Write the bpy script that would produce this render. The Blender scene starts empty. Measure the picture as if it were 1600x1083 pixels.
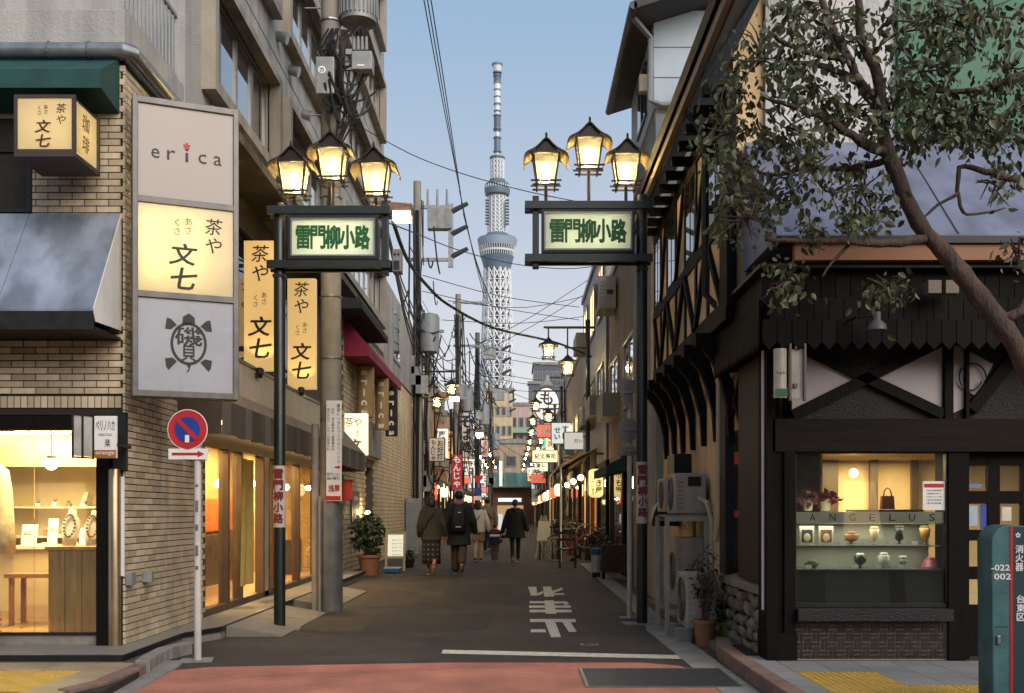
import bpy, bmesh, math, random
from mathutils import Vector, Matrix
random.seed(7)
R = math.radians
scene = bpy.context.scene
COL = scene.collection

# ---------------------------------------------------------------- camera, sky, sun, exposure
F, VX, HY, CH = 1640.0, 806.0, 800.0, 1.30      # lens in pixels, vanishing point, horizon row, eye height
def X(px, Y): return (px - VX) / F * Y
def Z(py, Y): return CH - (py - HY) / F * Y
def P(px, py, Y): return Vector((X(px, Y), Y, Z(py, Y)))

cam = bpy.data.cameras.new('camera'); cam_o = bpy.data.objects.new('camera', cam); COL.objects.link(cam_o)
cam_o.location = (0, 0, CH); cam_o.rotation_euler = (R(90), 0, 0)
cam.sensor_fit = 'HORIZONTAL'; cam.sensor_width = 36.0; cam.lens = F / 1600 * 36
cam.shift_x = (800 - VX) / 1600; cam.shift_y = (HY - 541.5) / 1600
cam.clip_start = 0.1; cam.clip_end = 20000
scene.camera = cam_o

SUN_EL, SUN_AZ = 30.0, 148.0                       # evening glow behind the camera (degrees from +Y, clockwise)
world = bpy.data.worlds.new('World'); scene.world = world; world.use_nodes = True
wn, wl = world.node_tree.nodes, world.node_tree.links
wn.clear()
w_out = wn.new('ShaderNodeOutputWorld'); w_bg = wn.new('ShaderNodeBackground'); w_sky = wn.new('ShaderNodeTexSky')
w_sky.sky_type = 'NISHITA'; w_sky.sun_disc = False
w_sky.sun_elevation = R(SUN_EL); w_sky.sun_rotation = R(SUN_AZ)
w_sky.altitude = 0; w_sky.air_density = 1.0; w_sky.dust_density = 1.0; w_sky.ozone_density = 3.0
w_bg.inputs['Strength'].default_value = 0.12
# twilight tint of the whole dome: blue overhead, lavender towards the horizon
w_tc = wn.new('ShaderNodeTexCoord'); w_sep = wn.new('ShaderNodeSeparateXYZ'); w_rmp = wn.new('ShaderNodeValToRGB')
w_mix = wn.new('ShaderNodeMix'); w_mix.data_type = 'RGBA'; w_mix.inputs[0].default_value = 0.8
wl.new(w_tc.outputs['Generated'], w_sep.inputs[0]); wl.new(w_sep.outputs['Z'], w_rmp.inputs[0])
els = w_rmp.color_ramp.elements
els[0].position = 0.0; els[0].color = (4.7, 4.2, 3.9, 1)
els[1].position = 0.6; els[1].color = (1.5, 2.3, 3.4, 1)
for p_, c_ in ((0.12, (4.5, 4.1, 3.9, 1)), (0.25, (3.2, 3.35, 3.65, 1)), (0.42, (2.0, 2.8, 3.7, 1))):
    e_ = els.new(p_); e_.color = c_
wl.new(w_sky.outputs[0], w_mix.inputs['A']); wl.new(w_rmp.outputs[0], w_mix.inputs['B'])
wl.new(w_mix.outputs['Result'], w_bg.inputs[0]); wl.new(w_bg.outputs[0], w_out.inputs[0])

sun = bpy.data.lights.new('sun', 'SUN'); sun.energy = 2.4; sun.angle = R(50); sun.color = (1.0, 0.89, 0.77)
sun_o = bpy.data.objects.new('sun', sun); COL.objects.link(sun_o)
sd = Vector((math.sin(R(SUN_AZ)) * math.cos(R(SUN_EL)), math.cos(R(SUN_AZ)) * math.cos(R(SUN_EL)), math.sin(R(SUN_EL))))
sun_o.rotation_euler = sd.to_track_quat('Z', 'Y').to_euler()
sun_o.location = sd * 60

vs = scene.view_settings
scene.display_settings.display_device = 'sRGB'
vs.view_transform = 'Standard'; vs.look = 'None'; vs.exposure = 0.62; vs.gamma = 1.0; vs.use_curve_mapping = False
cy = scene.cycles
cy.use_denoising = True; cy.max_bounces = 8; cy.diffuse_bounces = 3; cy.glossy_bounces = 3; cy.transmission_bounces = 6
cy.transparent_max_bounces = 16; cy.sample_clamp_indirect = 4.0; cy.caustics_reflective = False; cy.caustics_refractive = False

# ---------------------------------------------------------------- helpers
def root_loc(o):
    v = Vector((0, 0, 0))
    while o is not None:
        v += o.location; o = o.parent
    return v

class MB:
    """collects shapes in world metres; build() links them as one mesh object"""
    def __init__(s): s.v = []; s.f = []; s.m = []; s.cm = 0; s.g = []; s.hold = False
    def mark(s):
        if not s.hold and (not s.g or s.g[-1] != (len(s.v), len(s.f))): s.g.append((len(s.v), len(s.f)))
    def add(s, vs_, fs):
        b = len(s.v); s.v += [tuple(p) for p in vs_]
        s.f += [tuple(i + b for i in f) for f in fs]; s.m += [s.cm] * len(fs); return s
    def box(s, x0, x1, y0, y1, z0, z1, rz=0, c=None):
        pts = [(x, y, z) for z in (z0, z1) for y in (y0, y1) for x in (x0, x1)]
        if rz:
            cx, cyy = c or ((x0 + x1) / 2, (y0 + y1) / 2); ca, sa = math.cos(rz), math.sin(rz)
            pts = [(cx + (x - cx) * ca - (y - cyy) * sa, cyy + (x - cx) * sa + (y - cyy) * ca, z) for x, y, z in pts]
        return s.add(pts, [(0, 2, 3, 1), (4, 5, 7, 6), (0, 1, 5, 4), (2, 6, 7, 3), (0, 4, 6, 2), (1, 3, 7, 5)])
    def bar(s, a, b, w, d=None, up=(0, 0, 1)):
        """rectangular bar from a to b"""
        a, b = Vector(a), Vector(b); d = d or w; t = (b - a).normalized(); u = Vector(up)
        if abs(t.dot(u)) > .98: u = Vector((0, 1, 0))
        n = t.cross(u).normalized(); k = n.cross(t).normalized()
        pts = [p + n * (w / 2 * i) + k * (d / 2 * j) for p in (a, b) for i, j in ((-1, -1), (1, -1), (1, 1), (-1, 1))]
        return s.add(pts, [(3, 2, 1, 0), (4, 5, 6, 7), (0, 1, 5, 4), (1, 2, 6, 5), (2, 3, 7, 6), (3, 0, 4, 7)])
    def tube(s, pts, r, n=6, cap=True):
        pts = [Vector(p) for p in pts]; rs = r if isinstance(r, (list, tuple)) else [r] * len(pts)
        prev = None; vs_ = []
        for i, p in enumerate(pts):
            t = (pts[min(i + 1, len(pts) - 1)] - pts[max(i - 1, 0)]).normalized()
            if prev is None:
                u = Vector((0, 0, 1)) if abs(t.z) < .9 else Vector((1, 0, 0)); u = (u - t * u.dot(t)).normalized()
            else: u = (prev - t * prev.dot(t)).normalized()
            prev = u; w = t.cross(u)
            vs_ += [p + (u * math.cos(2 * math.pi * k / n) + w * math.sin(2 * math.pi * k / n)) * rs[i] for k in range(n)]
        fs = [(i * n + k, i * n + (k + 1) % n, (i + 1) * n + (k + 1) % n, (i + 1) * n + k) for i in range(len(pts) - 1) for k in range(n)]
        if cap: fs += [tuple(range(n))[::-1], tuple(range((len(pts) - 1) * n, len(pts) * n))]
        return s.add(vs_, fs)
    def cyl(s, a, b, r0, r1=None, n=12): return s.tube([a, b], [r0, r0 if r1 is None else r1], n)
    def lathe(s, cx, cyy, prof, n=16, sx=1, sy=1):
        vs_ = [(cx + r * sx * math.cos(2 * math.pi * k / n), cyy + r * sy * math.sin(2 * math.pi * k / n), z) for r, z in prof for k in range(n)]
        fs = [(i * n + k, i * n + (k + 1) % n, (i + 1) * n + (k + 1) % n, (i + 1) * n + k) for i in range(len(prof) - 1) for k in range(n)]
        fs += [tuple(range(n))[::-1], tuple(range((len(prof) - 1) * n, len(prof) * n))]
        return s.add(vs_, fs)
    def ball(s, c, r, n=12, m=8):
        r = r if isinstance(r, (list, tuple)) else (r, r, r); vs_ = []
        for j in range(m + 1):
            a = math.pi * j / m; q = max(math.sin(a), 1e-3)
            vs_ += [(c[0] + r[0] * q * math.cos(2 * math.pi * k / n), c[1] + r[1] * q * math.sin(2 * math.pi * k / n), c[2] - r[2] * math.cos(a)) for k in range(n)]
        return s.add(vs_, [(i * n + k, i * n + (k + 1) % n, (i + 1) * n + (k + 1) % n, (i + 1) * n + k) for i in range(m) for k in range(n)])
    def prism(s, poly, ext):
        """3-D polygon extruded by a vector"""
        e = Vector(ext); n = len(poly); a = [Vector(p) for p in poly]
        return s.add(a + [p + e for p in a], [tuple(range(n))[::-1], tuple(range(n, 2 * n))] + [(i, (i + 1) % n, n + (i + 1) % n, n + i) for i in range(n)])
    def quad(s, *p): return s.add(p, [tuple(range(len(p)))])
    def loft(s, rings, cap=True):
        n = len(rings[0]); vs_ = [p for r in rings for p in r]
        fs = [(i * n + k, i * n + (k + 1) % n, (i + 1) * n + (k + 1) % n, (i + 1) * n + k) for i in range(len(rings) - 1) for k in range(n)]
        if cap: fs += [tuple(range(n))[::-1], tuple(range((len(rings) - 1) * n, len(rings) * n))]
        return s.add(vs_, fs)
    def build(s, name, mat, parent=None, smooth=False, bev=0, kind=None, fix=True):
        if len(s.g) > 1 and name.endswith('lettering') and parent is not None:      # each line of writing is a piece of its own
            last = None
            for (v0, f0), (v1, f1) in zip(s.g, s.g[1:] + [(len(s.v), len(s.f))]):
                q = MB(); q.v = s.v[v0:v1]; q.f = [tuple(i - v0 for i in f) for f in s.f[f0:f1]]; last = q.build(name, mat, parent, fix=False)
            return last
        me = bpy.data.meshes.new(name); o0 = root_loc(parent)
        me.from_pydata([(x - o0.x, y - o0.y, z - o0.z) for x, y, z in s.v], [], s.f)
        for mm in (mat if isinstance(mat, (list, tuple)) else [mat]): me.materials.append(mm)
        if s.cm: me.polygons.foreach_set('material_index', s.m)
        if fix:
            bm = bmesh.new(); bm.from_mesh(me); bmesh.ops.recalc_face_normals(bm, faces=bm.faces); bm.to_mesh(me); bm.free()
        if smooth:
            me.polygons.foreach_set('use_smooth', [True] * len(me.polygons))
            if smooth != 'all': me.set_sharp_from_angle(angle=R(40))
        me.update()
        o = bpy.data.objects.new(name, me); COL.objects.link(o); o.parent = parent
        if bev:
            b = o.modifiers.new('bevel', 'BEVEL'); b.width = bev; b.segments = 2; b.limit_method = 'ANGLE'
        if kind: o['kind'] = kind
        return o

def tag(o, label, cat, group=None):
    o['label'] = label; o['category'] = cat
    if group: o['group'] = group
    return o
def struct(o): o['kind'] = 'structure'; return o
def thing(name, label, cat, loc=(0, 0, 0), group=None):
    o = bpy.data.objects.new(name, None); COL.objects.link(o); o.location = loc; o.empty_display_size = .1
    return tag(o, label, cat, group)
def copy_tree(o, parent=None, loc=None, rz=None, label=None, scale=None):
    c = o.copy(); COL.objects.link(c); c.parent = parent
    if loc is not None: c.location = loc
    if rz is not None: c.rotation_euler.z = rz
    if scale is not None: c.scale = scale
    if label: c['label'] = label
    for ch in list(o.children): copy_tree(ch, c)
    return c
def lamp(kind, loc, power, color, parent=None, size=.1, rot=None, size_y=None, name='lamp_light'):
    l = bpy.data.lights.new(name, kind); l.energy = power; l.color = color
    if kind == 'AREA':
        l.size = size
        if size_y: l.shape = 'RECTANGLE'; l.size_y = size_y
    else: l.shadow_soft_size = size
    o = bpy.data.objects.new(name, l); COL.objects.link(o)
    o.location = Vector(loc) - root_loc(parent); o.parent = parent
    if rot: o.rotation_euler = rot
    return o

# ---------------------------------------------------------------- materials
MATS = {}
def mat(name, col=(.5, .5, .5), rough=.6, metal=0, var=.12, scale=6, bump=0, bscale=40, spec=.4, stretch=None, rnd=0, streak=0, coat=0):
    """plain procedural surface: colour with two scales of noise, optional relief, optional tint per piece"""
    if name in MATS: return MATS[name]
    m = bpy.data.materials.new(name); m.use_nodes = True; nt = m.node_tree; N, L = nt.nodes, nt.links
    b = N['Principled BSDF']; b.inputs['Roughness'].default_value = rough; b.inputs['Metallic'].default_value = metal
    b.inputs['Specular IOR Level'].default_value = spec
    if coat: b.inputs['Coat Weight'].default_value = coat
    tc = N.new('ShaderNodeTexCoord'); mp = N.new('ShaderNodeMapping'); L.new(tc.outputs['Object'], mp.inputs[0])
    if stretch: mp.inputs['Scale'].default_value = stretch
    n1 = N.new('ShaderNodeTexNoise'); n1.inputs['Scale'].default_value = scale; n1.inputs['Detail'].default_value = 5
    L.new(mp.outputs[0], n1.inputs['Vector'])
    mr = N.new('ShaderNodeMapRange'); mr.inputs[1].default_value = .25; mr.inputs[2].default_value = .75
    mr.inputs[3].default_value = 1 - var; mr.inputs[4].default_value = 1 + var; L.new(n1.outputs['Fac'], mr.inputs[0])
    fac = mr.outputs[0]
    def mul(a, b_):
        q = N.new('ShaderNodeMath'); q.operation = 'MULTIPLY'; L.new(a, q.inputs[0]); L.new(b_, q.inputs[1]); return q.outputs[0]
    if rnd:
        oi = N.new('ShaderNodeObjectInfo'); r2 = N.new('ShaderNodeMapRange')
        r2.inputs[3].default_value = 1 - rnd; r2.inputs[4].default_value = 1 + rnd; L.new(oi.outputs['Random'], r2.inputs[0]); fac = mul(fac, r2.outputs[0])
    if streak:                                   # rain streaks running down
        m2 = N.new('ShaderNodeMapping'); m2.inputs['Scale'].default_value = (2.2, 2.2, .22); L.new(tc.outputs['Object'], m2.inputs[0])
        n3 = N.new('ShaderNodeTexNoise'); n3.inputs['Scale'].default_value = 1.6; n3.inputs['Detail'].default_value = 6; L.new(m2.outputs[0], n3.inputs['Vector'])
        r3 = N.new('ShaderNodeMapRange'); r3.inputs[1].default_value = .42; r3.inputs[2].default_value = .62
        r3.inputs[3].default_value = 1; r3.inputs[4].default_value = 1 - streak; L.new(n3.outputs['Fac'], r3.inputs[0]); fac = mul(fac, r3.outputs[0])
    mx = N.new('ShaderNodeVectorMath'); mx.operation = 'SCALE'; mx.inputs[0].default_value = col; L.new(fac, mx.inputs['Scale'])
    L.new(mx.outputs[0], b.inputs['Base Color'])
    rr = N.new('ShaderNodeMapRange'); rr.inputs[3].default_value = max(rough - .12, .02); rr.inputs[4].default_value = min(rough + .12, 1)
    L.new(n1.outputs['Fac'], rr.inputs[0]); L.new(rr.outputs[0], b.inputs['Roughness'])
    if bump:
        n2 = N.new('ShaderNodeTexNoise'); n2.inputs['Scale'].default_value = bscale; n2.inputs['Detail'].default_value = 4; L.new(mp.outputs[0], n2.inputs['Vector'])
        bp = N.new('ShaderNodeBump'); bp.inputs['Strength'].default_value = bump; bp.inputs['Distance'].default_value = .02
        L.new(n2.outputs['Fac'], bp.inputs['Height']); L.new(bp.outputs[0], b.inputs['Normal'])
    MATS[name] = m; return m
def emis(name, col=None, st=0):
    if name in MATS: return MATS[name]
    m = bpy.data.materials.new(name); m.use_nodes = True; nt = m.node_tree; nt.nodes.clear()
    e = nt.nodes.new('ShaderNodeEmission'); e.inputs[0].default_value = (*col, 1); e.inputs[1].default_value = st
    o = nt.nodes.new('ShaderNodeOutputMaterial'); nt.links.new(e.outputs[0], o.inputs[0]); MATS[name] = m; return m
def backlit(name, col, st, body=(.8, .8, .78)):
    """sign face lit from within: white plastic that gives off light of its own"""
    if name in MATS: return MATS[name]
    m = bpy.data.materials.new(name); m.use_nodes = True; b = m.node_tree.nodes['Principled BSDF']
    b.inputs['Base Color'].default_value = (*body, 1); b.inputs['Roughness'].default_value = .35
    b.inputs['Emission Color'].default_value = (*col, 1); b.inputs['Emission Strength'].default_value = st
    MATS[name] = m; return m
def glass(name, tint=(.9, .95, .93), refl=1.0, dirt=.03, rough=.02):
    """thin pane: see-through with a Fresnel reflection and a little dust"""
    if name in MATS: return MATS[name]
    m = bpy.data.materials.new(name); m.use_nodes = True; nt = m.node_tree; N, L = nt.nodes, nt.links; N.clear()
    o = N.new('ShaderNodeOutputMaterial'); t = N.new('ShaderNodeBsdfTransparent'); t.inputs[0].default_value = (*tint, 1)
    g = N.new('ShaderNodeBsdfGlossy'); g.inputs['Roughness'].default_value = rough; g.inputs[0].default_value = (.95, .95, .95, 1)
    fr = N.new('ShaderNodeFresnel'); fr.inputs[0].default_value = 1.5
    k = N.new('ShaderNodeMath'); k.operation = 'MULTIPLY'; k.inputs[1].default_value = refl; k.use_clamp = True; L.new(fr.outputs[0], k.inputs[0])
    x = N.new('ShaderNodeMixShader'); L.new(k.outputs[0], x.inputs[0]); L.new(t.outputs[0], x.inputs[1]); L.new(g.outputs[0], x.inputs[2])
    d = N.new('ShaderNodeBsdfDiffuse'); d.inputs[0].default_value = (.5, .5, .48, 1)
    y = N.new('ShaderNodeMixShader'); y.inputs[0].default_value = dirt; L.new(x.outputs[0], y.inputs[1]); L.new(d.outputs[0], y.inputs[2])
    L.new(y.outputs[0], o.inputs[0]); MATS[name] = m; return m
def milk(name, col, trans=.6, clear=.0):
    """translucent sheet (opal plastic, lamp glass, washi)"""
    if name in MATS: return MATS[name]
    m = bpy.data.materials.new(name); m.use_nodes = True; nt = m.node_tree; N, L = nt.nodes, nt.links; N.clear()
    o = N.new('ShaderNodeOutputMaterial'); t = N.new('ShaderNodeBsdfTranslucent'); t.inputs[0].default_value = (*col, 1)
    d = N.new('ShaderNodeBsdfDiffuse'); d.inputs[0].default_value = (*col, 1)
    x = N.new('ShaderNodeMixShader'); x.inputs[0].default_value = trans; L.new(d.outputs[0], x.inputs[1]); L.new(t.outputs[0], x.inputs[2])
    c = N.new('ShaderNodeBsdfTransparent'); c.inputs[0].default_value = (*col, 1)
    y = N.new('ShaderNodeMixShader'); y.inputs[0].default_value = clear; L.new(x.outputs[0], y.inputs[1]); L.new(c.outputs[0], y.inputs[2])
    g = N.new('ShaderNodeBsdfGlossy'); g.inputs['Roughness'].default_value = .15
    z = N.new('ShaderNodeMixShader'); z.inputs[0].default_value = .04; L.new(y.outputs[0], z.inputs[1]); L.new(g.outputs[0], z.inputs[2])
    L.new(z.outputs[0], o.inputs[0]); MATS[name] = m; return m

STUCCO = mat('stucco', (.38, .37, .35), .9, var=.10, scale=2.5, bump=.5, bscale=45, streak=.28)
STUCCO_D = mat('stucco_grey', (.32, .31, .30), .9, var=.14, scale=2, bump=.4, bscale=40, streak=.3)
CREAM = mat('cream_plaster', (.66, .48, .27), .85, var=.14, scale=2.2, bump=.35, bscale=30, streak=.22)
WHITEWALL = mat('white_plaster', (.55, .55, .55), .85, var=.1, scale=2, bump=.6, bscale=28, streak=.2)
TIMBER = mat('dark_timber', (.0065, .0052, .0045), .7, var=.4, scale=9, bump=.4, bscale=18, stretch=(1, 1, .15), spec=.1)
TIMBER_B = mat('brown_timber', (.010, .0065, .005), .65, var=.4, scale=7, bump=.3, bscale=18, stretch=(.15, 1, 1), spec=.12)
POST_G = mat('dark_green_paint', (.008, .012, .011), .38, var=.25, scale=8, bump=.08, bscale=25, spec=.5)
STEEL = mat('grey_steel', (.28, .29, .30), .4, .8, var=.15, scale=10)
ALU = mat('aluminium_frame', (.22, .215, .20), .4, .7, var=.15, scale=14)
GREYBOX = mat('grey_enamel', (.26, .27, .27), .5, .1, var=.18, scale=7, streak=.3)
BLACK = mat('black_metal', (.015, .015, .016), .45, .2, var=.3, scale=10)
RUBBER = mat('black_rubber', (.012, .012, .012), .7, var=.3)
CABLE = mat('black_cable', (.014, .014, .015), .6, var=.2)
CONCRETE = mat('concrete', (.27, .26, .24), .9, var=.18, scale=4, bump=.3, bscale=35, streak=.3)
POLE_C = mat('concrete_pole', (.24, .215, .18), .85, var=.2, scale=5, bump=.2, bscale=40, streak=.3)
BRICK = mat('beige_brick', (.53, .43, .30), .6, var=.22, scale=5, bump=.2, bscale=60, rnd=.28, streak=.25)
BRICK_J = mat('beige_brick_rows', (.53, .43, .30), .6, var=.32, scale=5, streak=.25, bump=.15, bscale=60)
MORTAR = mat('dark_mortar', (.022, .019, .016), .95, var=.3, scale=20, bump=.3)
INK = mat('black_ink', (.012, .010, .009), .5, var=.2)
BROWN_INK = mat('brown_ink', (.06, .022, .012), .5, var=.2)
GREEN_INK = mat('green_ink', (.010, .10, .022), .5, var=.15)
RED = mat('red_paint', (.42, .02, .025), .45, var=.15)
WHITE = mat('white_paint', (.72, .71, .68), .5, var=.08, scale=5, streak=.12)
WOOD = mat('pine_wood', (.50, .27, .09), .5, var=.3, scale=4, bump=.1, stretch=(6, 6, .5))
DARKGLASS = glass('dark_glass', (.25, .27, .28), 1.3, .02)
GLASS = glass('shop_glass')
BULB = emis('warm_bulb', (1.0, .80, .46), 60)
BULB_FAR = emis('warm_bulb_far', (1.0, .80, .46), 60)
TUBE = emis('fluorescent_tube', (1.0, .93, .72), 26)
TUBE_W = emis('warm_tube', (1.0, .80, .46), 26)

# ---------------------------------------------------------------- lettering
TXT = {}
def glyphs(s, bold=0.0):
    k = (s, bold)
    if k not in TXT:
        c = bpy.data.curves.new('lettering', 'FONT'); c.body = s; c.size = 1; c.offset = bold; c.resolution_u = 2
        o = bpy.data.objects.new('lettering', c); me = bpy.data.meshes.new_from_object(o)
        vs_ = [tuple(v.co) for v in me.vertices]; fs = [tuple(p.vertices) for p in me.polygons]
        bpy.data.objects.remove(o); bpy.data.curves.remove(c); bpy.data.meshes.remove(me)
        xs = [v[0] for v in vs_]; ys = [v[1] for v in vs_]
        TXT[k] = (vs_, fs, min(xs), max(xs), min(ys), max(ys))
    return TXT[k]
OFFS = ((0, 0), (1, .6), (-1, .6), (1, -.6), (-1, -.6), (0, 1), (0, -1), (1.1, 0), (-1.1, 0))
def text(mb, s, o, w, h=None, u=(1, 0, 0), v=(0, 0, 1), bold=0.0, fit=True, rot=0, slant=0, jit=0):
    """write s with its centre at o on the plane u, v: w wide and h high (h None keeps the proportions)"""
    fat = max(0, bold - .012); vs_, fs, x0, x1, y0, y1 = glyphs(s, min(bold, .012)); o, u, v = Vector(o), Vector(u).normalized(), Vector(v).normalized()
    sx = w / max(x1 - x0, 1e-6); sy = sx if h is None else h / max(y1 - y0, 1e-6)
    cx, cyy = (x0 + x1) / 2, (y0 + y1) / 2; ca, sa = math.cos(rot), math.sin(rot); nrm = u.cross(v).normalized(); mb.mark()
    for k, (da, db) in enumerate(OFFS if fat else OFFS[:1]):
        pts = []
        for x, y, z in vs_:
            a, b = (x - cx) * sx + da * fat * sx, (y - cyy) * sy + db * fat * sy; a += b * slant
            pts.append(o + u * (a * ca - b * sa) + v * (a * sa + b * ca) + nrm * (k * .00022))
        mb.add(pts, fs)
    return mb
def vtext(mb, s, o, size, gap=1.08, u=(1, 0, 0), v=(0, 0, 1), bold=0.0, slant=0, wide=1.0):
    """column of characters reading down, o is the centre of the first"""
    o, vv = Vector(o), Vector(v).normalized(); mb.mark(); mb.hold = True
    for i, ch in enumerate(s):
        if ch == ' ': continue
        vs_, fs, x0, x1, y0, y1 = glyphs(ch, bold); small = .62 if (x1 - x0) < .62 and ch not in 'ーー' else 1
        text(mb, ch, o - vv * (size * gap * i), size * wide * min(1, max(x1 - x0, .1) / .9), size * min(1, max(y1 - y0, .1) / .9), u, v, bold, slant=slant)
    mb.hold = False; return mb
# ================================================================ ground
def G(px, py, z=0.0):
    Y = F * (CH - z) / (py - HY); return (X(px, Y), Y, z)
ASPHALT = mat('asphalt', (.066, .052, .042), .8, var=.25, scale=1.3, bump=.55, bscale=160, spec=.35)
REDPAVE = mat('red_road_coating', (.50, .19, .125), .8, var=.16, scale=2.2, bump=.5, bscale=130)
def weather(m_, big=.35, fine=.3, crack=True):
    """wear that a trodden road shows: large stains and a speckle of aggregate"""
    N, L = m_.node_tree.nodes, m_.node_tree.links; b = N['Principled BSDF']; src = b.inputs['Base Color'].links[0].from_socket; tc = N.new('ShaderNodeTexCoord'); fac = None
    for sc, lo, hi, amt in ((.55, .35, .68, big), (4.5, .3, .7, big * .5), (170, .3, .7, fine)):
        n = N.new('ShaderNodeTexNoise'); n.inputs['Scale'].default_value = sc; n.inputs['Detail'].default_value = 7; n.inputs['Roughness'].default_value = .62; L.new(tc.outputs['Object'], n.inputs['Vector'])
        r = N.new('ShaderNodeMapRange'); r.inputs[1].default_value = lo; r.inputs[2].default_value = hi; r.inputs[3].default_value = 1 - amt; r.inputs[4].default_value = 1 + amt; L.new(n.outputs['Fac'], r.inputs[0])
        if fac is None: fac = r.outputs[0]
        else:
            k = N.new('ShaderNodeMath'); k.operation = 'MULTIPLY'; L.new(fac, k.inputs[0]); L.new(r.outputs[0], k.inputs[1]); fac = k.outputs[0]
    v = N.new('ShaderNodeVectorMath'); v.operation = 'SCALE'; L.new(src, v.inputs[0]); L.new(fac, v.inputs['Scale']); L.new(v.outputs[0], b.inputs['Base Color'])
weather(ASPHALT, .3, .4); weather(REDPAVE, .2, .25)
TILE_L = mat('tan_paving_tile', (.34, .25, .16), .6, var=.15, scale=9, rnd=.13)
TILE_R = mat('grey_paving_slab', (.25, .24, .23), .7, var=.15, scale=9, rnd=.10, bump=.15, bscale=90)
KERB = mat('kerb_stone', (.22, .20, .18), .85, var=.2, scale=9, bump=.3, bscale=60, rnd=.1)
KERB_R = mat('reddish_kerb', (.20, .12, .095), .8, var=.2, scale=9, bump=.25, bscale=60, rnd=.1)
YELLOW = mat('yellow_tactile', (.48, .29, .05), .6, var=.2, scale=8, rnd=.1)
PAINT = mat('road_paint', (.66, .61, .52), .75, var=.28, scale=14, bump=.4, bscale=120)
struct(MB().box(-900, 900, -40, 1900, -1, -.012).build('ground', mat('far_ground', (.10, .095, .09), .9)))
struct(MB().box(-3.9, 2.6, 3, 140, -.5, 0).build('road', ASPHALT))
edge = [G(200, 1085), G(262, 1049), G(330, 1043), G(480, 1040), G(700, 1036), G(1000, 1036), G(1062, 1041), G(1104, 1056), G(1148, 1085)]
mb = MB(); mb.add([(-2.9, 3, .004), *[(a, b, .004) for a, b, c in edge], (1.9, 3, .004)], [tuple(range(len(edge) + 2))]); struct(mb.build('crossing_pavement', REDPAVE))
# painted line and the stop lettering that oncoming cars read
mb = MB(); a, b, c, d = G(690, 1022), G(1082, 1031), G(1085, 1025), G(692, 1016)
mb.add([(p[0], p[1], .005) for p in (a, b, c, d)], [(0, 1, 2, 3)]); tag(mb.build('stop_line', PAINT), 'worn white stop line painted across the asphalt', 'road marking')
mb = MB(); zx = lambda a, b: G(820 + a / 2.688, 680 + b / 2.688, .005)
for poly in ([(22, 772), (213, 772), (215, 785), (22, 785)], [(85, 785), (128, 785), (152, 848), (110, 848)], [(25, 815), (85, 815), (90, 828), (25, 828)], [(158, 785), (192, 785), (218, 826), (185, 826)],
             [(20, 697), (82, 697), (83, 706), (20, 706)], [(124, 698), (176, 698), (186, 711), (168, 713), (160, 706), (126, 708)], [(18, 715), (84, 715), (85, 725), (18, 725)], [(126, 715), (192, 715), (194, 725), (128, 725)], [(20, 733), (86, 733), (87, 744), (20, 744)], [(129, 733), (195, 733), (198, 744), (131, 744)], [(82, 694), (122, 694), (133, 750), (88, 750)],
             [(14, 637), (48, 637), (54, 674), (26, 674)], [(54, 664), (76, 654), (78, 664), (55, 674)], [(76, 636), (110, 636), (124, 678), (82, 678)], [(116, 655), (156, 639), (160, 648), (118, 664)], [(120, 664), (165, 664), (167, 671), (122, 671)]):
    mb.add([(x_, y_, .005) for x_, y_, _ in [zx(*q) for q in poly]], [tuple(range(len(poly)))])
tag(mb.build('road_lettering', PAINT), 'white stop characters painted on the dark asphalt', 'road marking')
# repairs in the asphalt
for k, poly in enumerate(([(560, 990), (760, 985), (775, 958), (590, 960)], [(900, 960), (985, 958), (965, 925), (895, 928)], [(690, 930), (800, 930), (800, 912), (700, 912)], [(470, 1036), (640, 1034), (650, 1024), (490, 1026)])):
    mb = MB(); mb.add([(x_, y_, .002) for x_, y_, _ in [G(*q) for q in poly]], [(0, 1, 2, 3)]); struct(mb.build('asphalt_patch', mat('asphalt_patch%d' % (k % 2), ((.045, .039, .035), (.075, .062, .050))[k % 2], .85, var=.3, scale=3, bump=.6, bscale=140)))
mb = MB(); rd = random.Random(8); q = [G(300 + 12 * i, 1062 + rd.uniform(-3, 3) - i * .5) for i in range(50)]
for a_, b_ in zip(q, q[1:]): mb.add([(a_[0], a_[1] - .004, .0052), (b_[0], b_[1] - .004, .0052), (b_[0], b_[1] + .004, .0052), (a_[0], a_[1] + .004, .0052)], [(0, 1, 2, 3)])
struct(mb.build('pavement_crack', mat('crack', (.10, .05, .04), .9)))
# covers
IRON = mat('cast_iron', (.07, .07, .075), .5, .5, var=.3, scale=20)
t = thing('drain_cover', 'long chequered iron cover plate set in the red pavement', 'drain cover', (X(1022, 8.4), 8.35, .005))
c0, c1 = G(907, 1047), G(1138, 1075); x0, x1, y0, y1 = X(912, 8.4), X(1130, 8.35), c1[1], c0[1]
MB().box(x0, x1, y0, y1, .004, .012).build('plate', IRON, t); fr = MB()
fr.box(x0 - .025, x0 - .002, y0 - .02, y1 + .02, .004, .016).box(x1 + .002, x1 + .025, y0 - .02, y1 + .02, .004, .016)
fr.box(x0 - .001, x1 + .001, y0 - .022, y0 - .002, .004, .015).box(x0 - .001, x1 + .001, y1 + .002, y1 + .022, .004, .015).build('rim', ALU, t)
mb = MB(); nx, ny = 34, 9
for i in range(nx):
    for j in range(ny):
        cx, cyy = x0 + (i + .5) * (x1 - x0) / nx, y0 + (j + .5) * (y1 - y0) / ny
        mb.box(cx - .013, cx + .013, cyy - .006, cyy + .006, .012, .016, rz=(.7 if (i + j) % 2 else -.7))
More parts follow.
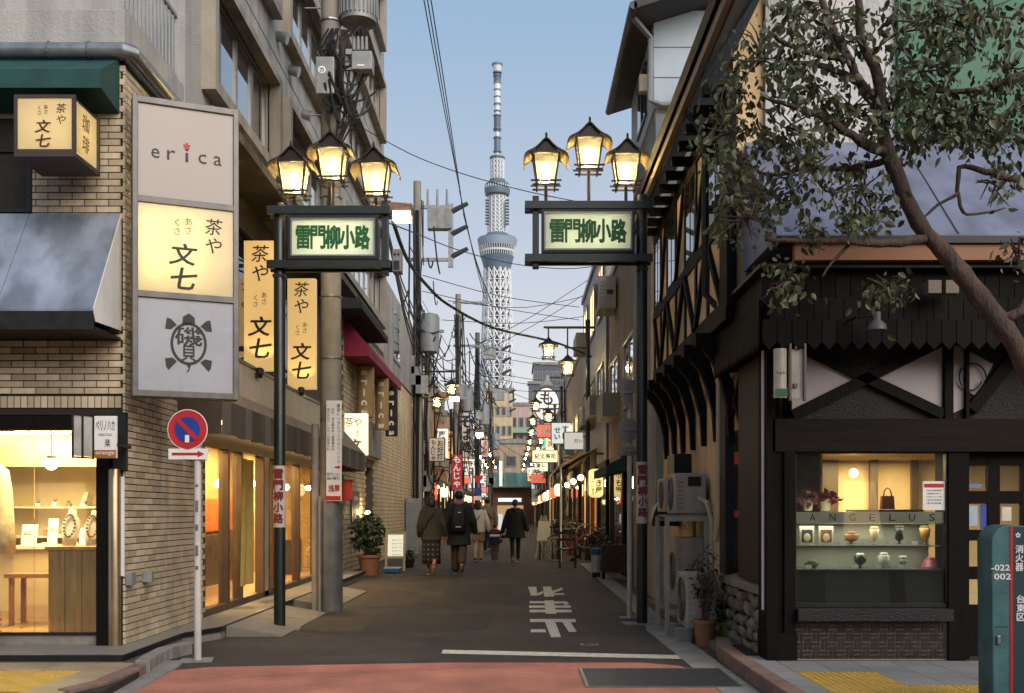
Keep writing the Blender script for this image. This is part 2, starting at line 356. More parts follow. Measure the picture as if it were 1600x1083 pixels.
mb.build('tread', mat('worn_iron', (.13, .12, .11), .4, .6), t, kind='stuff')
t = thing('manhole_cover', 'small round metal cover in the asphalt before the lettering', 'manhole cover', G(921, 1008))
c = G(921, 1008); mb = MB(); mb.lathe(c[0], c[1], [(.09, .001), (.09, .008), (.08, .008)], 20); mb.build('cover', ALU, t)
mb = MB()
for i in range(-2, 3): mb.box(c[0] - .06, c[0] + .06, c[1] + i * .025 - .005, c[1] + i * .025 + .005, .009, .012)
mb.build('rib', IRON, t)

# ---- left footway: tan tiles, tactile tiles, gutter blocks, kerb, black-edged step of the shop
def shared(name, mb, m, parent, spots, bev=0):
    """one mesh, many pieces"""
    first = None; out = []
    for s_ in spots:
        if first is None:
            first = mb.build(name, m, None, bev=bev); o = first
        else:
            o = bpy.data.objects.new(name, first.data); COL.objects.link(o)
            if bev: b = o.modifiers.new('bevel', 'BEVEL'); b.width = bev; b.segments = 1
        o.parent = parent; o.location = Vector(s_[:3]) - root_loc(parent); o.rotation_euler.z = s_[3] if len(s_) > 3 else 0; out.append(o)
    return out
def inside(x, y, poly):
    r = False; n = len(poly)
    for i in range(n):
        (ax, ay), (bx, by) = poly[i][:2], poly[(i + 1) % n][:2]
        if (ay > y) != (by > y) and x < (bx - ax) * (y - ay) / (by - ay) + ax: r = not r
    return r
ZL = .07
fl = [(-7, 3), (-2.75, 3), (X(140, 7.6), 7.2), G(160, 1078, ZL)[:2], G(212, 1050, ZL)[:2], G(222, 1043, ZL)[:2], (X(215, 8.55), 8.6), (-7, 8.6)]
mb = MB(); mb.prism([(x, y, -.05) for x, y in fl], (0, 0, .05 + ZL - .012)); foot_l = struct(mb.build('footway', MORTAR))
pav = [(x, y) for x, y in fl]
tac = lambda x, y: X(-60, 7.9) < x < X(112, 7.9) and y < 8.12
spots = []; y = 7.02
while y < 8.5:
    x = -5.2
    while x < -2.9:
        if inside(x + .15, y + .05, pav) and inside(x + .28, y + .01, pav) and not tac(x + .15, y + .05): spots.append((x, y, ZL - .012))
        x += .303
    y += .1035
shared('paving_tile', MB().box(0, .296, 0, .0965, 0, .012), TILE_L, foot_l, spots)
bm_ = MB().box(0, .296, 0, .296, 0, .012)
for i in range(6):
    for j in range(6): bm_.lathe(.027 + i * .0485, .027 + j * .0485, [(.015, .012), (.010, .020)], 8)
shared('tactile_tile', bm_, YELLOW, foot_l, [(X(112, 7.9) - .3 * i - .3, 7.22 + .3 * j, ZL - .012) for i in range(3) for j in range(3)])
# kerb stones along the curve
kp = [(X(128, 7.5), 7.2), G(165, 1080, 0)[:2], G(222, 1052, 0)[:2], (X(229, 8.7), 8.75), (X(258, 9.3), 9.3), (-2.98, 9.8)]
def curve_pts(pts, step):
    out = []; carry = 0
    for (ax, ay), (bx, by) in zip(pts, pts[1:]):
        l = math.hypot(bx - ax, by - ay); s_ = carry
        while s_ < l: out.append((ax + (bx - ax) * s_ / l, ay + (by - ay) * s_ / l, math.atan2(by - ay, bx - ax))); s_ += step
        carry = s_ - l
    return out
def kerb_run(parent, pts, w, h, step, m_, gap=.004):
    c = curve_pts(pts, step)
    for (ax, ay, aa), (bx, by, ba) in zip(c, c[1:]):
        d = Vector((bx - ax, by - ay, 0)).normalized() * gap; na = Vector((-math.sin(aa), math.cos(aa), 0)) * w / 2; nb = Vector((-math.sin(ba), math.cos(ba), 0)) * w / 2; A, B = Vector((ax, ay, -.02)) + d, Vector((bx, by, -.02)) - d
        MB().prism([A - na, B - nb, B + nb, A + na], (0, 0, h + .02)).build('kerb_stone', m_, parent, bev=.01)
kerb_l = thing('kerb', 'low reddish and grey kerb stones rounding the brick corner', 'kerb', (-3, 8.5, 0))
kerb_run(kerb_l, kp[:3], .12, .085, .2, KERB_R)
kerb_run(kerb_l, kp[2:], .12, .105, .2, KERB)
gut = MB()
gp = curve_pts([(X(165, 7.5), 7.2), G(196, 1080)[:2], G(262, 1043)[:2], (X(272, 9.1), 9.1)], .15)
gutter = thing('gutter', 'strip of small grey gutter blocks beside the red pavement', 'gutter', (-2.9, 8, 0))
shared('gutter_block', MB().box(0, .143, -.11, .11, -.02, .010), KERB, gutter, [(a - .02, b, 0, c) for a, b, c in gp])
# step of the corner shop with its black nosing, and its run along the lane
STEP = mat('granite_step', (.21, .19, .165), .6, var=.2, scale=12, bump=.15, bscale=120)
sp = [(-7, 8.62), (X(200, 8.75), 8.62), (X(214, 8.95), 8.8), (X(284, 10.2), 10.2), (-3.02, 10.75), (-3.02, 21), (-3.6, 21), (-3.6, 9.3), (-7, 9.5)]
mb = MB(); mb.prism([(x, y, -.05) for x, y in sp], (0, 0, .17)); struct(mb.build('shop_step', STEP))
t = thing('step_nosing', 'black metal nosing edging the granite shop step', 'step edge', (-3.2, 9, 0))
mb = MB()
for a, b in zip(sp[:5], sp[1:6]): mb.bar((a[0], a[1] - .004, .102), (b[0] + .004, b[1], .102), .03, .045)
mb.build('nosing', BLACK, t)
mb = MB()
for a, b in zip(sp[:5], sp[1:6]): mb.bar((a[0] + .002, a[1] - .012, .127), (b[0] + .012, b[1], .127), .012, .004)
mb.build('bright_strip', STEEL, t)
# ramp plates from the step down to the lane
RAMP = mat('ramp_plate', (.20, .18, .155), .7, .1, var=.2, scale=7, bump=.3, bscale=70)
for i, (ya, yb) in enumerate(((10.9, 12.35), (12.4, 13.45), (14.2, 15.6), (15.65, 17.1))):
    mb = MB(); mb.prism([(-3.01, ya, .0), (-3.01, ya, .115), (-2.42, ya, .014), (-2.42, ya, .0)], (0, yb - ya, 0))
    tag(mb.build('ramp_plate', RAMP, bev=.004), ['grey ramp plate beside the foot of the no parking sign', 'grey ramp plate beside the black gate post', 'grey ramp plate just past the concrete utility pole', 'grey ramp plate before the dark shop window'][i], 'ramp', 'ramp plates along the shop step')

# ---- right footway
ZR = .10
fr_ = [(1.90, 9.6), (1.90, 3), (9, 3), (9, 9.6)]
mb = MB(); mb.prism([(x, y, -.05) for x, y in fr_], (0, 0, .05 + ZR - .012)); foot_r = struct(mb.build('footway', MORTAR))
tac_r = [(2.10 + .3 * i, 6.66 + .3 * j) for i in range(2) for j in range(4)] + [(2.70 + .3 * i, 6.66 + .3 * j) for i in range(3) for j in range(2)]
spots = [(2.10 + .3 * i, 6.36 + .3 * j, ZR - .012) for i in range(11) for j in range(7) if not any(abs(2.10 + .3 * i - a) < .05 and abs(6.36 + .3 * j - b_) < .05 for a, b_ in tac_r)]
shared('paving_slab', MB().box(.002, .297, .002, .297, 0, .012), TILE_R, foot_r, spots); shared('paving_slab', MB().box(0, .19, .002, .297, 0, .012), TILE_R, foot_r, [(1.905, 6.36 + .3 * j, ZR - .012) for j in range(8)])
shared('tactile_tile', bm_, YELLOW, foot_r, [(a, b_, ZR - .012) for a, b_ in tac_r])
kerb_r = thing('kerb', 'rounded kerb stones in front of the dark timber cafe', 'kerb', (2, 8.4, 0))
kr = [(1.86, 5.5), (1.835, 7.4), (1.835, 8.6), (1.85, 9.3), (1.95, 9.9)]
kerb_run(kerb_r, kr, .13, .12, .22, KERB_R)
gutter2 = thing('gutter', 'pale concrete gutter slabs below the cafe kerb', 'gutter', (1.9, 9, 0))
shared('gutter_slab', MB().box(0, .59, -.14, .14, -.02, .009), CONCRETE, gutter2, [(a, b, 0, c) for a, b, c in curve_pts([(1.62, 5.6), (1.61, 8), (1.60, 9.4), (1.58, 11), (1.7, 15), (1.75, 26)], .6)])
# soil strip against the side wall
struct(MB().box(1.86, 2.2, 9.3, 15, -.2, .06).build('planting_strip', mat('strip_concrete', (.15, .13, .11), .9, bump=.5, bscale=40)))

# ================================================================ corner building on the left
YL, XL = 9.30, -3.465
z9 = lambda py, Y=YL: Z(py, Y)
bA = thing('corner_building', 'stucco and beige brick corner building with lit jewellery shop and awnings', 'building', (-5, 12, 0))
# brick carrying walls (mortar) with the openings left free
mb = MB()
mb.box(-7.2, XL - .012, YL + .012, YL + .20, z9(648), 5.30)              # above the shop window
mb.box(XL - .16, XL - .012, YL + .2, 11.72, .12, 5.30)                  # along the lane
mb.box(-3.70, XL - .013, YL + .013, YL + .19, .12, z9(648))
mb.build('masonry', MORTAR, bA)
bl, bh, rh, bd = .205, .050, .0595, .014
spF, spFs, spS, spH = [], [], [], []
wx0 = X(50, YL)                                                        # upstairs window edge
r = 0; z = z9(615)
while z < 5.22:
    x = -4.68 + (r % 2) * .108
    while x < XL - .05:
        w_ok = not (z + bh > z9(332) - .02 and z < z9(186) and x < wx0 - .02)
        hid = z > 2.98 and z < 3.86                                     # behind the metal canopy
        if w_ok and not hid and x + bl < XL + .012: spF.append((x, YL, z))
        x += .2155
    if z + bh > z9(332) - .02 and z < z9(186):
        f_ = [q[0] for q in spF if q[2] == z]
        if f_ and min(f_) - wx0 > .03: spH.append((wx0 + .003, min(f_) - wx0 - .012, z))
    e_ = max([q[0] for q in spF if q[2] == z and q[1] == YL] or [9]) + .2155
    if e_ < XL - .03: spH.append((e_, XL + .002 - e_, z))
    z += rh; r += 1
x = -4.68
while x < XL - .03: spFs.append((x, YL, z9(637))); x += .0595
def brick_mesh(l, h, side=False):
    return MB().box(0, l, -.002, bd + .004, 0, h) if not side else MB().box(-bd - .004, .002, 0, l, 0, h)
r = 0; z = .125
while z < 5.24:
    y = YL + .012 + (r % 2) * .108 - .05
    while y + .05 < 11.68:
        y2 = min(y + bl, 11.7)
        spS.append((XL, max(y, YL + .004), z))
        y += .2155
    z += rh; r += 1
near = [s_ for s_ in spS if s_[1] < 10.4 and .3 < s_[2] < 2.3]
random.shuffle(near); near = sorted(near, key=lambda s_: s_[1])[:300 - len(spF) - len(spFs)] if len(spF) + len(spFs) < 300 else []
shared('brick', brick_mesh(bl, bh), BRICK, bA, spF)
shared('brick', brick_mesh(.05, .10), BRICK, bA, spFs)
shared('brick', brick_mesh(bl, bh, True), BRICK, bA, near)
ns = set(near); mb = MB()
for x, y, z in spS:
    if (x, y, z) not in ns: mb.box(x - bd - .004, x + .002 + random.uniform(-.0015, .0015), y, min(y + bl, 11.7), z, z + bh)
    
for x_, l_, z_ in spH: MB().box(x_, x_ + l_, YL - .002, YL + .018, z_, z_ + bh).build('brick', BRICK, bA)
for r_ in range(1, 87, 2): mb.box(XL - bd - .004, XL + .001, YL + .003, YL + .062, .125 + r_ * rh, .125 + r_ * rh + bh)
mb.build('brickwork', BRICK_J, bA, kind='stuff')
# parapet band, gutter, balcony rail, upper stucco storeys
mb = MB(); mb.box(-7.2, XL - .01, YL + .02, YL + .22, 5.44, z9(12)); mb.box(XL - .21, XL - .012, YL + .22, 11.0, 5.44, z9(12)); mb.box(-7.2, XL - .012, YL + .03, 11, 5.302, 5.438)
mb.build('parapet', STUCCO, bA, bev=.01)
gz = 5.36; mb = MB(); mb.tube([(-7.2, YL - .07, gz), (XL + .03, YL - .07, gz), (XL + .075, YL - .03, gz), (XL + .075, 10.9, gz)], .066, 14); mb.build('gutter_pipe', STEEL, bA, smooth=True)
mb = MB()
for x in (-4.6, -4.1, -3.75): mb.tube([(x, YL - .07 + .071 * math.cos(a), gz + .071 * math.sin(a)) for a in [i * .52 for i in range(13)]], .007, 5)
mb.build('gutter_bracket', ALU, bA)
RAIL = mat('rail_paint', (.33, .34, .34), .5, .3)
mb = MB(); yy = YL + .25
mb.bar((XL - .1, YL + .2, 6.5), (XL - .1, 11, 6.5), .04); mb.bar((XL - .1, YL + .2, 5.86), (XL - .1, 11, 5.86), .03)
mb.build('handrail', RAIL, bA)
while yy < 11.0:
    MB().bar((XL - .1, yy, 5.77), (XL - .1, yy, 6.5), .016, .03).build('baluster', RAIL, bA); yy += .105
# storeys above: wall slabs between window openings on the lane side
UX = XL
levels = [(5.45, 6.1), (7.3, 8.42), (9.66, 10.85), (12.1, 13.2), (14.4, 16.5)]
bays = [(11.7, 14.75), (15.55, 19.6), (20.6, 26.7)]
mb = MB()
for z0, z1 in levels: mb.box(UX - 2.8, UX, 11.0, 27.6, z0, z1)
for z0, z1 in ((6.1, 7.3), (8.42, 9.66), (10.85, 12.1), (13.2, 14.4)):
    for y0, y1 in ((11.0, 11.7), (14.75, 15.55), (19.6, 20.6), (26.7, 27.6)): mb.box(UX - .3, UX, y0, y1, z0, z1)
    mb.box(UX - 2.8, UX - 1.2, 11.0, 27.6, z0, z1)
    mb.box(UX - 1.2, UX - .3, 11.0, 11.3, z0, z1)
mb.box(-7.2, UX - 2.8, 11.01, 12, 5.45, 16.5)
mb.build('upper_wall', STUCCO, bA)
SILLM = mat('stucco_frame', (.33, .29, .24), .85, var=.12, scale=3, bump=.3, streak=.3)
WGL = glass('window_glass', (.32, .35, .38), 2.4, .06)
for zi, (z0, z1) in enumerate(((6.1, 7.3), (8.42, 9.66), (10.85, 12.1), (13.2, 14.4))):
    for bi, (y0, y1) in enumerate(bays):
        mb = MB(); pr = .16
        mb.box(UX - .02, UX + pr, y0 - .14, y0, z0 - .14, z1 + .10); mb.box(UX - .02, UX + pr, y1, y1 + .14, z0 - .14, z1 + .10)
        mb.box(UX - .02, UX + pr, y0, y1, z0 - .14, z0); mb.box(UX - .02, UX + pr, y0, y1, z1, z1 + .10)
        w = mb.build('window', SILLM, bA)
        n = max(2, round((y1 - y0) / .8)); fm = MB()
        for i in range(n + 1):
            yy = y0 + (y1 - y0) * i / n; ww = .05 if i % 2 else .035; fm.box(UX - .10, UX - .05, max(yy - ww, y0), min(yy + ww, y1), z0, z1)
        fm.box(UX - .099, UX - .051, y0, y1, z0, z0 + .05); fm.box(UX - .099, UX - .051, y0, y1, z1 - .05, z1)
        for k in range(1, 4): fm.box(UX - .086, UX - .08, y0, y1, z0 + k * .3 - .005, z0 + k * .3 + .005)
        fm.build('frame', ALU, w)
        for i in range(n):
            a, b = y0 + (y1 - y0) * i / n + .03, y0 + (y1 - y0) * (i + 1) / n - .03
            MB().box(UX - .078, UX - .072, a, b, z0 + .03, z1 - .03).build('pane', WGL, w)
MB().box(UX - 1.19, UX - 1.17, 11.3, 27.5, 6.1, 14.4).build('blind', mat('window_blind', (.5, .52, .54), .8), bA)
# little wall lamps / vent caps and the joint lines of the stucco
mb = MB()
for z in (7.86, 10.3, 12.7): mb.box(UX - .001, UX + .004, 11.02, 27.58, z, z + .018)
mb.build('wall_joint', mat('joint_dark', (.10, .095, .09), .9), bA)
for y, z in ((16.0, 6.85 + 1.2), (15.2, 8.2), (17.0, 7.75)):
    mb = MB(); mb.cyl((UX, y, z), (UX + .16, y, z - .05), .07, .085, 12); mb.build('vent_cap', STEEL, bA, smooth=True)
# dark storey behind the signs: set-back wall with a wide dark window, over the tea shop
DARKWALL = mat('dark_brown_wall', (.07, .055, .042), .8, var=.3, scale=3, bump=.2)
mb = MB(); mb.box(-3.75, XL - .02, 11.72, 27.6, 2.35, 3.0); mb.box(-3.75, XL - .02, 11.72, 12.3, 3.0, 5.45); mb.box(-3.75, XL - .02, 16.8, 27.6, 3.0, 5.45); mb.box(-3.75, XL - .02, 12.3, 16.8, 4.9, 5.45)
mb.build('first_floor_wall', DARKWALL, bA)
w = MB().box(XL - .14, XL - .09, 12.3, 16.8, 3.0, 3.08).box(XL - .14, XL - .09, 12.3, 16.8, 4.82, 4.9).box(XL - .139, XL - .091, 14.5, 14.6, 3.08, 4.82).build('window', TIMBER, bA)
MB().box(XL - .12, XL - .112, 12.3, 14.5, 3.08, 4.82).build('pane', DARKGLASS, w); MB().box(XL - .12, XL - .112, 14.6, 16.8, 3.08, 4.82).build('pane', DARKGLASS, w)
mb = MB(); mb.prism([(XL - .02, 11.1, 5.46), (XL + .55, 11.1, 5.32), (XL + .55, 11.1, 5.22), (XL - .02, 11.1, 5.30)], (0, 8.2, 0)); mb.build('dark_canopy', mat('canopy_brown', (.11, .085, .055), .7, streak=.4), bA)
# front: green awning above, metal canopy below, upstairs window
GREENCL = mat('green_canvas', (.012, .055, .050), .75, var=.3, scale=5, bump=.15)
ya = YL - .42; mb = MB()
mb.prism([(-7.2, YL, z9(92)), (-7.2, ya, Z(108, ya)), (-7.2, ya, Z(137, ya)), (-7.2, YL, z9(178))], (7.2 + X(187, YL), 0, 0)); mb.build('green_awning', GREENCL, bA)
SHEET = mat('blue_grey_sheet', (.33, .37, .44), .42, .45, var=.35, scale=1.6, streak=.4)
yc = YL - .62; xr = X(189, YL); zt, zb = z9(334), Z(482, yc)
for x0, x1 in ((-7.2, -5.05), (-5.045, -4.31), (-4.305, xr)):
    MB().prism([(x0, YL - .004, zt), (x0, yc, zb), (x0, yc, zb - .02), (x0, YL - .004, zt - .03)], (x1 - x0, 0, 0)).build('canopy_sheet', SHEET, bA)
mb = MB(); mb.prism([(xr, YL - .003, zt), (xr, yc, zb), (xr, yc + .05, zb - .10), (xr, YL - .003, z9(517))], (.006, 0, 0)); mb.build('canopy_cheek', WHITE, bA)
mb = MB(); mb.box(-7.2, xr - .02, yc + .03, yc + .07, zb - .14, zb - .03); mb.build('canopy_soffit_board', mat('soffit_orange', (.30, .15, .06), .6, var=.2), bA)
mb = MB(); mb.box(-7.2, xr, yc + .07, YL - .002, zb - .16, zb - .14).box(-7.2, xr - .001, yc, yc + .03, zb - .17, zb - .021); mb.build('canopy_rim', BLACK, bA)
w = MB().box(wx0 - .05, wx0, YL - .01, YL + .05, z9(332), z9(186)).box(-7, wx0 - .05, YL - .01, YL + .05, z9(332), z9(326)).box(-7, wx0 - .05, YL - .012, YL + .05, z9(238), z9(234)).build('window', BLACK, bA)
MB().box(-7, wx0 - .05, YL + .015, YL + .021, z9(326), z9(190)).build('pane', glass('amber_pane', (.55, .42, .28), 1.2, .05), w)
MB().box(-7, wx0 + .02, YL + .8, YL + .82, 3.9, 4.8).build('room_wall', mat('warm_room', (.40, .22, .08), .8), bA)
MB().box(-5.3, -4.9, YL + .74, YL + .79, 4.05, 4.3).build('room_light', emis('room_glow', (1, .55, .2), 3), bA)
# shop front
zt2, zb2 = z9(672), z9(992)
mb = MB(); mb.box(-7.2, X(172, YL), YL - .04, YL + .14, z9(672), z9(650)).box(X(153, YL), X(173, YL), YL - .041, YL + .12, .121, z9(672) - .001).build('shop_fascia', TIMBER, bA)
MB().box(-7.2, X(153, YL), YL + .02, YL + .16, .121, zb2).build('plinth', STEP, bA)
MB().box(-7.2, X(153, YL), YL - .0, YL + .03, zb2, zb2 + .02).build('window_rail', BLACK, bA)
MB().box(-4.29, X(153, YL), YL + .045, YL + .055, zb2, zt2).build('pane', GLASS, bA); MB().box(-7.2, -4.297, YL + .06, YL + .07, zb2, zt2).build('pane', GLASS, bA)
mb = MB(); mb.lathe(X(181, YL), YL - .03, [(.056, .121), (.056, z9(735)), (.05, z9(733))], 20); mb.build('round_column', mat('worn_brass', (.32, .24, .15), .32, .85, var=.25, scale=3), bA, smooth=True)
MB().box(X(180, YL), X(200, YL), YL - .05, YL + .0, z9(735), z9(645)).build('dark_box', BLACK, bA)
mb = MB(); mb.box(X(191, YL), X(196, YL), YL - .03, YL - .015, z9(900), z9(745)); mb.build('conduit', WHITE, bA)
mb = MB(); mb.box(XL + .003, XL + .06, YL - .0, YL + .12, z9(915), z9(895)).box(XL + .003, XL + .09, YL + .42, YL + .5, z9(915), z9(897)); mb.build('outlet_box', GREYBOX, bA, bev=.006)
# the lit room of the shop
WARM = mat('warm_plaster', (.62, .46, .24), .8, var=.06); FLOORW = mat('oak_floor', (.36, .20, .08), .35, var=.2, scale=3, stretch=(1, 6, 1))
mb = MB(); mb.box(-7.2, XL - .17, 11.66, 11.70, .12, 2.5).box(XL - .175, XL - .165, 9.5, 11.66, .2, 2.3); mb.build('room_wall', WARM, bA)
MB().box(-7.2, XL - .17, YL + .17, 11.66, .13, .2).build('room_floor', FLOORW, bA); MB().box(-7.2, XL - .17, YL + .15, 11.66, 2.14, 2.2).build('room_ceiling', mat('cream_ceiling', (.66, .58, .42), .8), bA)
MB().box(-6.2, XL - .5, 11.1, 11.14, 1.78, 2.14).build('bulkhead', WARM, bA)
for i, (x, y) in enumerate(((-5.0, 10.1), (-4.5, 10.7), (-5.2, 11.0))): MB().box(x - .6, x + .5, y - .02, y + .02, 2.118, 2.135).build('ceiling_tube', TUBE_W, bA)
lamp('AREA', (-4.7, 10.4, 2.10), 70, (1.0, .74, .36), bA, .9, size_y=1.2, name='ceiling_light')
lamp('AREA', (-4.3, 9.5, 2.12), 26, (1.0, .74, .40), bA, .5, size_y=.1, name='counter_fill')  # added fill with no fixture, brightens the counter planks facing the glass
for z in (1.02, 1.34): MB().box(-5.6, -4.0, 11.36, 11.65, z, z + .018).build('shelf', mat('shelf_white', (.6, .55, .45), .4), bA)
MB().box(-3.98, -3.72, 11.0, 11.03, 1.25, 2.0).build('picture_frame', mat('frame_brown', (.12, .05, .03), .5), bA); MB().box(-3.94, -3.76, 10.985, 11.0, 1.33, 1.92).build('picture', mat('picture_gold', (.5, .36, .14), .6, var=.4, scale=12), bA)
TERRA = mat('terracotta', (.28, .12, .06), .75, var=.2, scale=8, bump=.1)
# ---- things in the corner shop
t = thing('display_counter', 'pine plank display counter behind the jewellery shop glass', 'counter', (-4.05, 9.8, .2))
xa, xb = -4.28, -3.66; n = 4
for i in range(n): MB().box(xa + (xb - xa) * i / n + .003, xa + (xb - xa) * (i + 1) / n - .003, 9.60, 9.62, .2, .95).build('plank', WOOD, t, bev=.003)
MB().box(xa - .02, xb + .02, 9.58, 10.1, .95, .985).build('top', WOOD, t, bev=.004); MB().box(xa + .01, xb, 9.625, 10.05, .2, .949).build('carcass', WOOD, t)
BUST = mat('cream_velvet', (.62, .56, .45), .8)
def bust(x, y, z, h, col, label, lean=.25):
    t = thing('necklace_bust', label, 'display bust', (x, y, z)); mb = MB()
    prof = [(0, .50, .16), (.25, .62, .14), (.5, .75, .16), (.7, .62, .2), (.86, .34, .24), (1, .28, .2)]
    rings = []
    for q, w, d in prof:
        rings.append([(x + h * .36 * w * math.cos(a), y + h * q * lean + h * .4 * d * math.sin(a), z + h * q) for a in [k * math.pi / 6 for k in range(12)]])
    mb.loft(rings); mb.build('stand', BUST, t, smooth='all')
    pts = [(x + h * .15 * math.sin(a), y - h * (.14 - .13 * (.5 + .5 * math.cos(a)) ) + h * .1, z + h * (.55 + .3 * math.cos(a))) for a in [k * math.pi / 9 for k in range(19)]]
    mb = MB()
    for p in pts: mb.ball((p[0], p[1] - h * .02, p[2]), h * .035, 6, 4)
    mb.build('necklace', mat('beads_' + col[0], col[1], .3), t)
bust(-4.15, 9.75, .985, .34, ('dark', (.06, .03, .025)), 'necklace bust with dark beads standing on the pine counter')
bust(-3.95, 9.78, .985, .33, ('red', (.25, .05, .02)), 'necklace bust with a plain reddish string on the pine counter')
bust(-4.55, 11.5, 1.358, .24, ('gold', (.35, .2, .06)), 'small necklace bust on the upper wall shelf of the shop')
for i, (x, z, w) in enumerate(((-4.75, 1.358, .05), (-4.62, 1.038, .10), (-4.3, 1.038, .12), (-4.0, 1.358, .06))):
    mb = MB(); mb.prism([(x, 11.42, z), (x, 11.52, z), (x, 11.58, z + .16), (x, 11.55, z + .16)], (w, 0, 0))
    tag(mb.build('display_card', BUST), ['narrow cream jewellery card on the upper shop shelf', 'pale jewellery tray on the lower shop shelf', 'wide white jewellery tray on the lower shop shelf', 'small jewellery card beside the shop picture'][i], 'display card', 'cards on the shop shelves')
t = thing('pendant_lamp', 'round glass pendant lamp hanging in the jewellery shop', 'lamp', (-4.47, 10.1, 1.72)); MB().cyl((-4.47, 10.1, 1.83), (-4.47, 10.1, 2.14), .006, n=6).build('cord', BLACK, t); MB().lathe(-4.47, 10.1, [(.01, 1.86), (.05, 1.84), (.035, 1.81)], 12).build('cap', mat('brass_cap', (.4, .28, .1), .3, .9), t)
MB().ball((-4.47, 10.1, 1.765), .062).build('globe', emis('globe_glow', (1, .82, .5), 9), t, smooth='all')
t = thing('shawl_stand', 'pale patterned shawl draped on a stand in the shop', 'clothing display', (-4.95, 10.1, .2)); MB().cyl((-5.0, 10.1, .2), (-5.0, 10.1, 1.72), .02).build('pole', BLACK, t)
mb = MB(); rings = []
for z, w, d in ((1.76, .05, .05), (1.70, .17, .10), (1.5, .22, .12), (1.2, .25, .13), (.9, .27, .14)): rings.append([(-5.0 + .62 * w * math.cos(a) * (1 + .08 * math.sin(5 * a)), 10.1 + d * math.sin(a), z) for a in [k * math.pi / 10 for k in range(20)]])
mb.loft(rings); mb.build('shawl', mat('shawl_cloth', (.42, .36, .24), .9, var=.4, scale=14), t, smooth='all')
t = thing('shop_stool', 'orange wooden stool inside the jewellery shop', 'stool', (-4.62, 10.3, .2)); MB().box(-4.95, -4.38, 10.15, 10.5, .66, .70).build('seat', mat('orange_wood', (.38, .14, .05), .5), t)
for x in (-4.9, -4.43):
    for y in (10.2, 10.45): MB().box(x - .02, x + .02, y - .02, y + .02, .2, .66).build('leg', mat('orange_wood', (.38, .14, .05), .5), t)
t = thing('jewellery_table', 'table spread with small white jewellery boxes in the shop', 'table', (-4.55, 10.9, .2)); MB().box(-5.2, -4.15, 10.7, 11.2, .92, .95).build('top', BUST, t); MB().box(-5.15, -4.2, 10.75, 11.15, .2, .92).build('base', WARM, t)
for i in range(14):
    x, y = random.uniform(-5.1, -4.25), random.uniform(10.75, 11.1); MB().box(x, x + .05, y, y + .04, .951, .96 + random.random() * .04).build('box', WHITE, t)
for i in range(16):
    x, z = -5.3 + .085 * i + random.uniform(-.02, .02), (1.038, 1.358)[i % 2]; h = random.uniform(.04, .12)
    if abs(x + 4.55) < .1 and i % 2: continue
    t = thing('jewellery_piece', 'tiny boxed ornament standing in a row on the shop shelf', 'ornament', (x, 11.46, z), 'ornaments on the jewellery shelves'); MB().box(x - .025, x + .025, 11.43, 11.49, z, z + h * .5).build('box', (WHITE, BUST, TERRA)[i % 3], t, bev=.003); MB().ball((x, 11.46, z + h * .5 + .02), (.02, .02, .02), 8, 6).build('bead', mat('bead%d' % (i % 4), ((.3, .1, .05), (.05, .12, .1), (.4, .3, .1), (.2, .05, .12))[i % 4], .25), t)
for i, (x, w, h) in enumerate(((-4.98, .16, .22), (-4.74, .10, .28), (-4.4, .13, .18))):
    t = thing('price_easel', ['small lettered card easel on the jewellery table', 'tall lettered card easel on the jewellery table', 'low lettered card easel on the jewellery table'][i], 'card', (x, 10.72, .951)); MB().prism([(x - w / 2, 10.72, .952), (x + w / 2, 10.72, .952), (x + w / 2, 10.77, .952 + h), (x - w / 2, 10.77, .952 + h)], (0, .006, 0)).build('card', WHITE, t); mb = MB(); text(mb, '銀細工', (x, 10.74, .952 + h * .6), w * .7, h * .2, v=(0, .2, .98)); mb.build('lettering', INK, t)
# planter at the glass, far left
def leaf_cloud(mb, c, r, n, size, seed=1, flat=1.0, droop=.3, up=0):
    rd = random.Random(seed)
    for i in range(n):
        d = Vector((rd.gauss(0, 1), rd.gauss(0, 1), rd.gauss(0, 1))).normalized() * (rd.random() ** .45)
        p = Vector(c) + Vector((d.x * r[0], d.y * r[1], d.z * r[2]))
        t_ = Vector((rd.uniform(-1, 1), rd.uniform(-1, 1), rd.uniform(-1, .6) - droop + up)).normalized(); s_ = t_.cross(Vector((rd.uniform(-1, 1), rd.uniform(-1, 1), rd.uniform(-.3, 1)))).normalized()
        l = size * rd.uniform(.6, 1.25); w = l * .34 * flat; k = t_.cross(s_) * (l * .08)
        mb.add([p, p + t_ * l * .45 + s_ * w + k, p + t_ * l, p + t_ * l * .45 - s_ * w + k, p + t_ * l * .5 - k * .5], [(0, 1, 4), (1, 2, 4), (2, 3, 4), (3, 0, 4)])
    return mb
LEAF = mat('leaf_green', (.045, .085, .025), .5, var=.45, scale=7); LEAF_D = mat('leaf_dark', (.030, .052, .020), .45, var=.45, scale=9)
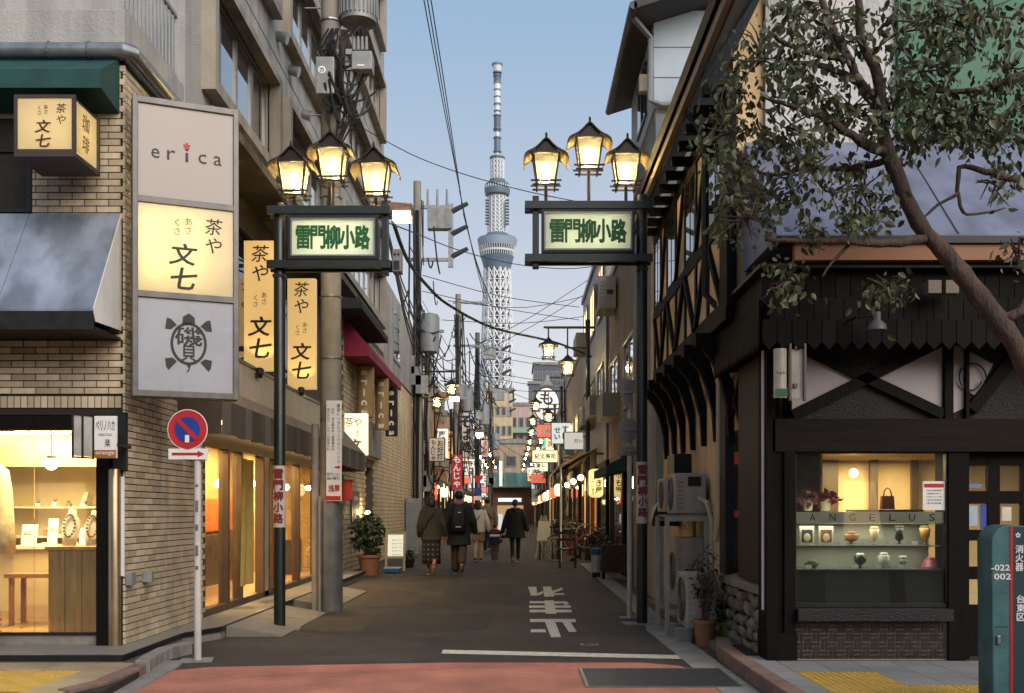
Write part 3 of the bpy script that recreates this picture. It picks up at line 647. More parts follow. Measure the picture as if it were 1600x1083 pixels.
def pot_plant(name, label, x, y, z, pr, ph, c, r, n, size, lm, pm, seed, group=None, stems=5, twig=False):
    t = thing(name, label, 'plant', (x, y, z), group); mb = MB()
    mb.lathe(x, y, [(pr * .72, z), (pr * .95, z + ph * .85), (pr * 1.06, z + ph * .86), (pr * 1.06, z + ph), (pr * .9, z + ph), (pr * .88, z + ph * .9)], 16); mb.build('pot', pm, t, smooth=True)
    rd = random.Random(seed); mb = MB()
    for i in range(stems):
        e = Vector(c) + Vector((rd.uniform(-.7, .7) * r[0], rd.uniform(-.7, .7) * r[1], rd.uniform(0, .8) * r[2])); b = Vector((x + rd.uniform(-.3, .3) * pr, y + rd.uniform(-.3, .3) * pr, z + ph * .8))
        m_ = (b + e) / 2 + Vector((rd.uniform(-.05, .05), rd.uniform(-.05, .05), .03)); mb.tube([b, m_, e], [.008, .006, .003], 5)
    mb.build('stem', mat('twig', (.09, .06, .04), .8), t); leaf_cloud(MB(), c, r, n, size, seed).build('foliage', lm, t, fix=False)
    return t
pot_plant('potted_flower', 'small pot of pink flowers outside the jewellery shop glass', -4.52, 9.0, .12, .09, .16, (-4.5, 9.0, .38), (.10, .1, .09), 60, .05, mat('pink_petal', (.5, .05, .16), .5), TERRA, 3)

# ---- lantern box sign
PAPER = milk('lit_paper', (.95, .85, .58), .65)
def lit_box(t, x0, x1, y0, y1, z0, z1, tubes, frame=.02, fm=None, faces=('f',), tm=None):
    """box sign: frame, opal face, tubes behind it"""
    fm = fm or BLACK; mb = MB()
    for a, b, c, d, e, f_ in ((x0, x1, y0, y1, z0 - frame, z0), (x0, x1, y0, y1, z1, z1 + frame), (x0 - frame, x0, y0, y1, z0 - frame, z1 + frame), (x1, x1 + frame, y0, y1, z0 - frame, z1 + frame)):
        if 's' in faces and a == x1: mb.box(a, b, y0, y0 + frame, e, f_); mb.box(a, b, y1 - frame, y1, e, f_)
        else: mb.box(a, b, y0, y1, e, f_)
    mb.box(x0, x1, y1 - .012, y1 - .002, z0, z1); mb.build('frame', fm, t)
    p = MB().box(x0, x1, y0 + .008, y0 + .012, z0, z1).build('front_face', PAPER, t)
    if 's' in faces: MB().box(x1 + .004, x1 + .008, y0 + frame, y1 - frame, z0, z1).build('side_face', PAPER, t)
    MB().box(x0 + .004, x1 - .004, y1 - .03, y1 - .013, z0, z1).build('reflector', WHITE, t)
    for x, a, b in tubes: MB().cyl((x, (y0 + y1) / 2 + .02, a), (x, (y0 + y1) / 2 + .02, b), .013, n=8).build('tube', tm or TUBE_W, t)
    return p
def bunshichi(mb, x, y, zt, w, h, u=(1, 0, 0), tall=False):
    """tea house lettering: two columns, big 文七 below left, 茶や right"""
    u = Vector(u); o = lambda a, b: Vector((x, y, zt)) + u * (w * a) + Vector((0, 0, -h * b))
    if not tall:
        vtext(mb, '茶や', o(.80, .20), h * .19, 1.15, u, bold=.004, slant=.15); vtext(mb, 'あさ', o(.52, .17), h * .09, 1.1, u); vtext(mb, 'くさ', o(.40, .19), h * .09, 1.1, u)
        vtext(mb, '文七', o(.47, .55), h * .25, 1.12, u, bold=.02, slant=.18, wide=1.15)
    else:
        vtext(mb, '茶や', o(.5, .10), w * .52, 1.15, u, bold=.006, slant=.15); vtext(mb, 'あさ', o(.62, .42), w * .18, 1.1, u); vtext(mb, 'くさ', o(.36, .44), w * .18, 1.1, u)
        vtext(mb, '文七', o(.5, .66), w * .60, 1.12, u, bold=.02, slant=.18, wide=1.1)
    return mb
yb_ = 8.62; lx0, lx1, lz0, lz1 = X(27, yb_), X(112, yb_), Z(233, yb_), Z(153, yb_)
t = thing('lantern_sign', 'glowing box lantern sign with brush lettering above the metal canopy', 'sign', ((lx0 + lx1) / 2, YL, lz0))
lit_box(t, lx0, lx1, yb_, yb_ + .52, lz0, lz1, [(lx0 + .12, lz0 + .04, lz1 - .04), (lx1 - .12, lz0 + .04, lz1 - .04)], .028, mat('dark_wood_frame', (.05, .035, .028), .6), ('f', 's'))
MB().box(lx0 - .028, lx1 + .028, yb_, yb_ + .52, lz0 - .06, lz0 - .029).build('base', mat('dark_wood_frame'), t); MB().box(lx0 + .1, lx1 - .1, yb_ + .52, YL, lz0 + .1, lz0 + .16).build('bracket', BLACK, t)
mb = MB(); bunshichi(mb, lx0, yb_ + .004, lz1, lx1 - lx0, lz1 - lz0); vtext(mb, '珈琲', (lx1 + .011, yb_ + .26, lz1 - .12), .14, 1.25, (0, 1, 0), bold=.01, slant=.15); mb.build('lettering', BROWN_INK, t)

# ---- three-panel sign on the corner
sa = math.atan2(.36, .84); su = Vector((math.cos(sa), math.sin(sa), 0)); sn = Vector((su.y, -su.x, 0)); so = Vector((X(207, 9.1), 9.1, 0)); SW = .90
t = thing('shop_sign', 'tall framed three panel corner sign with a turtle crest at its foot', 'sign', (so.x, so.y, 2.4))
zs = [Z(152, 9.1), Z(308, 9.1), Z(457, 9.1), Z(613, 9.1)]
def sbox(mb, a0, a1, d0, d1, z0, z1):
    pts = [so + su * a - sn * d + Vector((0, 0, z)) for z in (z0, z1) for d in (d0, d1) for a in (a0, a1)]
    return mb.add(pts, [(0, 2, 3, 1), (4, 5, 7, 6), (0, 1, 5, 4), (2, 6, 7, 3), (0, 4, 6, 2), (1, 3, 7, 5)])
mb = MB()
for z in zs: sbox(mb, 0, SW, 0, .2, z - .028, z + .028)
for a in (0, SW - .045): sbox(mb, a - .001, a + .046, -.002, .201, zs[3] - .03, zs[0] + .03)
mb.build('frame', mat('sign_frame_grey', (.12, .115, .11), .4, .5, var=.3, scale=6, streak=.3), t, bev=.004); sbox(MB(), .04, SW - .04, .19, .2, zs[3], zs[0]).build('back', GREYBOX, t)
OPAL = mat('opal_panel', (.36, .31, .28), .35, var=.05, scale=2); OPAL_G = mat('opal_panel_grey', (.33, .335, .37), .3, var=.08, scale=2)
for i, m_ in enumerate((OPAL, PAPER, OPAL_G)): sbox(MB(), .045, SW - .045, .02, .026, zs[i + 1] + .028, zs[i] - .028).build('panel', m_, t)
sbox(MB(), .05, SW - .05, .17, .185, zs[2] + .03, zs[1] - .03).build('reflector', WHITE, t)
for a in (.16, .47): q = so + su * a - sn * .11; MB().cyl((q.x, q.y, zs[2] + .14), (q.x, q.y, zs[1] - .12), .013, n=8).build('tube', TUBE_W, t)
mb = MB(); at_ = lambda a, z, d=.016: so + su * a - sn * d + Vector((0, 0, z))
for i, ch in enumerate('erica'): text(mb, ch, at_(.19 + .132 * i, (zs[0] + zs[1]) / 2 - .02 + (.014 if ch == 'i' else 0)), .028 if ch == 'i' else .07, .115 if ch == 'i' else .085, su)
bunshichi(mb, *at_(.06, 0)[:2], zs[1] - .03, SW - .12, zs[1] - zs[2] - .06, su)
mb.build('lettering', INK, t)
mb = MB(); q = at_(.19 + .264, (zs[0] + zs[1]) / 2 + .075)
for k in range(5): a = math.pi / 2 + k * 2 * math.pi / 5; mb.add([q, q + su * .026 * math.cos(a - .5) + Vector((0, 0, .026 * math.sin(a - .5))), q + su * .034 * math.cos(a) + Vector((0, 0, .034 * math.sin(a))), q + su * .026 * math.cos(a + .5) + Vector((0, 0, .026 * math.sin(a + .5)))], [(0, 1, 2, 3)])
mb.build('flower_dot', RED, t)
tz = (zs[2] + zs[3]) / 2 + .02; mb = MB(); pt = lambda a, z: at_(SW / 2 + .02 + a, tz + z)
n = 28; ring = [(math.cos(2 * math.pi * i / n), math.sin(2 * math.pi * i / n)) for i in range(n)]
mb.add([pt(.155 * a, .19 * b) for a, b in ring] + [pt(.132 * a, .165 * b) for a, b in ring], [(i, (i + 1) % n, n + (i + 1) % n, n + i) for i in range(n)])
for sx_ in (-1, 1):
    mb.add([pt(sx_ * a, z) for a, z in ((.10, .16), (.15, .21), (.185, .22), (.20, .12), (.15, .12))], [(0, 1, 2, 3, 4)])
    mb.add([pt(sx_ * a, z) for a, z in ((.10, -.16), (.14, -.13), (.20, -.14), (.19, -.21), (.17, -.24))], [(0, 1, 2, 3, 4)])
mb.add([pt(a, z) for a, z in ((-.055, .17), (.055, .17), (.05, .235), (0, .27), (-.05, .235))], [(0, 1, 2, 3, 4)]); mb.add([pt(a, z) for a, z in ((-.02, -.18), (.02, -.18), (.005, -.24), (-.025, -.26), (0, -.22))], [(0, 1, 2, 3, 4)])
text(mb, '磯', pt(0, .065), .235, .17, su, bold=.012); text(mb, '貝', pt(0, -.085), .13, .14, su, bold=.012); mb.build('turtle_crest', INK, t)
mb = MB(); mb.bar(so + su * .05 - sn * .1 + Vector((0, 0, 4.4)), Vector((XL - .02, 9.5, 4.4)), .04); mb.bar(so + su * .05 - sn * .1 + Vector((0, 0, 2.9)), Vector((XL - .02, 9.5, 2.9)), .04); mb.build('bracket', STEEL, t)

# ---- small double sign over the column
y_ = 8.95; t = thing('hanging_sign', 'small worn white double sign with orange foot over the brass column', 'sign', (X(160, y_), y_, Z(718, y_)))
x0, x1, z0, z1 = X(147, y_), X(182, y_), Z(716, y_), Z(650, y_)
MB().box(x0, x1, y_, y_ + .03, z0, z1).build('board', WHITE, t, bev=.004); MB().box(x0 + .004, x1 - .004, y_ - .004, y_, z0 + .004, z0 + .07).build('orange_band', mat('rust_orange', (.32, .12, .02), .5), t)
mb = MB(); q = [(X(114, 8.75), 8.75), (x0 - .01, y_ + .01)]
mb.add([(q[0][0], q[0][1], z0 + .01), (q[1][0], q[1][1], z0 + .01), (q[1][0], q[1][1], z1), (q[0][0], q[0][1], z1 - .0)], [(0, 1, 2, 3)]); mb.prism([(q[0][0], q[0][1] + .01, z0 + .01), (q[1][0], q[1][1] + .01, z0 + .01), (q[1][0], q[1][1] + .01, z1), (q[0][0], q[0][1] + .01, z1)], (0, .01, 0)); mb.build('side_board', mat('faded_board', (.38, .37, .34), .5, var=.3), t)
mb = MB()
for x_, yy in (q[0], ((q[0][0] + q[1][0]) / 2, (q[0][1] + q[1][1]) / 2 - .01), q[1]): mb.box(x_ - .007, x_ + .007, yy - .012, yy + .002, z0 - .01, z1 + .01)
mb.bar((q[0][0], q[0][1] - .004, z0), (q[1][0], q[1][1], z0), .014); mb.bar((q[0][0], q[0][1] - .004, z1), (q[1][0], q[1][1], z1), .014); mb.build('frame', BLACK, t)
mb = MB(); text(mb, 'ペリノハカ', ((x0 + x1) / 2, y_ - .003, z1 - .08), .16, .09, bold=.004); text(mb, 'CHIKO GOLD', ((x0 + x1) / 2, y_ - .003, z1 - .16), .12, .02); text(mb, '楽', ((x0 + x1) / 2 + .02, y_ - .003, z1 - .23), .05, .07); mb.build('lettering', INK, t)
mb = MB(); text(mb, 'orange', ((x0 + x1) / 2, y_ - .007, z0 + .038), .16, .035, bold=.01); mb.build('orange_lettering', WHITE, t); MB().box(x1, X(197, YL), y_ + .01, YL, z0 + .1, z0 + .13).build('bracket', BLACK, t)

# ---- no-parking sign
bx, by, _ = G(309, 1033); t = thing('traffic_sign', 'round blue and red no parking sign with red arrow plate on a white pole', 'traffic sign', (bx, by, 0))
MB().cyl((bx, by, .0), (bx, by, Z(655, by)), .031, n=14).build('pole', mat('pole_white', (.55, .52, .48), .5, var=.15, scale=6, streak=.25), t, smooth=True)
sy_ = by - .045; cx_, cz = X(293, sy_), Z(671, sy_); rr = 31.5 / F * sy_
def disc(r0, r1, y, m_, name, n=32):
    mb = MB(); cs = [(math.cos(2 * math.pi * i / n), math.sin(2 * math.pi * i / n)) for i in range(n)]
    if r0: mb.add([(cx_ + a * r1, y, cz + b * r1) for a, b in cs] + [(cx_ + a * r0, y, cz + b * r0) for a, b in cs], [(i, (i + 1) % n, n + (i + 1) % n, n + i) for i in range(n)])
    else: mb.prism([(cx_ + a * r1, y, cz + b * r1) for a, b in cs], (0, .006, 0))
    return mb.build(name, m_, t)
disc(0, rr, sy_, WHITE, 'plate'); disc(rr * .62, rr * .96, sy_ - .002, RED, 'red_ring'); disc(0, rr * .63, sy_ - .008, mat('sign_blue', (.015, .045, .26), .4), 'blue_field')
mb = MB(); mb.bar((cx_ - rr * .5, sy_ - .0105, cz + rr * .5), (cx_ + rr * .5, sy_ - .0105, cz - rr * .5), .003, .038, (0, 0, 1)); mb.build('red_slash', RED, t)
MB().box(cx_ - .018, cx_ + .018, sy_ - .014, sy_ - .012, cz - .115, cz - .05, ).build('sticker', WHITE, t)
x0, x1, z0, z1 = X(263, sy_), X(325, sy_), Z(718, sy_), Z(701, sy_)
MB().box(x0, x1, sy_, sy_ + .006, z0, z1).build('arrow_plate', WHITE, t, bev=.002); mb = MB(); zc = (z0 + z1) / 2
mb.add([(x0 + .03, sy_ - .002, zc - .012), (x1 - .09, sy_ - .002, zc - .012), (x1 - .09, sy_ - .002, zc + .012), (x0 + .03, sy_ - .002, zc + .012), (x1 - .09, sy_ - .002, zc - .03), (x1 - .03, sy_ - .002, zc), (x1 - .09, sy_ - .002, zc + .03)], [(0, 1, 2, 3), (4, 5, 6)]); mb.build('arrow', RED, t)
MB().box(bx - .15, bx + .12, by - .1, by + .14, .0, .012, rz=.2).build('foot_slab', CONCRETE, t)
mb = MB()
for z, h in ((1.52, .02), (1.30, .1), (1.14, .05), (.92, .09), (.80, .03)): mb.box(bx - .012, bx + .014, by - .036, by - .032, z, z + h)
mb.build('sticker', mat('sticker_dark', (.12, .14, .12), .6, var=.5, scale=60), t)

# ---- tea shop along the lane (part of the corner building)
FRAME = mat('shop_frame_brown', (.07, .045, .03), .45, var=.2)
segs = [(11.74, 12.72, 'g'), (12.8, 13.35, 'd'), (13.4, 14.5, 'o'), (14.9, 15.25, 'b'), (15.4, 18.4, 'g'), (18.45, 20.7, 'g')]
mb = MB(); mb.box(XL - .14, XL - .02, 11.71, 20.9, 2.06, 2.35); mb.box(XL - .14, XL - .02, 11.71, 20.9, .12, .2)
for y in (11.71, 12.72, 13.35, 14.5, 14.8, 15.28, 16.9, 18.4, 20.7): mb.box(XL - .139, XL - .022, y, y + .08, .2, 2.06)
mb.build('shopfront_frame', FRAME, bA)
for y0, y1 in ((11.79, 12.72), (12.8, 13.35), (15.36, 16.9), (16.98, 18.4), (18.48, 20.7)): MB().box(XL - .085, XL - .079, y0, y1, .2, 2.06).build('pane', glass('lane_glass', (.92, .94, .9), .4, .03), bA)
MB().box(XL - .12, XL - .02, 14.58, 14.8, .12, 2.06).build('pier', BRICK_J, bA)
mb = MB(); mb.box(-4.9, -4.8, 11.77, 20.9, .12, 2.35).box(-6.2, XL - .15, 11.72, 11.76, .2, 2.4).box(-6.2, XL - .15, 20.9, 20.95, .2, 2.4); mb.build('tea_room_wall', mat('tea_room', (.42, .27, .12), .8), bA)
MB().box(-6.2, XL - .14, 11.7, 20.9, .1, .19).build('tea_room_floor', FLOORW, bA); MB().box(-6.2, XL - .15, 11.7, 20.9, 2.36, 2.4).build('tea_room_ceiling', WARM, bA)
mb = MB(); mb.box(-4.7, -4.2, 11.9, 12.6, .19, .85).box(-4.78, -4.6, 15.4, 18, .19, .95).box(-4.4, -4.0, 18.6, 19.6, .19, .8); mb.build('tea_room_furniture', FRAME, bA)
MB().box(-4.79, -4.76, 15.6, 17.8, 1.0, 1.5).build('red_panel', mat('orange_panel', (.5, .13, .03), .5), bA)
for y in (12.4, 16.5, 19): lamp('AREA', (-4.1, y, 2.33), 120, (1, .66, .28), bA, .5, name='ceiling_light'); MB().ball((-4.2, y + .2, 1.75), .06).build('pendant', emis('pendant_glow', (1, .7, .32), 14), bA)
mb = MB(); rings = []
CLOTH_Y = mat('yellow_cloth', (.50, .36, .10), .9, var=.15, scale=4)
mb.add([(XL - .01 + .03 * math.sin(i * 1.1) + j * .0, 13.35 + .5 * i / 8 - (j == 0) * .12 * (1 - i / 8), 1.98 - 1.62 * (1 - j)) for j in (1, 0) for i in range(9)], [(i, i + 1, 10 + i, 9 + i) for i in range(8)]); mb.build('door_curtain', CLOTH_Y, bA)
mb = MB(); vtext(mb, '茶や文七', (XL + .03, 13.55, 1.6), .11, 1.2, (0, 1, 0)); mb.build('curtain_lettering', RED, bA)
AWN = mat('brown_awning', (.085, .06, .042), .8, var=.25, scale=2.5, bump=.1)
mb = MB(); mb.prism([(XL - .01, 10.75, 2.98), (XL + .46, 10.75, 2.46), (XL + .46, 10.75, 2.43), (XL - .01, 10.75, 2.90)], (0, 10.1, 0)); mb.build('awning', mat('tan_awning', (.20, .145, .10), .85, var=.2, scale=3), bA)
n = 34
for i in range(n):
    y0 = 10.75 + 10.1 * i / n; MB().box(XL + .455, XL + .47, y0, y0 + 10.1 / n - .002, 2.10 + (.012 if i % 2 else 0), 2.45).build('valance_strip', AWN if i % 3 else mat('grey_awning', (.13, .11, .095), .8), bA)
MB().prism([(XL, 10.74, 2.9), (XL + .45, 10.74, 2.44), (XL + .45, 10.74, 2.1), (XL, 10.74, 2.1)], (0, .008, 0)).build('awning_end', AWN, bA); MB().prism([(XL, 20.86, 2.9), (XL + .45, 20.86, 2.44), (XL + .45, 20.86, 2.1), (XL, 20.86, 2.1)], (0, .008, 0)).build('awning_end', AWN, bA)
MB().box(XL + .1, XL + .16, 11, 20.5, 2.3, 2.33).build('awning_light', emis('awning_strip', (1, .7, .32), 4.0), bA)
y0 = 11.2
while y0 < 18.6: MB().box(XL + .28, XL + .30, y0, y0 + .88, 2.62, 3.02).build('balcony_panel', mat('pale_panel', (.42, .36, .28), .5, var=.12, rnd=.1), bA); y0 += .9
MB().bar((XL + .29, 11.2, 3.04), (XL + .29, 18.7, 3.04), .04).build('balcony_rail', ALU, bA)
for k, (y0_, y1_) in enumerate(((11.85, 12.25), (15.5, 15.95), (17.6, 18.3), (19.4, 20.2))):
    mb = MB(); n = 10; mb.add([(XL - .30 + .035 * math.sin(i * 1.7), y0_ + (y1_ - y0_) * i / n, z_) for z_ in (.25, 2.04) for i in range(n + 1)], [(i, i + 1, n + 2 + i, n + 1 + i) for i in range(n)]); mb.build('curtain', CLOTH_Y, bA, smooth='all')
# lit upright signs and the tea sign past the awning
for k, (y, pxa, pxb, pya, pyb) in enumerate(((13.0, 381, 432, 376, 579), (15.6, 449, 493, 435, 608))):
    x0, x1, z0, z1 = X(pxa, y), X(pxb, y), Z(pyb, y), Z(pya, y)
    t = thing('tea_sign', ['tall amber upright tea house sign beside the three panel sign', 'tall amber upright tea house sign between black post and utility pole'][k], 'sign', (XL, y, z0), 'amber upright signs of the tea house')
    MB().box(x0, x1, y, y + .12, z0, z1).build('board', backlit('amber_board', (1.0, .64, .24), .26, (.55, .38, .15)), t, bev=.004); mb = MB(); bunshichi(mb, x0, y - .003, z1, x1 - x0, z1 - z0, tall=True); mb.build('lettering', INK, t)
    MB().box(XL - .05, x0 + .1, y + .12, y + .16, z1 - .3, z1 - .26).box(XL - .05, x0 + .1, y + .12, y + .16, z0 + .26, z0 + .3).build('bracket', BLACK, t)
    MB().bar((XL, y - .25, z0 - .1), (x0 + .25, y - .25, z0 - .1), .05).build('spot_arm', BLACK, t); MB().cyl((x0 + .25, y - .25, z0 - .1), (x0 + .25, y - .20, z0 - .02), .045, .05).build('spot_head', BLACK, t)
    lamp('SPOT', (x0 + .24, y - .2, z0 - .0), 9, (1, .72, .35), t, .03, (R(168), 0, 0), name='spot_light').data.spot_size = R(80)
y = 21.3; x0, x1, z0, z1 = X(535, y), X(574, y), Z(711, y), Z(646, y)
t = thing('tea_sign', 'square lit cream tea sign past the brown awning end', 'sign', (x0, y, z0)); MB().box(x0, x1, y, y + .15, z0, z1).build('board', backlit('cream_lit', (1.0, .80, .45), .75), t, bev=.005)
mb = MB(); text(mb, '茶や', (x0 * .6 + x1 * .4 + .02, y - .004, z1 - .18), .34, .2); vtext(mb, 'あさくさ', (x1 - .2, y - .004, z1 - .38), .08); text(mb, '文', (x1 - .25, y - .004, z0 + .2), .28, .26, bold=.015); mb.build('lettering', INK, t); MB().box(XL - .05, x0, y + .05, y + .09, z1 - .3, z1 - .25).build('bracket', BLACK, t)
mb = MB(); mb.prism([(XL, 20.2, 6.1), (XL + .5, 20.2, 5.35), (XL + .5, 20.2, 5.22), (XL, 20.2, 5.22)], (0, 4.2, 0)); tag(mb.build('black_awning', mat('black_canvas', (.016, .017, .018), .8, var=.3)), 'black sloping awning jutting from the stucco wall past the pole', 'awning')
# ================================================================ lamps
COPPER = mat('lamp_bronze', (.028, .021, .016), .4, .5, var=.3, scale=20)
LGLASS = milk('lamp_glass', (.98, .88, .62), .45, .80)
def lantern(parent, x, y, z, s=1.0, hang=0, bulb=None, power=0, willow=True, roof='gable'):
    """one lantern part: corner bars, four panes, bulb, curved roof; z is the bottom of its glass"""
    h, a, b = .30 * s, .10 * s, .145 * s; mb = MB()
    for i, j in ((-1, -1), (1, -1), (1, 1), (-1, 1)): mb.bar((x + i * a, y + j * a, z - .03 * s), (x + i * b, y + j * b, z + h), .018 * s)
    for k in (-1, 1):
        for zz in (z, z - .045 * s):
            e = .17 * s if zz == z else .15 * s
            mb.bar((x - e, y + k * a, zz), (x + e, y + k * a, zz), .016 * s, .018 * s); mb.bar((x + k * a, y - e, zz - .004), (x + k * a, y + e, zz - .004), .016 * s, .018 * s)
        mb.bar((x - b, y + k * b, z + h), (x + b, y + k * b, z + h), .02 * s); mb.bar((x + k * b, y - b, z + h - .003), (x + k * b, y + b, z + h - .003), .02 * s)
    L_ = mb.build('lantern', COPPER, parent)
    for i, j in ((0, -1), (0, 1), (-1, 0), (1, 0)):
        p = []
        for w, zz in ((a, z), (b, z + h)):
            o = Vector((x + i * w * .97, y + j * w * .97, zz)); d = Vector((j, i, 0)); p += [o - d * w * .95, o + d * w * .95]
        MB().quad(p[0], p[1], p[3], p[2]).build('pane', LGLASS, L_, fix=False)
    MB().ball((x, y, z + .14 * s), (.045 * s, .045 * s, .085 * s), 10, 8).build('bulb', bulb or BULB, L_, smooth='all')
    mb = MB(); zr = z + h; n = 9
    if roof == 'gable':
        prof = [(0, .155), (.035, .13), (.075, .085), (.12, .045), (.165, .02), (.205, .002), (.235, -.025), (.25, -.075)]
        top = [(-u, v) for u, v in prof[::-1]] + prof[1:]; d = .185 * s; th = .016 * s
        rings = [[(x + u * s, y + e, zr + v * s + o) for u, v in top] for e, o in ((-d, 0), (d, 0))]
        m = len(top); mb.add(rings[0] + rings[1], [(i, i + 1, m + i + 1, m + i) for i in range(m - 1)])
        low = [[(x + u * s * .97, y + e, zr + v * s - th) for u, v in top] for e in (-d, d)]; mb.add(low[0] + low[1], [(i + 1, i, m + i, m + i + 1) for i in range(m - 1)])
        for e, lo in ((0, 0), (1, 1)): mb.add(rings[e] + low[lo], [(i, i + 1, m + i + 1, m + i) for i in range(m - 1)])
        for e in (-1, 1): mb.add([(x - .14 * s, y + e * b, zr), (x + .14 * s, y + e * b, zr), (x + .075 * s, y + e * b, zr + .08 * s), (x, y + e * b, zr + .14 * s), (x - .075 * s, y + e * b, zr + .08 * s)], [(0, 1, 2, 3, 4)])
        mb.bar((x, y - d, zr + .155 * s), (x, y + d, zr + .155 * s), .024 * s); mb.ball((x, y - d * .9, zr + .18 * s), (.014 * s, .014 * s, .03 * s), 8, 5)
    else:
        prof = [(.235, -.03), (.20, .0), (.15, .028), (.10, .07), (.05, .13), (.012, .18)]
        mb.loft([[(x + u * s * i, y + u * s * j, zr + v * s) for i, j in ((-1, -1), (1, -1), (1, 1), (-1, 1))] for u, v in prof]); mb.ball((x, y, zr + .2 * s), .02 * s, 8, 5)
    mb.build('roof', COPPER, L_, fix=False)
    if roof == 'gable':
        mb = MB()
        for k in range(9):
            yy = y - .17 * s + k * .0425 * s
            for sx_ in (-1, 1): mb.tube([(x + sx_ * u * s, yy, zr + v * s - .024 * s) for u, v in ((.15, .026), (.2, .004), (.235, -.03), (.247, -.075))], .0055 * s, 4)
        mb.build('eave_rib', mat('eave_rib', (.22, .16, .08), .5), L_, kind='stuff')
    if willow:
        mb = MB(); yy = y - (a + b) / 2 - .012 * s
        for i, (u, v, q) in enumerate(((-.03, .23, .3), (-.015, .20, .35), (-.02, .165, .3), (.01, .15, .3), (.022, .12, .2), (.04, .10, .15))): mb.bar((x + u * s, yy - (v - .15) * .14 * s, z + v * s), (x + (u + .022 * q) * s, yy - (v - .19) * .14 * s, z + (v - .045) * s), .007 * s, .002)
        mb.tube([(x - .045 * s, yy - .014 * s, z + .245 * s), (x, yy - .016 * s, z + .262 * s), (x + .06 * s, yy - .02 * s, z + .285 * s)], .003 * s, 4); mb.build('willow_leaf', INK, L_)
    if power: lamp('POINT', (x, y, z + .14 * s), power, (1, .76, .40), L_, .05 * s, name='bulb_light')
    return L_
GOPAL = milk('green_opal', (.90, .94, .80), .6)
def gate(label, y, ppx, py_base, py_top, beam, sign, by_, lan, vpx, tagpx, side):
    x = X(ppx, y); t = thing('gate_lamp', label, 'street gate', (x, y, 0), 'lantern gates at the lane mouth')
    zt = Z(py_top, y); mb = MB(); mb.lathe(x, y, [(.064, 0), (.064, zt), (.058, zt + .012), (.03, zt + .018)], 18); mb.build('post', POST_G, t, smooth=True)
    MB().box(x - .22, x + .22, y - .16, y + .16, .0, .012, rz=.15).build('foot_slab', CONCRETE, t)
    za, zb = Z(by_[0], y), Z(by_[1], y); xa, xb = X(beam[0], y), X(beam[1], y)
    for z in (za, zb): MB().box(xa, xb, y - .115, y - .068, z - .045, z + .045).box(xa, xb, y + .068, y + .115, z - .045, z + .045).build('beam', POST_G, t, bev=.004)
    xv = X(vpx, y); MB().box(xv - .037, xv + .037, y - .06, y + .06, zb - .1, za + .12).build('upright', POST_G, t, bev=.006)
    s0, s1, s2, s3 = X(sign[0], y), X(sign[1], y), Z(sign[3], y), Z(sign[2], y); d = .11
    mb = MB(); e = .03
    mb.box(s0 - e, s1 + e, y - d, y + d, s2 - e, s2).box(s0 - e, s1 + e, y - d, y + d, s3, s3 + e).box(s0 - e, s0, y - d, y + d, s2, s3).box(s1, s1 + e, y - d, y + d, s2, s3)
    sg = mb.build('sign', BLACK, t); MB().box(s0, s1, y - d + .012, y - d + .018, s2, s3).box(s0, s1, y + d - .018, y + d - .012, s2, s3).build('face', GOPAL, sg)
    MB().cyl((s0 + .08, y, (s2 + s3) / 2 + .1), (s1 - .08, y, (s2 + s3) / 2 + .1), .013, n=8).build('tube', TUBE, sg); MB().cyl((s0 + .08, y, s2 + .1), (s1 - .08, y, s2 + .1), .013, n=8).build('tube', TUBE, sg)
    mb = MB(); cw = (s1 - s0) * .168
    for i, ch in enumerate('雷門柳小路'): text(mb, ch, (s0 + (s1 - s0) * .15 + cw * i * 1.04, y - d + .006, (s2 + s3) / 2), cw * 1.02, (s3 - s2) * .6, bold=.029 if ch in '雷門' else .042)
    mb.build('lettering', GREEN_INK, sg)
    mb = MB(); mb.box(s0, s1, y - d - .006, y - d + .004, s2, s2 + .016).box(s0, s1, y - d - .006, y - d + .004, s3 - .016, s3).box(s0, s0 + .016, y - d - .005, y - d + .004, s2 + .016, s3 - .016).box(s1 - .016, s1, y - d - .005, y - d + .004, s2 + .016, s3 - .016); mb.build('bezel', ALU, sg)
    MB().box(s0, s1, y - .05, y + .05, zb + .046, s2 - e).build('sign_foot', mat('warm_block', (.20, .10, .05), .6), t)
    for px, pt_, pb in lan:
        lx = X(px, y); zb_ = Z(pb, y); MB().cyl((lx, y, za + .045), (lx, y, zb_ - .02), .019, n=10).box(lx - .05, lx + .05, y - .05, y + .05, za + .045, za + .055).build('lantern_stem', COPPER, t)
        lantern(t, lx, y, zb_, 1.04, power=120)
    if tagpx:
        z0, z1 = Z(tagpx[1], y), Z(tagpx[0], y); pl = MB(); pl.lathe(x, y, [(.068, z0), (.068, z1)], 20); p = pl.build('name_plate', mat('plate_pink', (.50, .42, .38), .5, var=.12, scale=6), t, smooth=True)
        mb = MB(); vtext(mb, '雷門柳小路', (x, y - .0705, z1 - .09), .105, 1.17, bold=.035); mb.build('lettering', mat('plate_red', (.16, .015, .02), .5), p)
    MB().box(x - .066, x + .066, y - .066, y + .066, zb - .13, zb - .10).build('clamp', BLACK, t)
    return t
gl = gate('black lantern gate post standing before the tea shop awning', 11.65, 437, 983, 320, (420, 612), (457, 588, 345, 404), (332, 416), ((460, 232, 302), (520, 212, 280), (587, 232, 304)), 602, (728, 824), -1)
gr = gate('black lantern gate post standing before the half timbered wall', 12.2, 1003, 975, 307, (820, 1018), (850, 986, 335, 394), (324, 406), ((853, 220, 286), (920, 195, 262), (978, 220, 287)), 837, (722, 818), 1)
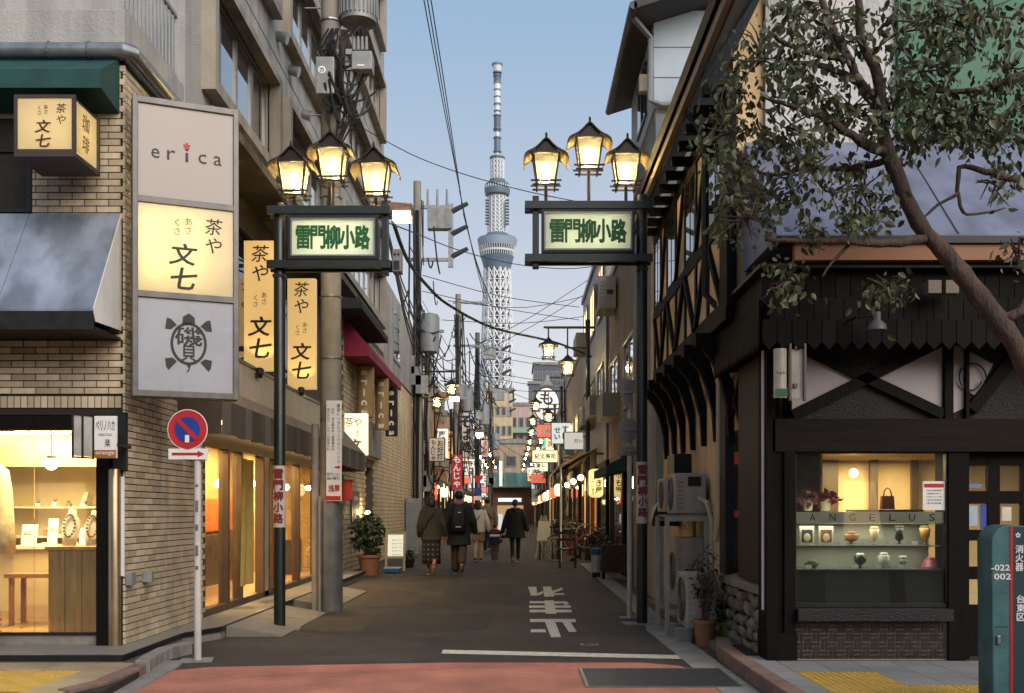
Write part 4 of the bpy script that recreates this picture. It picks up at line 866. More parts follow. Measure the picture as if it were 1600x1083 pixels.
mb = MB(); q = P(621, 410, 11.65); mb.box(q.x - .05, q.x + .05, q.y - .08, q.y + .1, q.z - .12, q.z + .13); t = thing('security_camera', 'grey box camera clamped to the gate upright by the sign', 'camera', (q.x, q.y, q.z)); mb.build('housing', GREYBOX, t, bev=.008)
mb = MB(); mb.cyl((q.x - .02, q.y - .085, q.z + .07), (q.x - .02, q.y - .075, q.z + .07), .014).cyl((q.x + .02, q.y - .085, q.z + .07), (q.x + .02, q.y - .075, q.z + .07), .014).box(q.x - .035, q.x + .03, q.y - .084, q.y - .08, q.z - .1, q.z + .0); mb.build('lens', INK, t); MB().bar((X(602, 11.65), 11.65, q.z), (q.x, q.y, q.z), .03).build('bracket', BLACK, t)

# street lamp posts with two hanging lanterns each
def street_lamp(x, y, side, label, near):
    t = thing('street_lamp', label, 'street lamp', (x, y, 0), 'lantern posts along the lane'); zt = 6.3
    mb = MB(); mb.lathe(x, y, [(.085, 0), (.085, .5), (.06, .55), (.055, zt), (.07, zt + .01), (.07, zt + .1), (.02, zt + .15)], 12); mb.build('post', POST_G, t, smooth=True)
    MB().bar((x - side * .2, y, zt - .08), (x + side * 1.18, y, zt - .08), .05, .06).bar((x, y, zt - .62), (x + side * .62, y, zt - .62), .04).build('arm', POST_G, t)
    for dx, dz in ((1.05, .62), (.54, 1.08)):
        lx = x + side * dx; zb = zt - dz - .25; MB().cyl((lx, y, zb + .4), (lx, y, zt - .08), .02, n=6).build('hanger', POST_G, t)
        lantern(t, lx, y, zb, 1.12, bulb=BULB if near else BULB_FAR, power=170 if near else 0, willow=False, roof='hip')
    MB().box(x - .25, x + .25, y - .2, y + .2, .0, .012).build('foot_slab', CONCRETE, t)
rl = ['lantern lamp post beside the red bicycle and folding chairs', 'lantern lamp post beside the big round white sign', 'lantern lamp post beside the yellow sushi sign', 'lantern lamp post deep down the lane on the signboard side']
ll = ['lantern lamp post beside the grey cabinet', 'lantern lamp post beside the red noodle banner', 'lantern lamp post deep down the lane on the pole side']
for i, (y, x) in enumerate(((28, 1.92), (42.7, 1.86), (57, 1.9), (71, 1.9), (84, 1.8), (96, 1.8), (106, 1.8))): street_lamp(x, y, -1, rl[min(i, 3)], i < 3)
for i, (y, x) in enumerate(((36.8, -3.3), (52.5, -3.25), (66, -3.1), (79, -3.0), (90, -3.0), (101, -3.0))): street_lamp(x, y, 1, ll[min(i, 2)], i < 2)

# ================================================================ utility poles and cables
def coil(mb, pts, r=.012, n=5): return mb.tube(pts, r, n)
def sag(a, b, s, n=10): a, b = Vector(a), Vector(b); return [a.lerp(b, i / n) - Vector((0, 0, s * 4 * (i / n) * (1 - i / n))) for i in range(n + 1)]
px_, py_ = X(517, 13.75), 13.75
t = thing('utility_pole', 'stout concrete utility pole carrying a transformer and clinic notice', 'utility pole', (px_, py_, 0))
mb = MB(); mb.lathe(px_, py_, [(.15, 0), (.135, 4), (.125, 9.5)], 20); mb.build('pole', POLE_C, t, smooth=True)
mb = MB(); mb.lathe(px_, py_, [(.157, .01), (.157, 1.42)], 20); mb.build('sleeve', mat('galvanised', (.17, .17, .17), .5, .4, var=.35, scale=5, streak=.3), t, smooth=True)
mb = MB(); mb.cyl((px_ - .2, py_ - .02, 0), (px_ - .2, py_ - .02, 2.45), .05).cyl((px_ - .12, py_ - .15, 0), (px_ - .12, py_ - .15, 1.5), .018); mb.build('conduit', POLE_C, t, smooth=True)
mb = MB()
for z in (.3, 1.4, 2.5, 3.3, 4.1, 5.0, 5.4, 6.1, 6.9, 7.3, 7.7): mb.lathe(px_, py_, [(.15, z), (.15, z + .02)], 16)
mb.build('band', STEEL, t)
mb = MB()
for z, sx_ in ((4.6, 1), (5.2, -1), (5.9, 1), (6.5, -1), (7.2, 1), (7.9, -1)): mb.cyl((px_ + sx_ * .12, py_, z), (px_ + sx_ * .34, py_, z), .011, n=6)
mb.build('step_bolt', STEEL, t)
dx = X(560, 13.75); mb = MB(); mb.lathe(dx, py_, [(.10, 7.66), (.235, 7.70), (.24, 8.9), (.2, 8.95)], 28); mb.build('transformer', GREYBOX, t, smooth=True)
for k in range(28): a = 2 * math.pi * k / 28; MB().bar((dx + .25 * math.cos(a), py_ + .25 * math.sin(a), 7.76), (dx + .25 * math.cos(a), py_ + .25 * math.sin(a), 8.8), .016).build('cooling_fin', GREYBOX, t)
MB().box(px_, dx, py_ - .05, py_ + .05, 7.9, 8.0).build('transformer_arm', STEEL, t)
def pbox(name, pa, qa, pb, qb, y, d, m_): return MB().box(X(pa, y), X(pb, y), y, y + d, Z(qb, y), Z(qa, y)).build(name, m_, t, bev=.012)
b1 = pbox('switch_box', 493, 88, 522, 146, 13.42, .2, GREYBOX); q = P(503, 109, 13.417)
MB().prism([(q.x + .05 * math.cos(a), 13.412, q.z + .05 * math.sin(a)) for a in [k * math.pi / 10 for k in range(20)]], (0, .003, 0)).build('mark_disc', WHITE, b1); mb = MB(); text(mb, 'カ', (q.x, 13.409, q.z), .05, .055, bold=.02); mb.build('lettering', INK, b1)
b2 = pbox('meter_box', 549, 79, 581, 108, 13.45, .25, GREYBOX); MB().box(X(558, 13.44), X(569, 13.44), 13.444, 13.449, Z(103, 13.44), Z(100, 13.44)).build('label_plate', WHITE, b2)
for k in range(4): MB().cyl(P(553 + k * 6.5, 79, 13.55), P(553 + k * 6.5, 58, 13.6), .024, .018).build('insulator', mat('insulator_grey', (.20, .21, .22), .4), b2)
MB().box(px_ + .1, X(552, 13.6), 13.55, 13.62, Z(87, 13.6), Z(79, 13.6)).box(px_ + .1, X(552, 13.6), 13.56, 13.61, Z(111, 13.6), Z(107, 13.6)).build('box_arm', STEEL, t)
rd = random.Random(5); mb = MB()
for i in range(26):
    a = P(rd.uniform(505, 535), rd.uniform(60, 175), 13.5 - rd.random() * .1); b = P(rd.uniform(525, 590), rd.uniform(85, 165), 13.5 + rd.random() * .3); mb.tube(sag(a, b, rd.uniform(.1, .55), 10), rd.choice((.011, .014, .018)), 5)
for i in range(8):
    a = P(553 + rd.random() * 22, 58, 13.6); b = P(530 + rd.random() * 14, 95 + rd.random() * 30, 13.55); mb.tube([a, a + Vector((-.03, -.05, .12)), (a + b) / 2 + Vector((-.1, -.05, .15)), b], .014, 5)
for i in range(9):
    xx = rd.uniform(505, 530); mb.tube([P(xx, 45, 13.55), P(xx - rd.uniform(0, 16), 60, 13.5), P(xx - rd.uniform(5, 22), 82, 13.5), P(xx - 5, 100, 13.56)], .013, 5)
for i in range(9):
    xx = rd.uniform(506, 548); mb.tube([P(xx, 150, 13.5), P(xx + rd.uniform(-12, 12), 185, 13.5), P(xx * .3 + 522 * .7 + rd.uniform(-6, 6), 230, 13.55), P(518 + rd.uniform(-14, 14), 330, 13.56)], .013, 5)
mb.build('cable', CABLE, t, kind='stuff', fix=False)
n0 = P(521, 704, 13.58); pl = MB().box(X(510, 13.58), X(534, 13.58), 13.57, 13.585, Z(783, 13.58), Z(626, 13.58)).build('notice_board', WHITE, t, bev=.002); mb = MB(); u_ = .2 / 24
vtext(mb, '東京トータルライフクリニック', (n0.x + .068, 13.566, Z(634, 13.57)), .05, 1.12); vtext(mb, '内科・消化器内科・循環器内科', (n0.x - .005, 13.566, Z(640, 13.57)), .036, 1.1); vtext(mb, '漢方内科アレルギー科精神内科', (n0.x - .065, 13.566, Z(640, 13.57)), .036, 1.1); text(mb, '雷門ビル2F', (n0.x, 13.566, Z(741, 13.57)), .16, .04); text(mb, '06-9871', (n0.x, 13.566, Z(747.5, 13.57)), .16, .045, bold=.01); mb.build('lettering', INK, pl)
mb = MB(); mb.bar((n0.x + .02, 13.566, Z(730, 13.57)), (n0.x + .065, 13.566, Z(730, 13.57)), .003, .02); mb.add([(n0.x + .06, 13.566, Z(730, 13.57) - .03), (n0.x + .095, 13.566, Z(730, 13.57)), (n0.x + .06, 13.566, Z(730, 13.57) + .03)], [(0, 1, 2)]); text(mb, '浅草', (n0.x + .01, 13.566, Z(763, 13.57)), .15, .09, bold=.03); mb.box(n0.x - .095, n0.x + .095, 13.566, 13.569, Z(782, 13.57), Z(775, 13.57)); mb.build('red_print', RED, pl)

def flood(x, y, z, label, s=1.0, par=None):
    t = thing('flood_light', label, 'lamp', (x, y, z), 'box lamps on the utility poles'); mb = MB(); mb.prism([(x - .22 * s, y - .1, z + .03), (x + .24 * s, y - .1, z), (x + .24 * s, y - .1, z + .14 * s), (x - .22 * s, y - .1, z + .17 * s)], (0, .25, 0)); mb.build('housing', mat('lamp_brown', (.16, .085, .055), .5), t)
    MB().box(x + .02 * s, x + .22 * s, y - .11, y + .1, z - .04 * s, z + .05 * s).build('lens', emis('flood_glow', (1, .86, .56), 14), t); MB().bar((x - .2 * s, y, z + .1), (x - .75 * s, y + .1, z + .1), .03).build('arm', STEEL, t)
q = P(612, 340, 14.0); flood(q.x, q.y, q.z, 'box lamp glowing beside the lane sign on the concrete pole', 1.15)
q = P(702, 624, 38); flood(q.x, q.y, q.z, 'box lamp glowing under the two lanterns by the grey wall', 1.6)
q = P(742, 680, 56); flood(q.x, q.y, q.z, 'box lamp glowing beyond the red banner', 2)
def util_pole(x, y, zt, label, r=.15, drums=1, seed=1, arms=((.35, 1.5),), ins=True):
    t = thing('utility_pole', label, 'utility pole', (x, y, 0), 'utility poles along the lane'); mb = MB(); mb.lathe(x, y, [(r, 0), (r * .8, zt)], 12); mb.build('pole', POLE_C if seed % 2 else mat('dark_pole', (.085, .085, .085), .7), t, smooth=True); rd = random.Random(seed)
    for dz, l in arms:
        MB().bar((x - .25, y, zt - dz), (x + l, y, zt - dz), .11).build('crossarm', STEEL, t)
    if ins:
        MB().bar((x + arms[0][1] * .93, y, zt - arms[0][0] + .1), (x + arms[0][1] * .93, y, zt - arms[0][0] - 2.0), .16).build('bracket', STEEL, t)
        for k in range(3):
            a = Vector((x + arms[0][1] * .95, y, zt - arms[0][0] - .15 - k * .75)); MB().cyl(a, a + Vector((.55, -.1, .25)), .1, .07, 8).build('insulator', mat('insulator_dark', (.05, .05, .055), .4), t)
            MB().cyl((x + .35 + .32 * k, y, zt - arms[0][0]), (x + .35 + .32 * k, y, zt - arms[0][0] + .6), .05, .03, 8).build('insulator', mat('insulator_grey'), t)
        MB().box(x + .35, x + 1.15, y - .2, y + .2, zt - arms[0][0] - .75, zt - arms[0][0] - .1).build('switch_gear', GREYBOX, t)
    for k in range(drums):
        z = zt - 5 - 1.8 * k; dx = x + .42; mb = MB(); mb.lathe(dx, y - .1, [(.2, z - .75), (.33, z - .7), (.33, z + .45), (.28, z + .55), (.1, z + .6)], 14); mb.build('transformer', mat('drum_grey', (.16, .17, .18), .5), t, smooth=True)
    mb = MB()
    for i in range(22):
        a = Vector((x + rd.uniform(-.3, .6), y - rd.uniform(.1, .4), zt - rd.uniform(.6, 8))); b = a + Vector((rd.uniform(-.6, 1.0), rd.uniform(-.3, .3), rd.uniform(-2.2, .2))); mb.tube(sag(a, b, rd.uniform(.1, .6), 7), rd.choice((.018, .026)), 4)
    for i in range(5): xo = x + rd.uniform(-.25, .25); mb.tube([(xo, y - .16, zt - 1), (xo + rd.uniform(-.15, .15), y - .2, zt - 4), (xo, y - .18, .5)], .03, 4)
    mb.build('cable', CABLE, t, kind='stuff', fix=False)
    for k in range(3): a = Vector((x + rd.uniform(-.4, .3), y - .3, zt - rd.uniform(4, 8.5))); MB().box(a.x - .2, a.x + .2, a.y - .1, a.y + .15, a.z - .3, a.z + .3).build('junction_box', GREYBOX, t)
util_pole(X(652, 35), 35, Z(284, 35), 'utility pole carrying bushings and three insulators beyond the corner building', .16, 1, 3, ((.85, 1.2), (2.6, 1.15)))
util_pole(X(669, 39.5), 39.5, 8.6, 'plain tan concrete pole beside the grill house sign', .17, 0, 9, ((.5, .6),), False)
util_pole(X(716, 51), 51, Z(460, 51), 'utility pole with a large drum transformer by the tower shaft', .17, 2, 5, ((.4, 1.5), (2.5, 1.1)), False)
util_pole(X(746, 65), 65, Z(520, 65), 'slanting row utility pole before the tower lattice with drum', .18, 1, 6, ((.9, 1.6), (3, 1.6)), True)
util_pole(X(766, 85), 85, Z(592, 85), 'utility pole standing at the tower foot down the lane', .2, 1, 7, ((1, 1.6), (3, 1.3)), True)
util_pole(X(889, 46), 46, 8.1, 'tan concrete pole behind the round white sign', .19, 0, 11, ((.5, .8),), False)
util_pole(X(713, 48), 48, 7.0, 'low tan concrete pole behind the red banner', .16, 0, 13, ((.5, .6),), False)
# overhead lines
def wire(label, pts, r, group='cables over the lane'):
    mb = MB(); P_ = [P(*p) for p in pts]; out = []
    for i in range(len(P_) - 1):
        p0, p1, p2, p3 = P_[max(i - 1, 0)], P_[i], P_[i + 1], P_[min(i + 2, len(P_) - 1)]
        for k in range(4):
            u = k / 4; out.append(.5 * ((2 * p1) + (p2 - p0) * u + (2 * p0 - 5 * p1 + 4 * p2 - p3) * u * u + (3 * p1 - p0 - 3 * p2 + p3) * u ** 3))
    mb.tube(out + [P_[-1]], r, 5); tag(mb.build('overhead_cable', CABLE, fix=False), label, 'cable', group)
for k in range(3):
    wire('power line running high from the roofline to the pole insulators', [(655 + 6 * k, -40, 20), (690 + 4 * k, 150 + 3 * k, 26), (718 + 3 * k, 296 + 18 * k, 35)], .013)
    wire('power line dropping from the pole insulators past the tower', [(718 + 3 * k, 298 + 18 * k, 35), (738 + 3 * k, 390 + 9 * k, 43), (757 + 5 * k, 466 + 3 * k, 51)], .02)
wire('thick black cable swooping across the lane to the lantern post', [(614, 347, 14), (636, 405, 16), (668, 447, 19), (702, 477, 21), (770, 512, 24), (852, 531, 28), (885, 541, 29), (935, 562, 30)], .03)
wire('long thin wire crossing the sky over the tower to the right gate', [(566, 200, 13.8), (640, 240, 13.6), (700, 264, 13.4), (765, 284, 13.2), (850, 305, 13), (985, 330, 12.6)], .006)
wire('wire sagging from the concrete pole towards the tower deck', [(560, 330, 14), (650, 365, 20), (720, 392, 26), (800, 412, 30), (880, 420, 30), (940, 415, 30)], .012)
for i, (a, b, c, d, s_) in enumerate(((660, 430, 905, 480, 8), (660, 455, 905, 500, 4), (700, 470, 945, 455, 18), (690, 500, 945, 490, 10), (735, 545, 930, 430, 6), (735, 560, 930, 450, 4), (755, 540, 905, 568, 4), (755, 553, 905, 577, 3), (750, 578, 900, 600, 3), (750, 586, 880, 606, 3), (700, 590, 900, 612, 9), (690, 560, 870, 640, 6), (660, 470, 770, 640, 12), (700, 600, 800, 720, 8), (730, 650, 850, 730, 8), (760, 690, 850, 668, 5))):
    Y0 = 36 + i * 1.5
    wire(['thin wire among the tangle crossing between poles and roofs', 'slack dark wire among the tangle between the lamp posts'][i % 2], [(a, b, Y0), ((a + c) / 2, (b + d) / 2 + s_, Y0 + 3), (c, d, Y0 + 6)], .014)
for i in range(5):
    wire('bundle cable hanging from pole to pole beside the grey wall', [(598 + 3 * i, 330 + 14 * i, 15), (628 + 2 * i, 440 + 18 * i, 24), (654 + i, 500 + 22 * i, 35)], .018, 'bundle cables by the grey wall')
    wire('bundle cable drooping on from the near pole row', [(656, 490 + 22 * i, 35), (690, 560 + 14 * i, 44), (716, 560 + 18 * i, 51)], .022, 'bundle cables by the grey wall')
    wire('bundle cable drooping between the far poles', [(716, 560 + 16 * i, 51), (733, 600 + 12 * i, 58), (747, 600 + 14 * i, 65), (766, 640 + 8 * i, 85)], .03, 'bundle cables by the grey wall')
# ================================================================ half-timbered cafe on the right
YF, XR, XU, YU, ZE, ZJ = 8.56, 2.11, 1.90, 9.4, 5.15, 3.13
f8 = lambda px: X(px, YF); g8 = lambda py: Z(py, YF)
cafe = thing('timber_cafe', 'dark half timbered cafe with cream plaster, display window and shingled eave', 'building', (3.5, 10, 0))
HERR = mat('herringbone_slate', (.008, .008, .009), .6, var=.4, scale=25, bump=.5, bscale=30, stretch=(1, 1, 2.5))
# upper storey
mb = MB(); mb.box(XU + .03, 9, YU + .02, 15, ZJ, ZE + .1); mb.prism([(XU + .05, YU + .021, ZE + .1), (9, YU + .021, ZE + .1), (9, YU + .021, 8.8), (3.7, YU + .021, 8.2), (2.23, YU + .021, 5.98), (XU + .05, YU + .021, 5.4)], (0, .3, 0)); mb.build('upper_wall', CREAM, cafe)
xw_ = X(1195, YU); MB().prism([(xw_, YU - .03, 3.4), (9, YU - .03, 3.4), (9, YU - .03, 9), (4.0, YU - .03, 8.8), (xw_, YU - .03, 5.95)], (0, .049, 0)).build('white_front', WHITEWALL, cafe)
MB().box(X(1398, YU), 9, YU - .09, YU - .032, Z(222, YU), 9.3).build('green_board', mat('green_board', (.018, .13, .065), .5, var=.12, scale=2), cafe)
MB().box(XU - .02, XU + .07, YU - .04, YU + .30, ZJ, ZE + .02).build('corner_post', TIMBER, cafe)
posts = [10.5, 11.2, 11.9, 12.6, 13.3, 13.9, 14.5]; zm = 4.0
for y in posts: MB().box(XU + .012, XU + .04, y - .05, y + .05, ZJ + .02, ZE - .02).build('timber_post', TIMBER, cafe)
for z in (ZJ + .06, zm, ZE - .08): MB().box(XU + .010, XU + .045, YU + .30, 14.6, z - .06, z + .06).build('timber_rail', TIMBER, cafe)
for i, (a, b) in enumerate(zip([YU + .30] + posts, posts)):
    if i % 2 == 0: MB().bar((XU + .022, a + .05, ZJ + .12), (XU + .022, b - .05, zm - .06), .07, .07).build('timber_brace', TIMBER, cafe)
    else: MB().bar((XU + .022, b - .05, ZJ + .12), (XU + .022, a + .05, zm - .06), .07, .07).build('timber_brace', TIMBER, cafe)
    if i in (0, 2, 4, 6):
        w = MB().box(XU + .014, XU + .028, a + .06, b - .06, zm + .07, zm + .12).box(XU + .014, XU + .028, a + .06, b - .06, ZE - .19, ZE - .14).box(XU + .015, XU + .027, (a + b) / 2 - .02, (a + b) / 2 + .02, zm + .12, ZE - .19).build('window', TIMBER, cafe)
        MB().box(XU + .018, XU + .022, a + .06, b - .06, zm + .12, ZE - .19).build('pane', DARKGLASS, w)
    else: MB().bar((XU + .021, a + .05, ZE - .15), (XU + .021, b - .05, zm + .07), .06, .06).build('timber_brace', TIMBER, cafe)
# eave with gutter: soffit boards and rafter ends
mb = MB(); mb.prism([(XU - .25, 7.9, ZE + .0), (XU + 1.55, 7.9, ZE + 2.9), (XU + 1.43, 7.9, ZE + 2.96), (XU - .30, 7.9, ZE + .14)], (0, 7.0, 0)); mb.build('eave', TIMBER_B, cafe)
mb = MB(); mb.prism([(XU - .34, 7.86, ZE + .13), (XU + 1.42, 7.86, ZE + 2.97), (XU + 1.34, 7.86, ZE + 3.02), (XU - .37, 7.86, ZE + .2)], (0, 7.06, 0)); mb.build('roof', mat('roof_dark', (.05, .045, .045), .7), cafe)
MB().box(XU - .31, XU - .25, 7.88, 14.92, ZE + .02, ZE + .11).build('gutter', mat('tan_gutter', (.25, .19, .12), .5, .3), cafe)
for k in range(11): MB().box(XU - .2, XU + .03, 9.5 + k * .48, 9.58 + k * .48, ZE - .07, ZE + .02).build('rafter_end', TIMBER, cafe)
mb = MB(); mb.tube([(XU - .27, 10.1, ZE), (XU - .15, 10.1, ZE - .12), (XU - .08, 10.1, ZE - .3), (XU - .08, 10.1, 3.4), (XU + .1, 10.1, 3.2)], .035, 8); mb.build('downpipe', BLACK, cafe, smooth=True)
mb = MB(); mb.tube([(X(1171, YU - .1), YU - .08, 4.4), (X(1171, YU - .1), YU - .08, 3.3)], .022, 8); mb.build('downpipe', BLACK, cafe, smooth=True); mb = MB(); mb.tube([(X(1198, YU - .1), YU - .09, 4.6), (X(1198, YU - .1), YU - .09, 3.3)], .035, 8); mb.build('downpipe', BLACK, cafe, smooth=True)
# jetty floor and curved brackets
MB().box(XU - .02, XR + .3, YU + .0, 14.9, ZJ - .1, ZJ - .002).build('jetty', TIMBER, cafe)
for k in range(7):
    y = 10.15 + k * .72; B = XR - XU; q = [(XU - .1, ZJ - .12), (XU - .09, ZJ - .26), (XU + .0, ZJ - .36), (XU + .08, ZJ - .54), (XU + .14, ZJ - .78), (XU + .16, ZJ - 1.1), (XU + .21, ZJ - 1.1), (XU + .22, ZJ - .75), (XU + .17, ZJ - .5), (XU + .12, ZJ - .3), (XU + .1, ZJ - .12)]
    MB().prism([(a_, y, b_) for a_, b_ in q], (0, .10, 0)).build('bracket', TIMBER, cafe)
    MB().box(XU - .16, XR, y - .01, y + .14, ZJ - .22, ZJ - .101).build('beam_end', TIMBER, cafe)
# lower side wall
mb = MB(); mb.box(XR, 9, 10.62, 15, .0, 3.02); mb.build('side_wall', CREAM, cafe)
mb = MB(); mb.box(XR + .02, XR + .3, 8.8, 10.62, .0, .62); mb.build('stone_core', MORTAR, cafe)
rd = random.Random(4); STONE = mat('field_stone', (.17, .14, .105), .85, var=.25, scale=9, bump=.6, bscale=22, rnd=.5)
z = .05
while z < .58:
    y = 8.82; h = rd.uniform(.09, .14)
    while y < 10.6:
        l = rd.uniform(.09, .2); mb = MB(); c = Vector((XR + .02 - rd.uniform(0, .02), y + l / 2, z + h / 2 + rd.uniform(-.02, .02))); rings = []; sk = rd.uniform(-.3, .3)
        for d, s_ in ((0, 1), (-.025, .93), (-.045, .62)): rings.append([(c.x + d, c.y + l * .49 * s_ * math.copysign(abs(math.cos(a)) ** .6, math.cos(a)), c.z + h * .48 * s_ * math.copysign(abs(math.sin(a)) ** .6, math.sin(a)) + sk * h * s_ * math.cos(a)) for a in [k * math.pi / 5 + .2 for k in range(10)]])
        mb.loft(rings); mb.build('stone', STONE, cafe, smooth='all'); y += l
    z += h
MB().prism([(XR - .06, 8.8, .60), (XR - .06, 8.8, .66), (XR + .2, 8.8, .76), (XR + .2, 8.8, .6)], (0, 1.82, 0)).build('sill', mat('sill_stone', (.22, .18, .13), .8, var=.25, bump=.3), cafe)
for y0, y1 in ((8.84, 9.72), (10.32, 10.62)): MB().box(XR - .05, XR + .1, y0, y1, .70, 2.62).build('slate_pier', HERR, cafe)
w = MB().box(XR + .0, XR + .06, 9.72, 10.32, .76, .83).box(XR, XR + .06, 9.72, 10.32, 2.0, 2.08).build('window', TIMBER, cafe); MB().box(XR + .03, XR + .036, 9.72, 10.32, .83, 2.0).build('pane', GLASS, w)
MB().box(XR + .002, XR + .2, 9.72, 10.32, 2.08, 2.62).build('wall_panel', mat('amber_plaster', (.36, .24, .10), .8, bump=.8, bscale=60), cafe); MB().bar((XR - .01, 9.74, 2.1), (XR - .01, 10.3, 2.6), .05).build('timber_brace', TIMBER, cafe); MB().bar((XR - .012, 10.3, 2.1), (XR - .012, 9.74, 2.6), .05).build('timber_brace', TIMBER, cafe)
for z, h in ((1.76, .12), (1.25, .06)): MB().box(XR + .02, XR + .026, 9.85, 10.25, z, z + h).build('notice', RED, cafe)
MB().box(XR + .5, XR + .52, 9, 10.6, .6, 2.2).build('inner_wall', mat('amber_plaster'), cafe)
# shingle skirt over the shop front
SHING = mat('dark_shingle', (.007, .006, .0055), .75, spec=.12, var=.3, scale=14, rnd=.3)
def shingle(front=True):
    w, h, th = .112, .24, .018; p = [(0, .06), (w / 2, 0), (w, .06), (w, h), (0, h)]
    return MB().prism([(a, 0, b) for a, b in p], (0, th, 0)) if front else MB().prism([(0, a, b) for a, b in p], (th, 0, 0))
xs0 = 1.945; sf, ss = [], []
for r in range(3):
    x = xs0 + (r % 2) * .06
    while x < 5.0: sf.append((x, 8.30 - .018 * (3 - r) + .03, 2.58 + r * .17)); x += .118
    y = 8.32 + (r % 2) * .06
    while y < 10.2: ss.append((xs0 - .018 * (3 - r) + .03, y, 2.58 + r * .17)); y += .118
shared('shingle', shingle(), SHING, cafe, sf); shared('shingle', shingle(False), SHING, cafe, ss)
mb = MB(); mb.box(xs0 + .04, 9, 8.34, 8.60, 2.66, 3.22).box(xs0 + .04, XR + .5, 8.6, 10.25, 2.66, 3.22); mb.build('skirt_board', TIMBER, cafe)
MB().box(xs0 - .03, 9, 8.24, 9.02, 3.221, 3.25).box(xs0 - .03, XU + .3, 9.02, 10.3, 3.221, 3.25).build('skirt_top', BLACK, cafe)
MB().box(X(1240, 8.2), 9, 8.16, 8.24, 3.26, 3.385).build('copper_band', mat('copper_band', (.20, .09, .045), .5, .2, var=.2, scale=3), cafe); MB().box(X(1215, 8.2), 9, 8.13, 8.26, 3.386, 3.44).build('gutter', BLACK, cafe)
BLUEAWN = mat('blue_grey_canvas', (.17, .19, .28), .75, var=.2, scale=2, bump=.15, bscale=15, streak=.3)
mb = MB(); xa = X(1213, 8.2); mb.prism([(xa, YU - .04, Z(225, YU)), (xa, 8.17, 3.46), (xa, 8.17, 3.44), (xa, YU - .04, 3.44)], (7, 0, 0)); mb.build('blue_awning', BLUEAWN, cafe)
for x in (2.6, 3.45, 4.3): MB().bar((x, 8.165, 3.47), (x, YU - .045, Z(225, YU) + .003), .012, .006).build('awning_seam', mat('seam_grey', (.16, .17, .2), .8), cafe)
for px in (1443, 1470): MB().box(X(px, 8.2), X(px + 20, 8.2), 8.10, 8.20, Z(462, 8.2), Z(442, 8.2)).build('small_light_box', mat('dull_box', (.16, .12, .09), .6), cafe)
# front facade
mb = MB(); mb.box(f8(1238), 6, YF + .06, YF + .3, g8(655), 2.66); mb.build('frieze', mat('frieze_dark', (.015, .011, .010), .7, bump=.8, bscale=60), cafe)
TRI = mat('pinkish_plaster', (.36, .32, .32), .8, var=.08, scale=3)
for pts in (((1240, 536), (1341, 591), (1240, 648)), ((1371, 591), (1476, 531), (1476, 647)), ((1491, 533), (1510, 544), (1510, 637), (1491, 646)), ((1515, 545), (1556, 568), (1530, 618), (1515, 610))): MB().prism([(f8(a), YF + .05, g8(b)) for a, b in pts], (0, .02, 0)).build('plaster_panel', TRI, cafe)
for a, b in (((1240, 648), (1476, 531)), ((1240, 536), (1476, 647))): MB().bar((f8(a[0]), YF + .035, g8(a[1])), (f8(b[0]), YF + .035, g8(b[1])), .05, .085).build('timber_brace', TIMBER, cafe)
for px in (1480, 1484): pass
MB().box(f8(1477), f8(1490), YF - .0, YF + .06, g8(655), 2.66).build('timber_post', TIMBER, cafe); MB().box(f8(1510), f8(1515), YF - .0, YF + .06, g8(655), 2.66).build('timber_post', TIMBER, cafe)
mb = MB(); pts = [(f8(1520) + .12 * math.cos(a) * (1 - k * .02), YF + .02, g8(590) + .13 * math.sin(a) * (1 - k * .02)) for k, a in enumerate([i * .4 for i in range(16)])]; mb.tube(pts, .008, 5); mb.build('iron_scroll', BLACK, cafe)
MB().bar((f8(1520), YF + .03, g8(640)), (f8(1600), YF + .03, g8(540)), .05, .1).build('timber_brace', TIMBER, cafe)
MB().box(f8(1205), 6, YF - .05, YF + .2, g8(706), g8(655)).build('lintel', TIMBER_B, cafe)
for a, b, d in ((1196, 1209, .02), (1210, 1222, .0), (1223, 1240, .03)): MB().box(f8(a), f8(b), YF - .03 - d, YF + .25, .32, g8(706) - .001 if a > 1200 else 2.62).build('corner_board', TIMBER, cafe)
MB().box(f8(1195), f8(1241), YF - .09, YF + .26, .09, .32).build('corner_base', TIMBER, cafe); MB().box(f8(1192), f8(1195), YF + .02, YF + .05, .5, 2.62).build('pale_pipe', WHITE, cafe)
MB().box(f8(1480), f8(1512), YF - .03, YF + .25, .1, g8(706) - .001).build('door_post', TIMBER, cafe)
# display window
wz0, wz1 = g8(945), g8(706); xa, xb = f8(1241), f8(1480)
w = MB().box(xa, xb, YF - .01, YF + .05, wz0 - .02, wz0 + .012).box(xa, xb, YF - .01, YF + .05, wz1 - .015, wz1).box(xa, xa + .015, YF - .01, YF + .05, wz0, wz1).box(xb - .015, xb, YF - .01, YF + .05, wz0, wz1).build('display_window', BLACK, cafe)
MB().box(xa, xb, YF + .012, YF + .02, wz0, wz1).build('pane', glass('display_glass', (.85, .88, .84), 1.0, .02), w)
bz = (g8(817), g8(800)); MB().box(xa + .005, xb - .003, YF + .026, YF + .03, bz[0], bz[1]).build('name_band', mat('name_band', (.80, .75, .68), .6), w)
mb = MB()
for i, ch in enumerate('ANGELUS'): text(mb, ch, (f8(1271 + 31.2 * i), YF + .024, (bz[0] + bz[1]) / 2), 9.5 / F * YF, 11 / F * YF)
mb.build('lettering', INK, w)
CASE = mat('case_back', (.34, .36, .32), .7, var=.12, scale=3)
MB().box(xa + .01, xb - .01, YF + .36, YF + .37, g8(890), g8(800)).build('case_back', CASE, w)
for py in (853, 890, 818): MB().box(xa + .01, xb - .01, YF + .05, YF + .36, g8(py) - .008, g8(py)).build('glass_shelf', mat('shelf_green', (.16, .18, .16), .3), w)
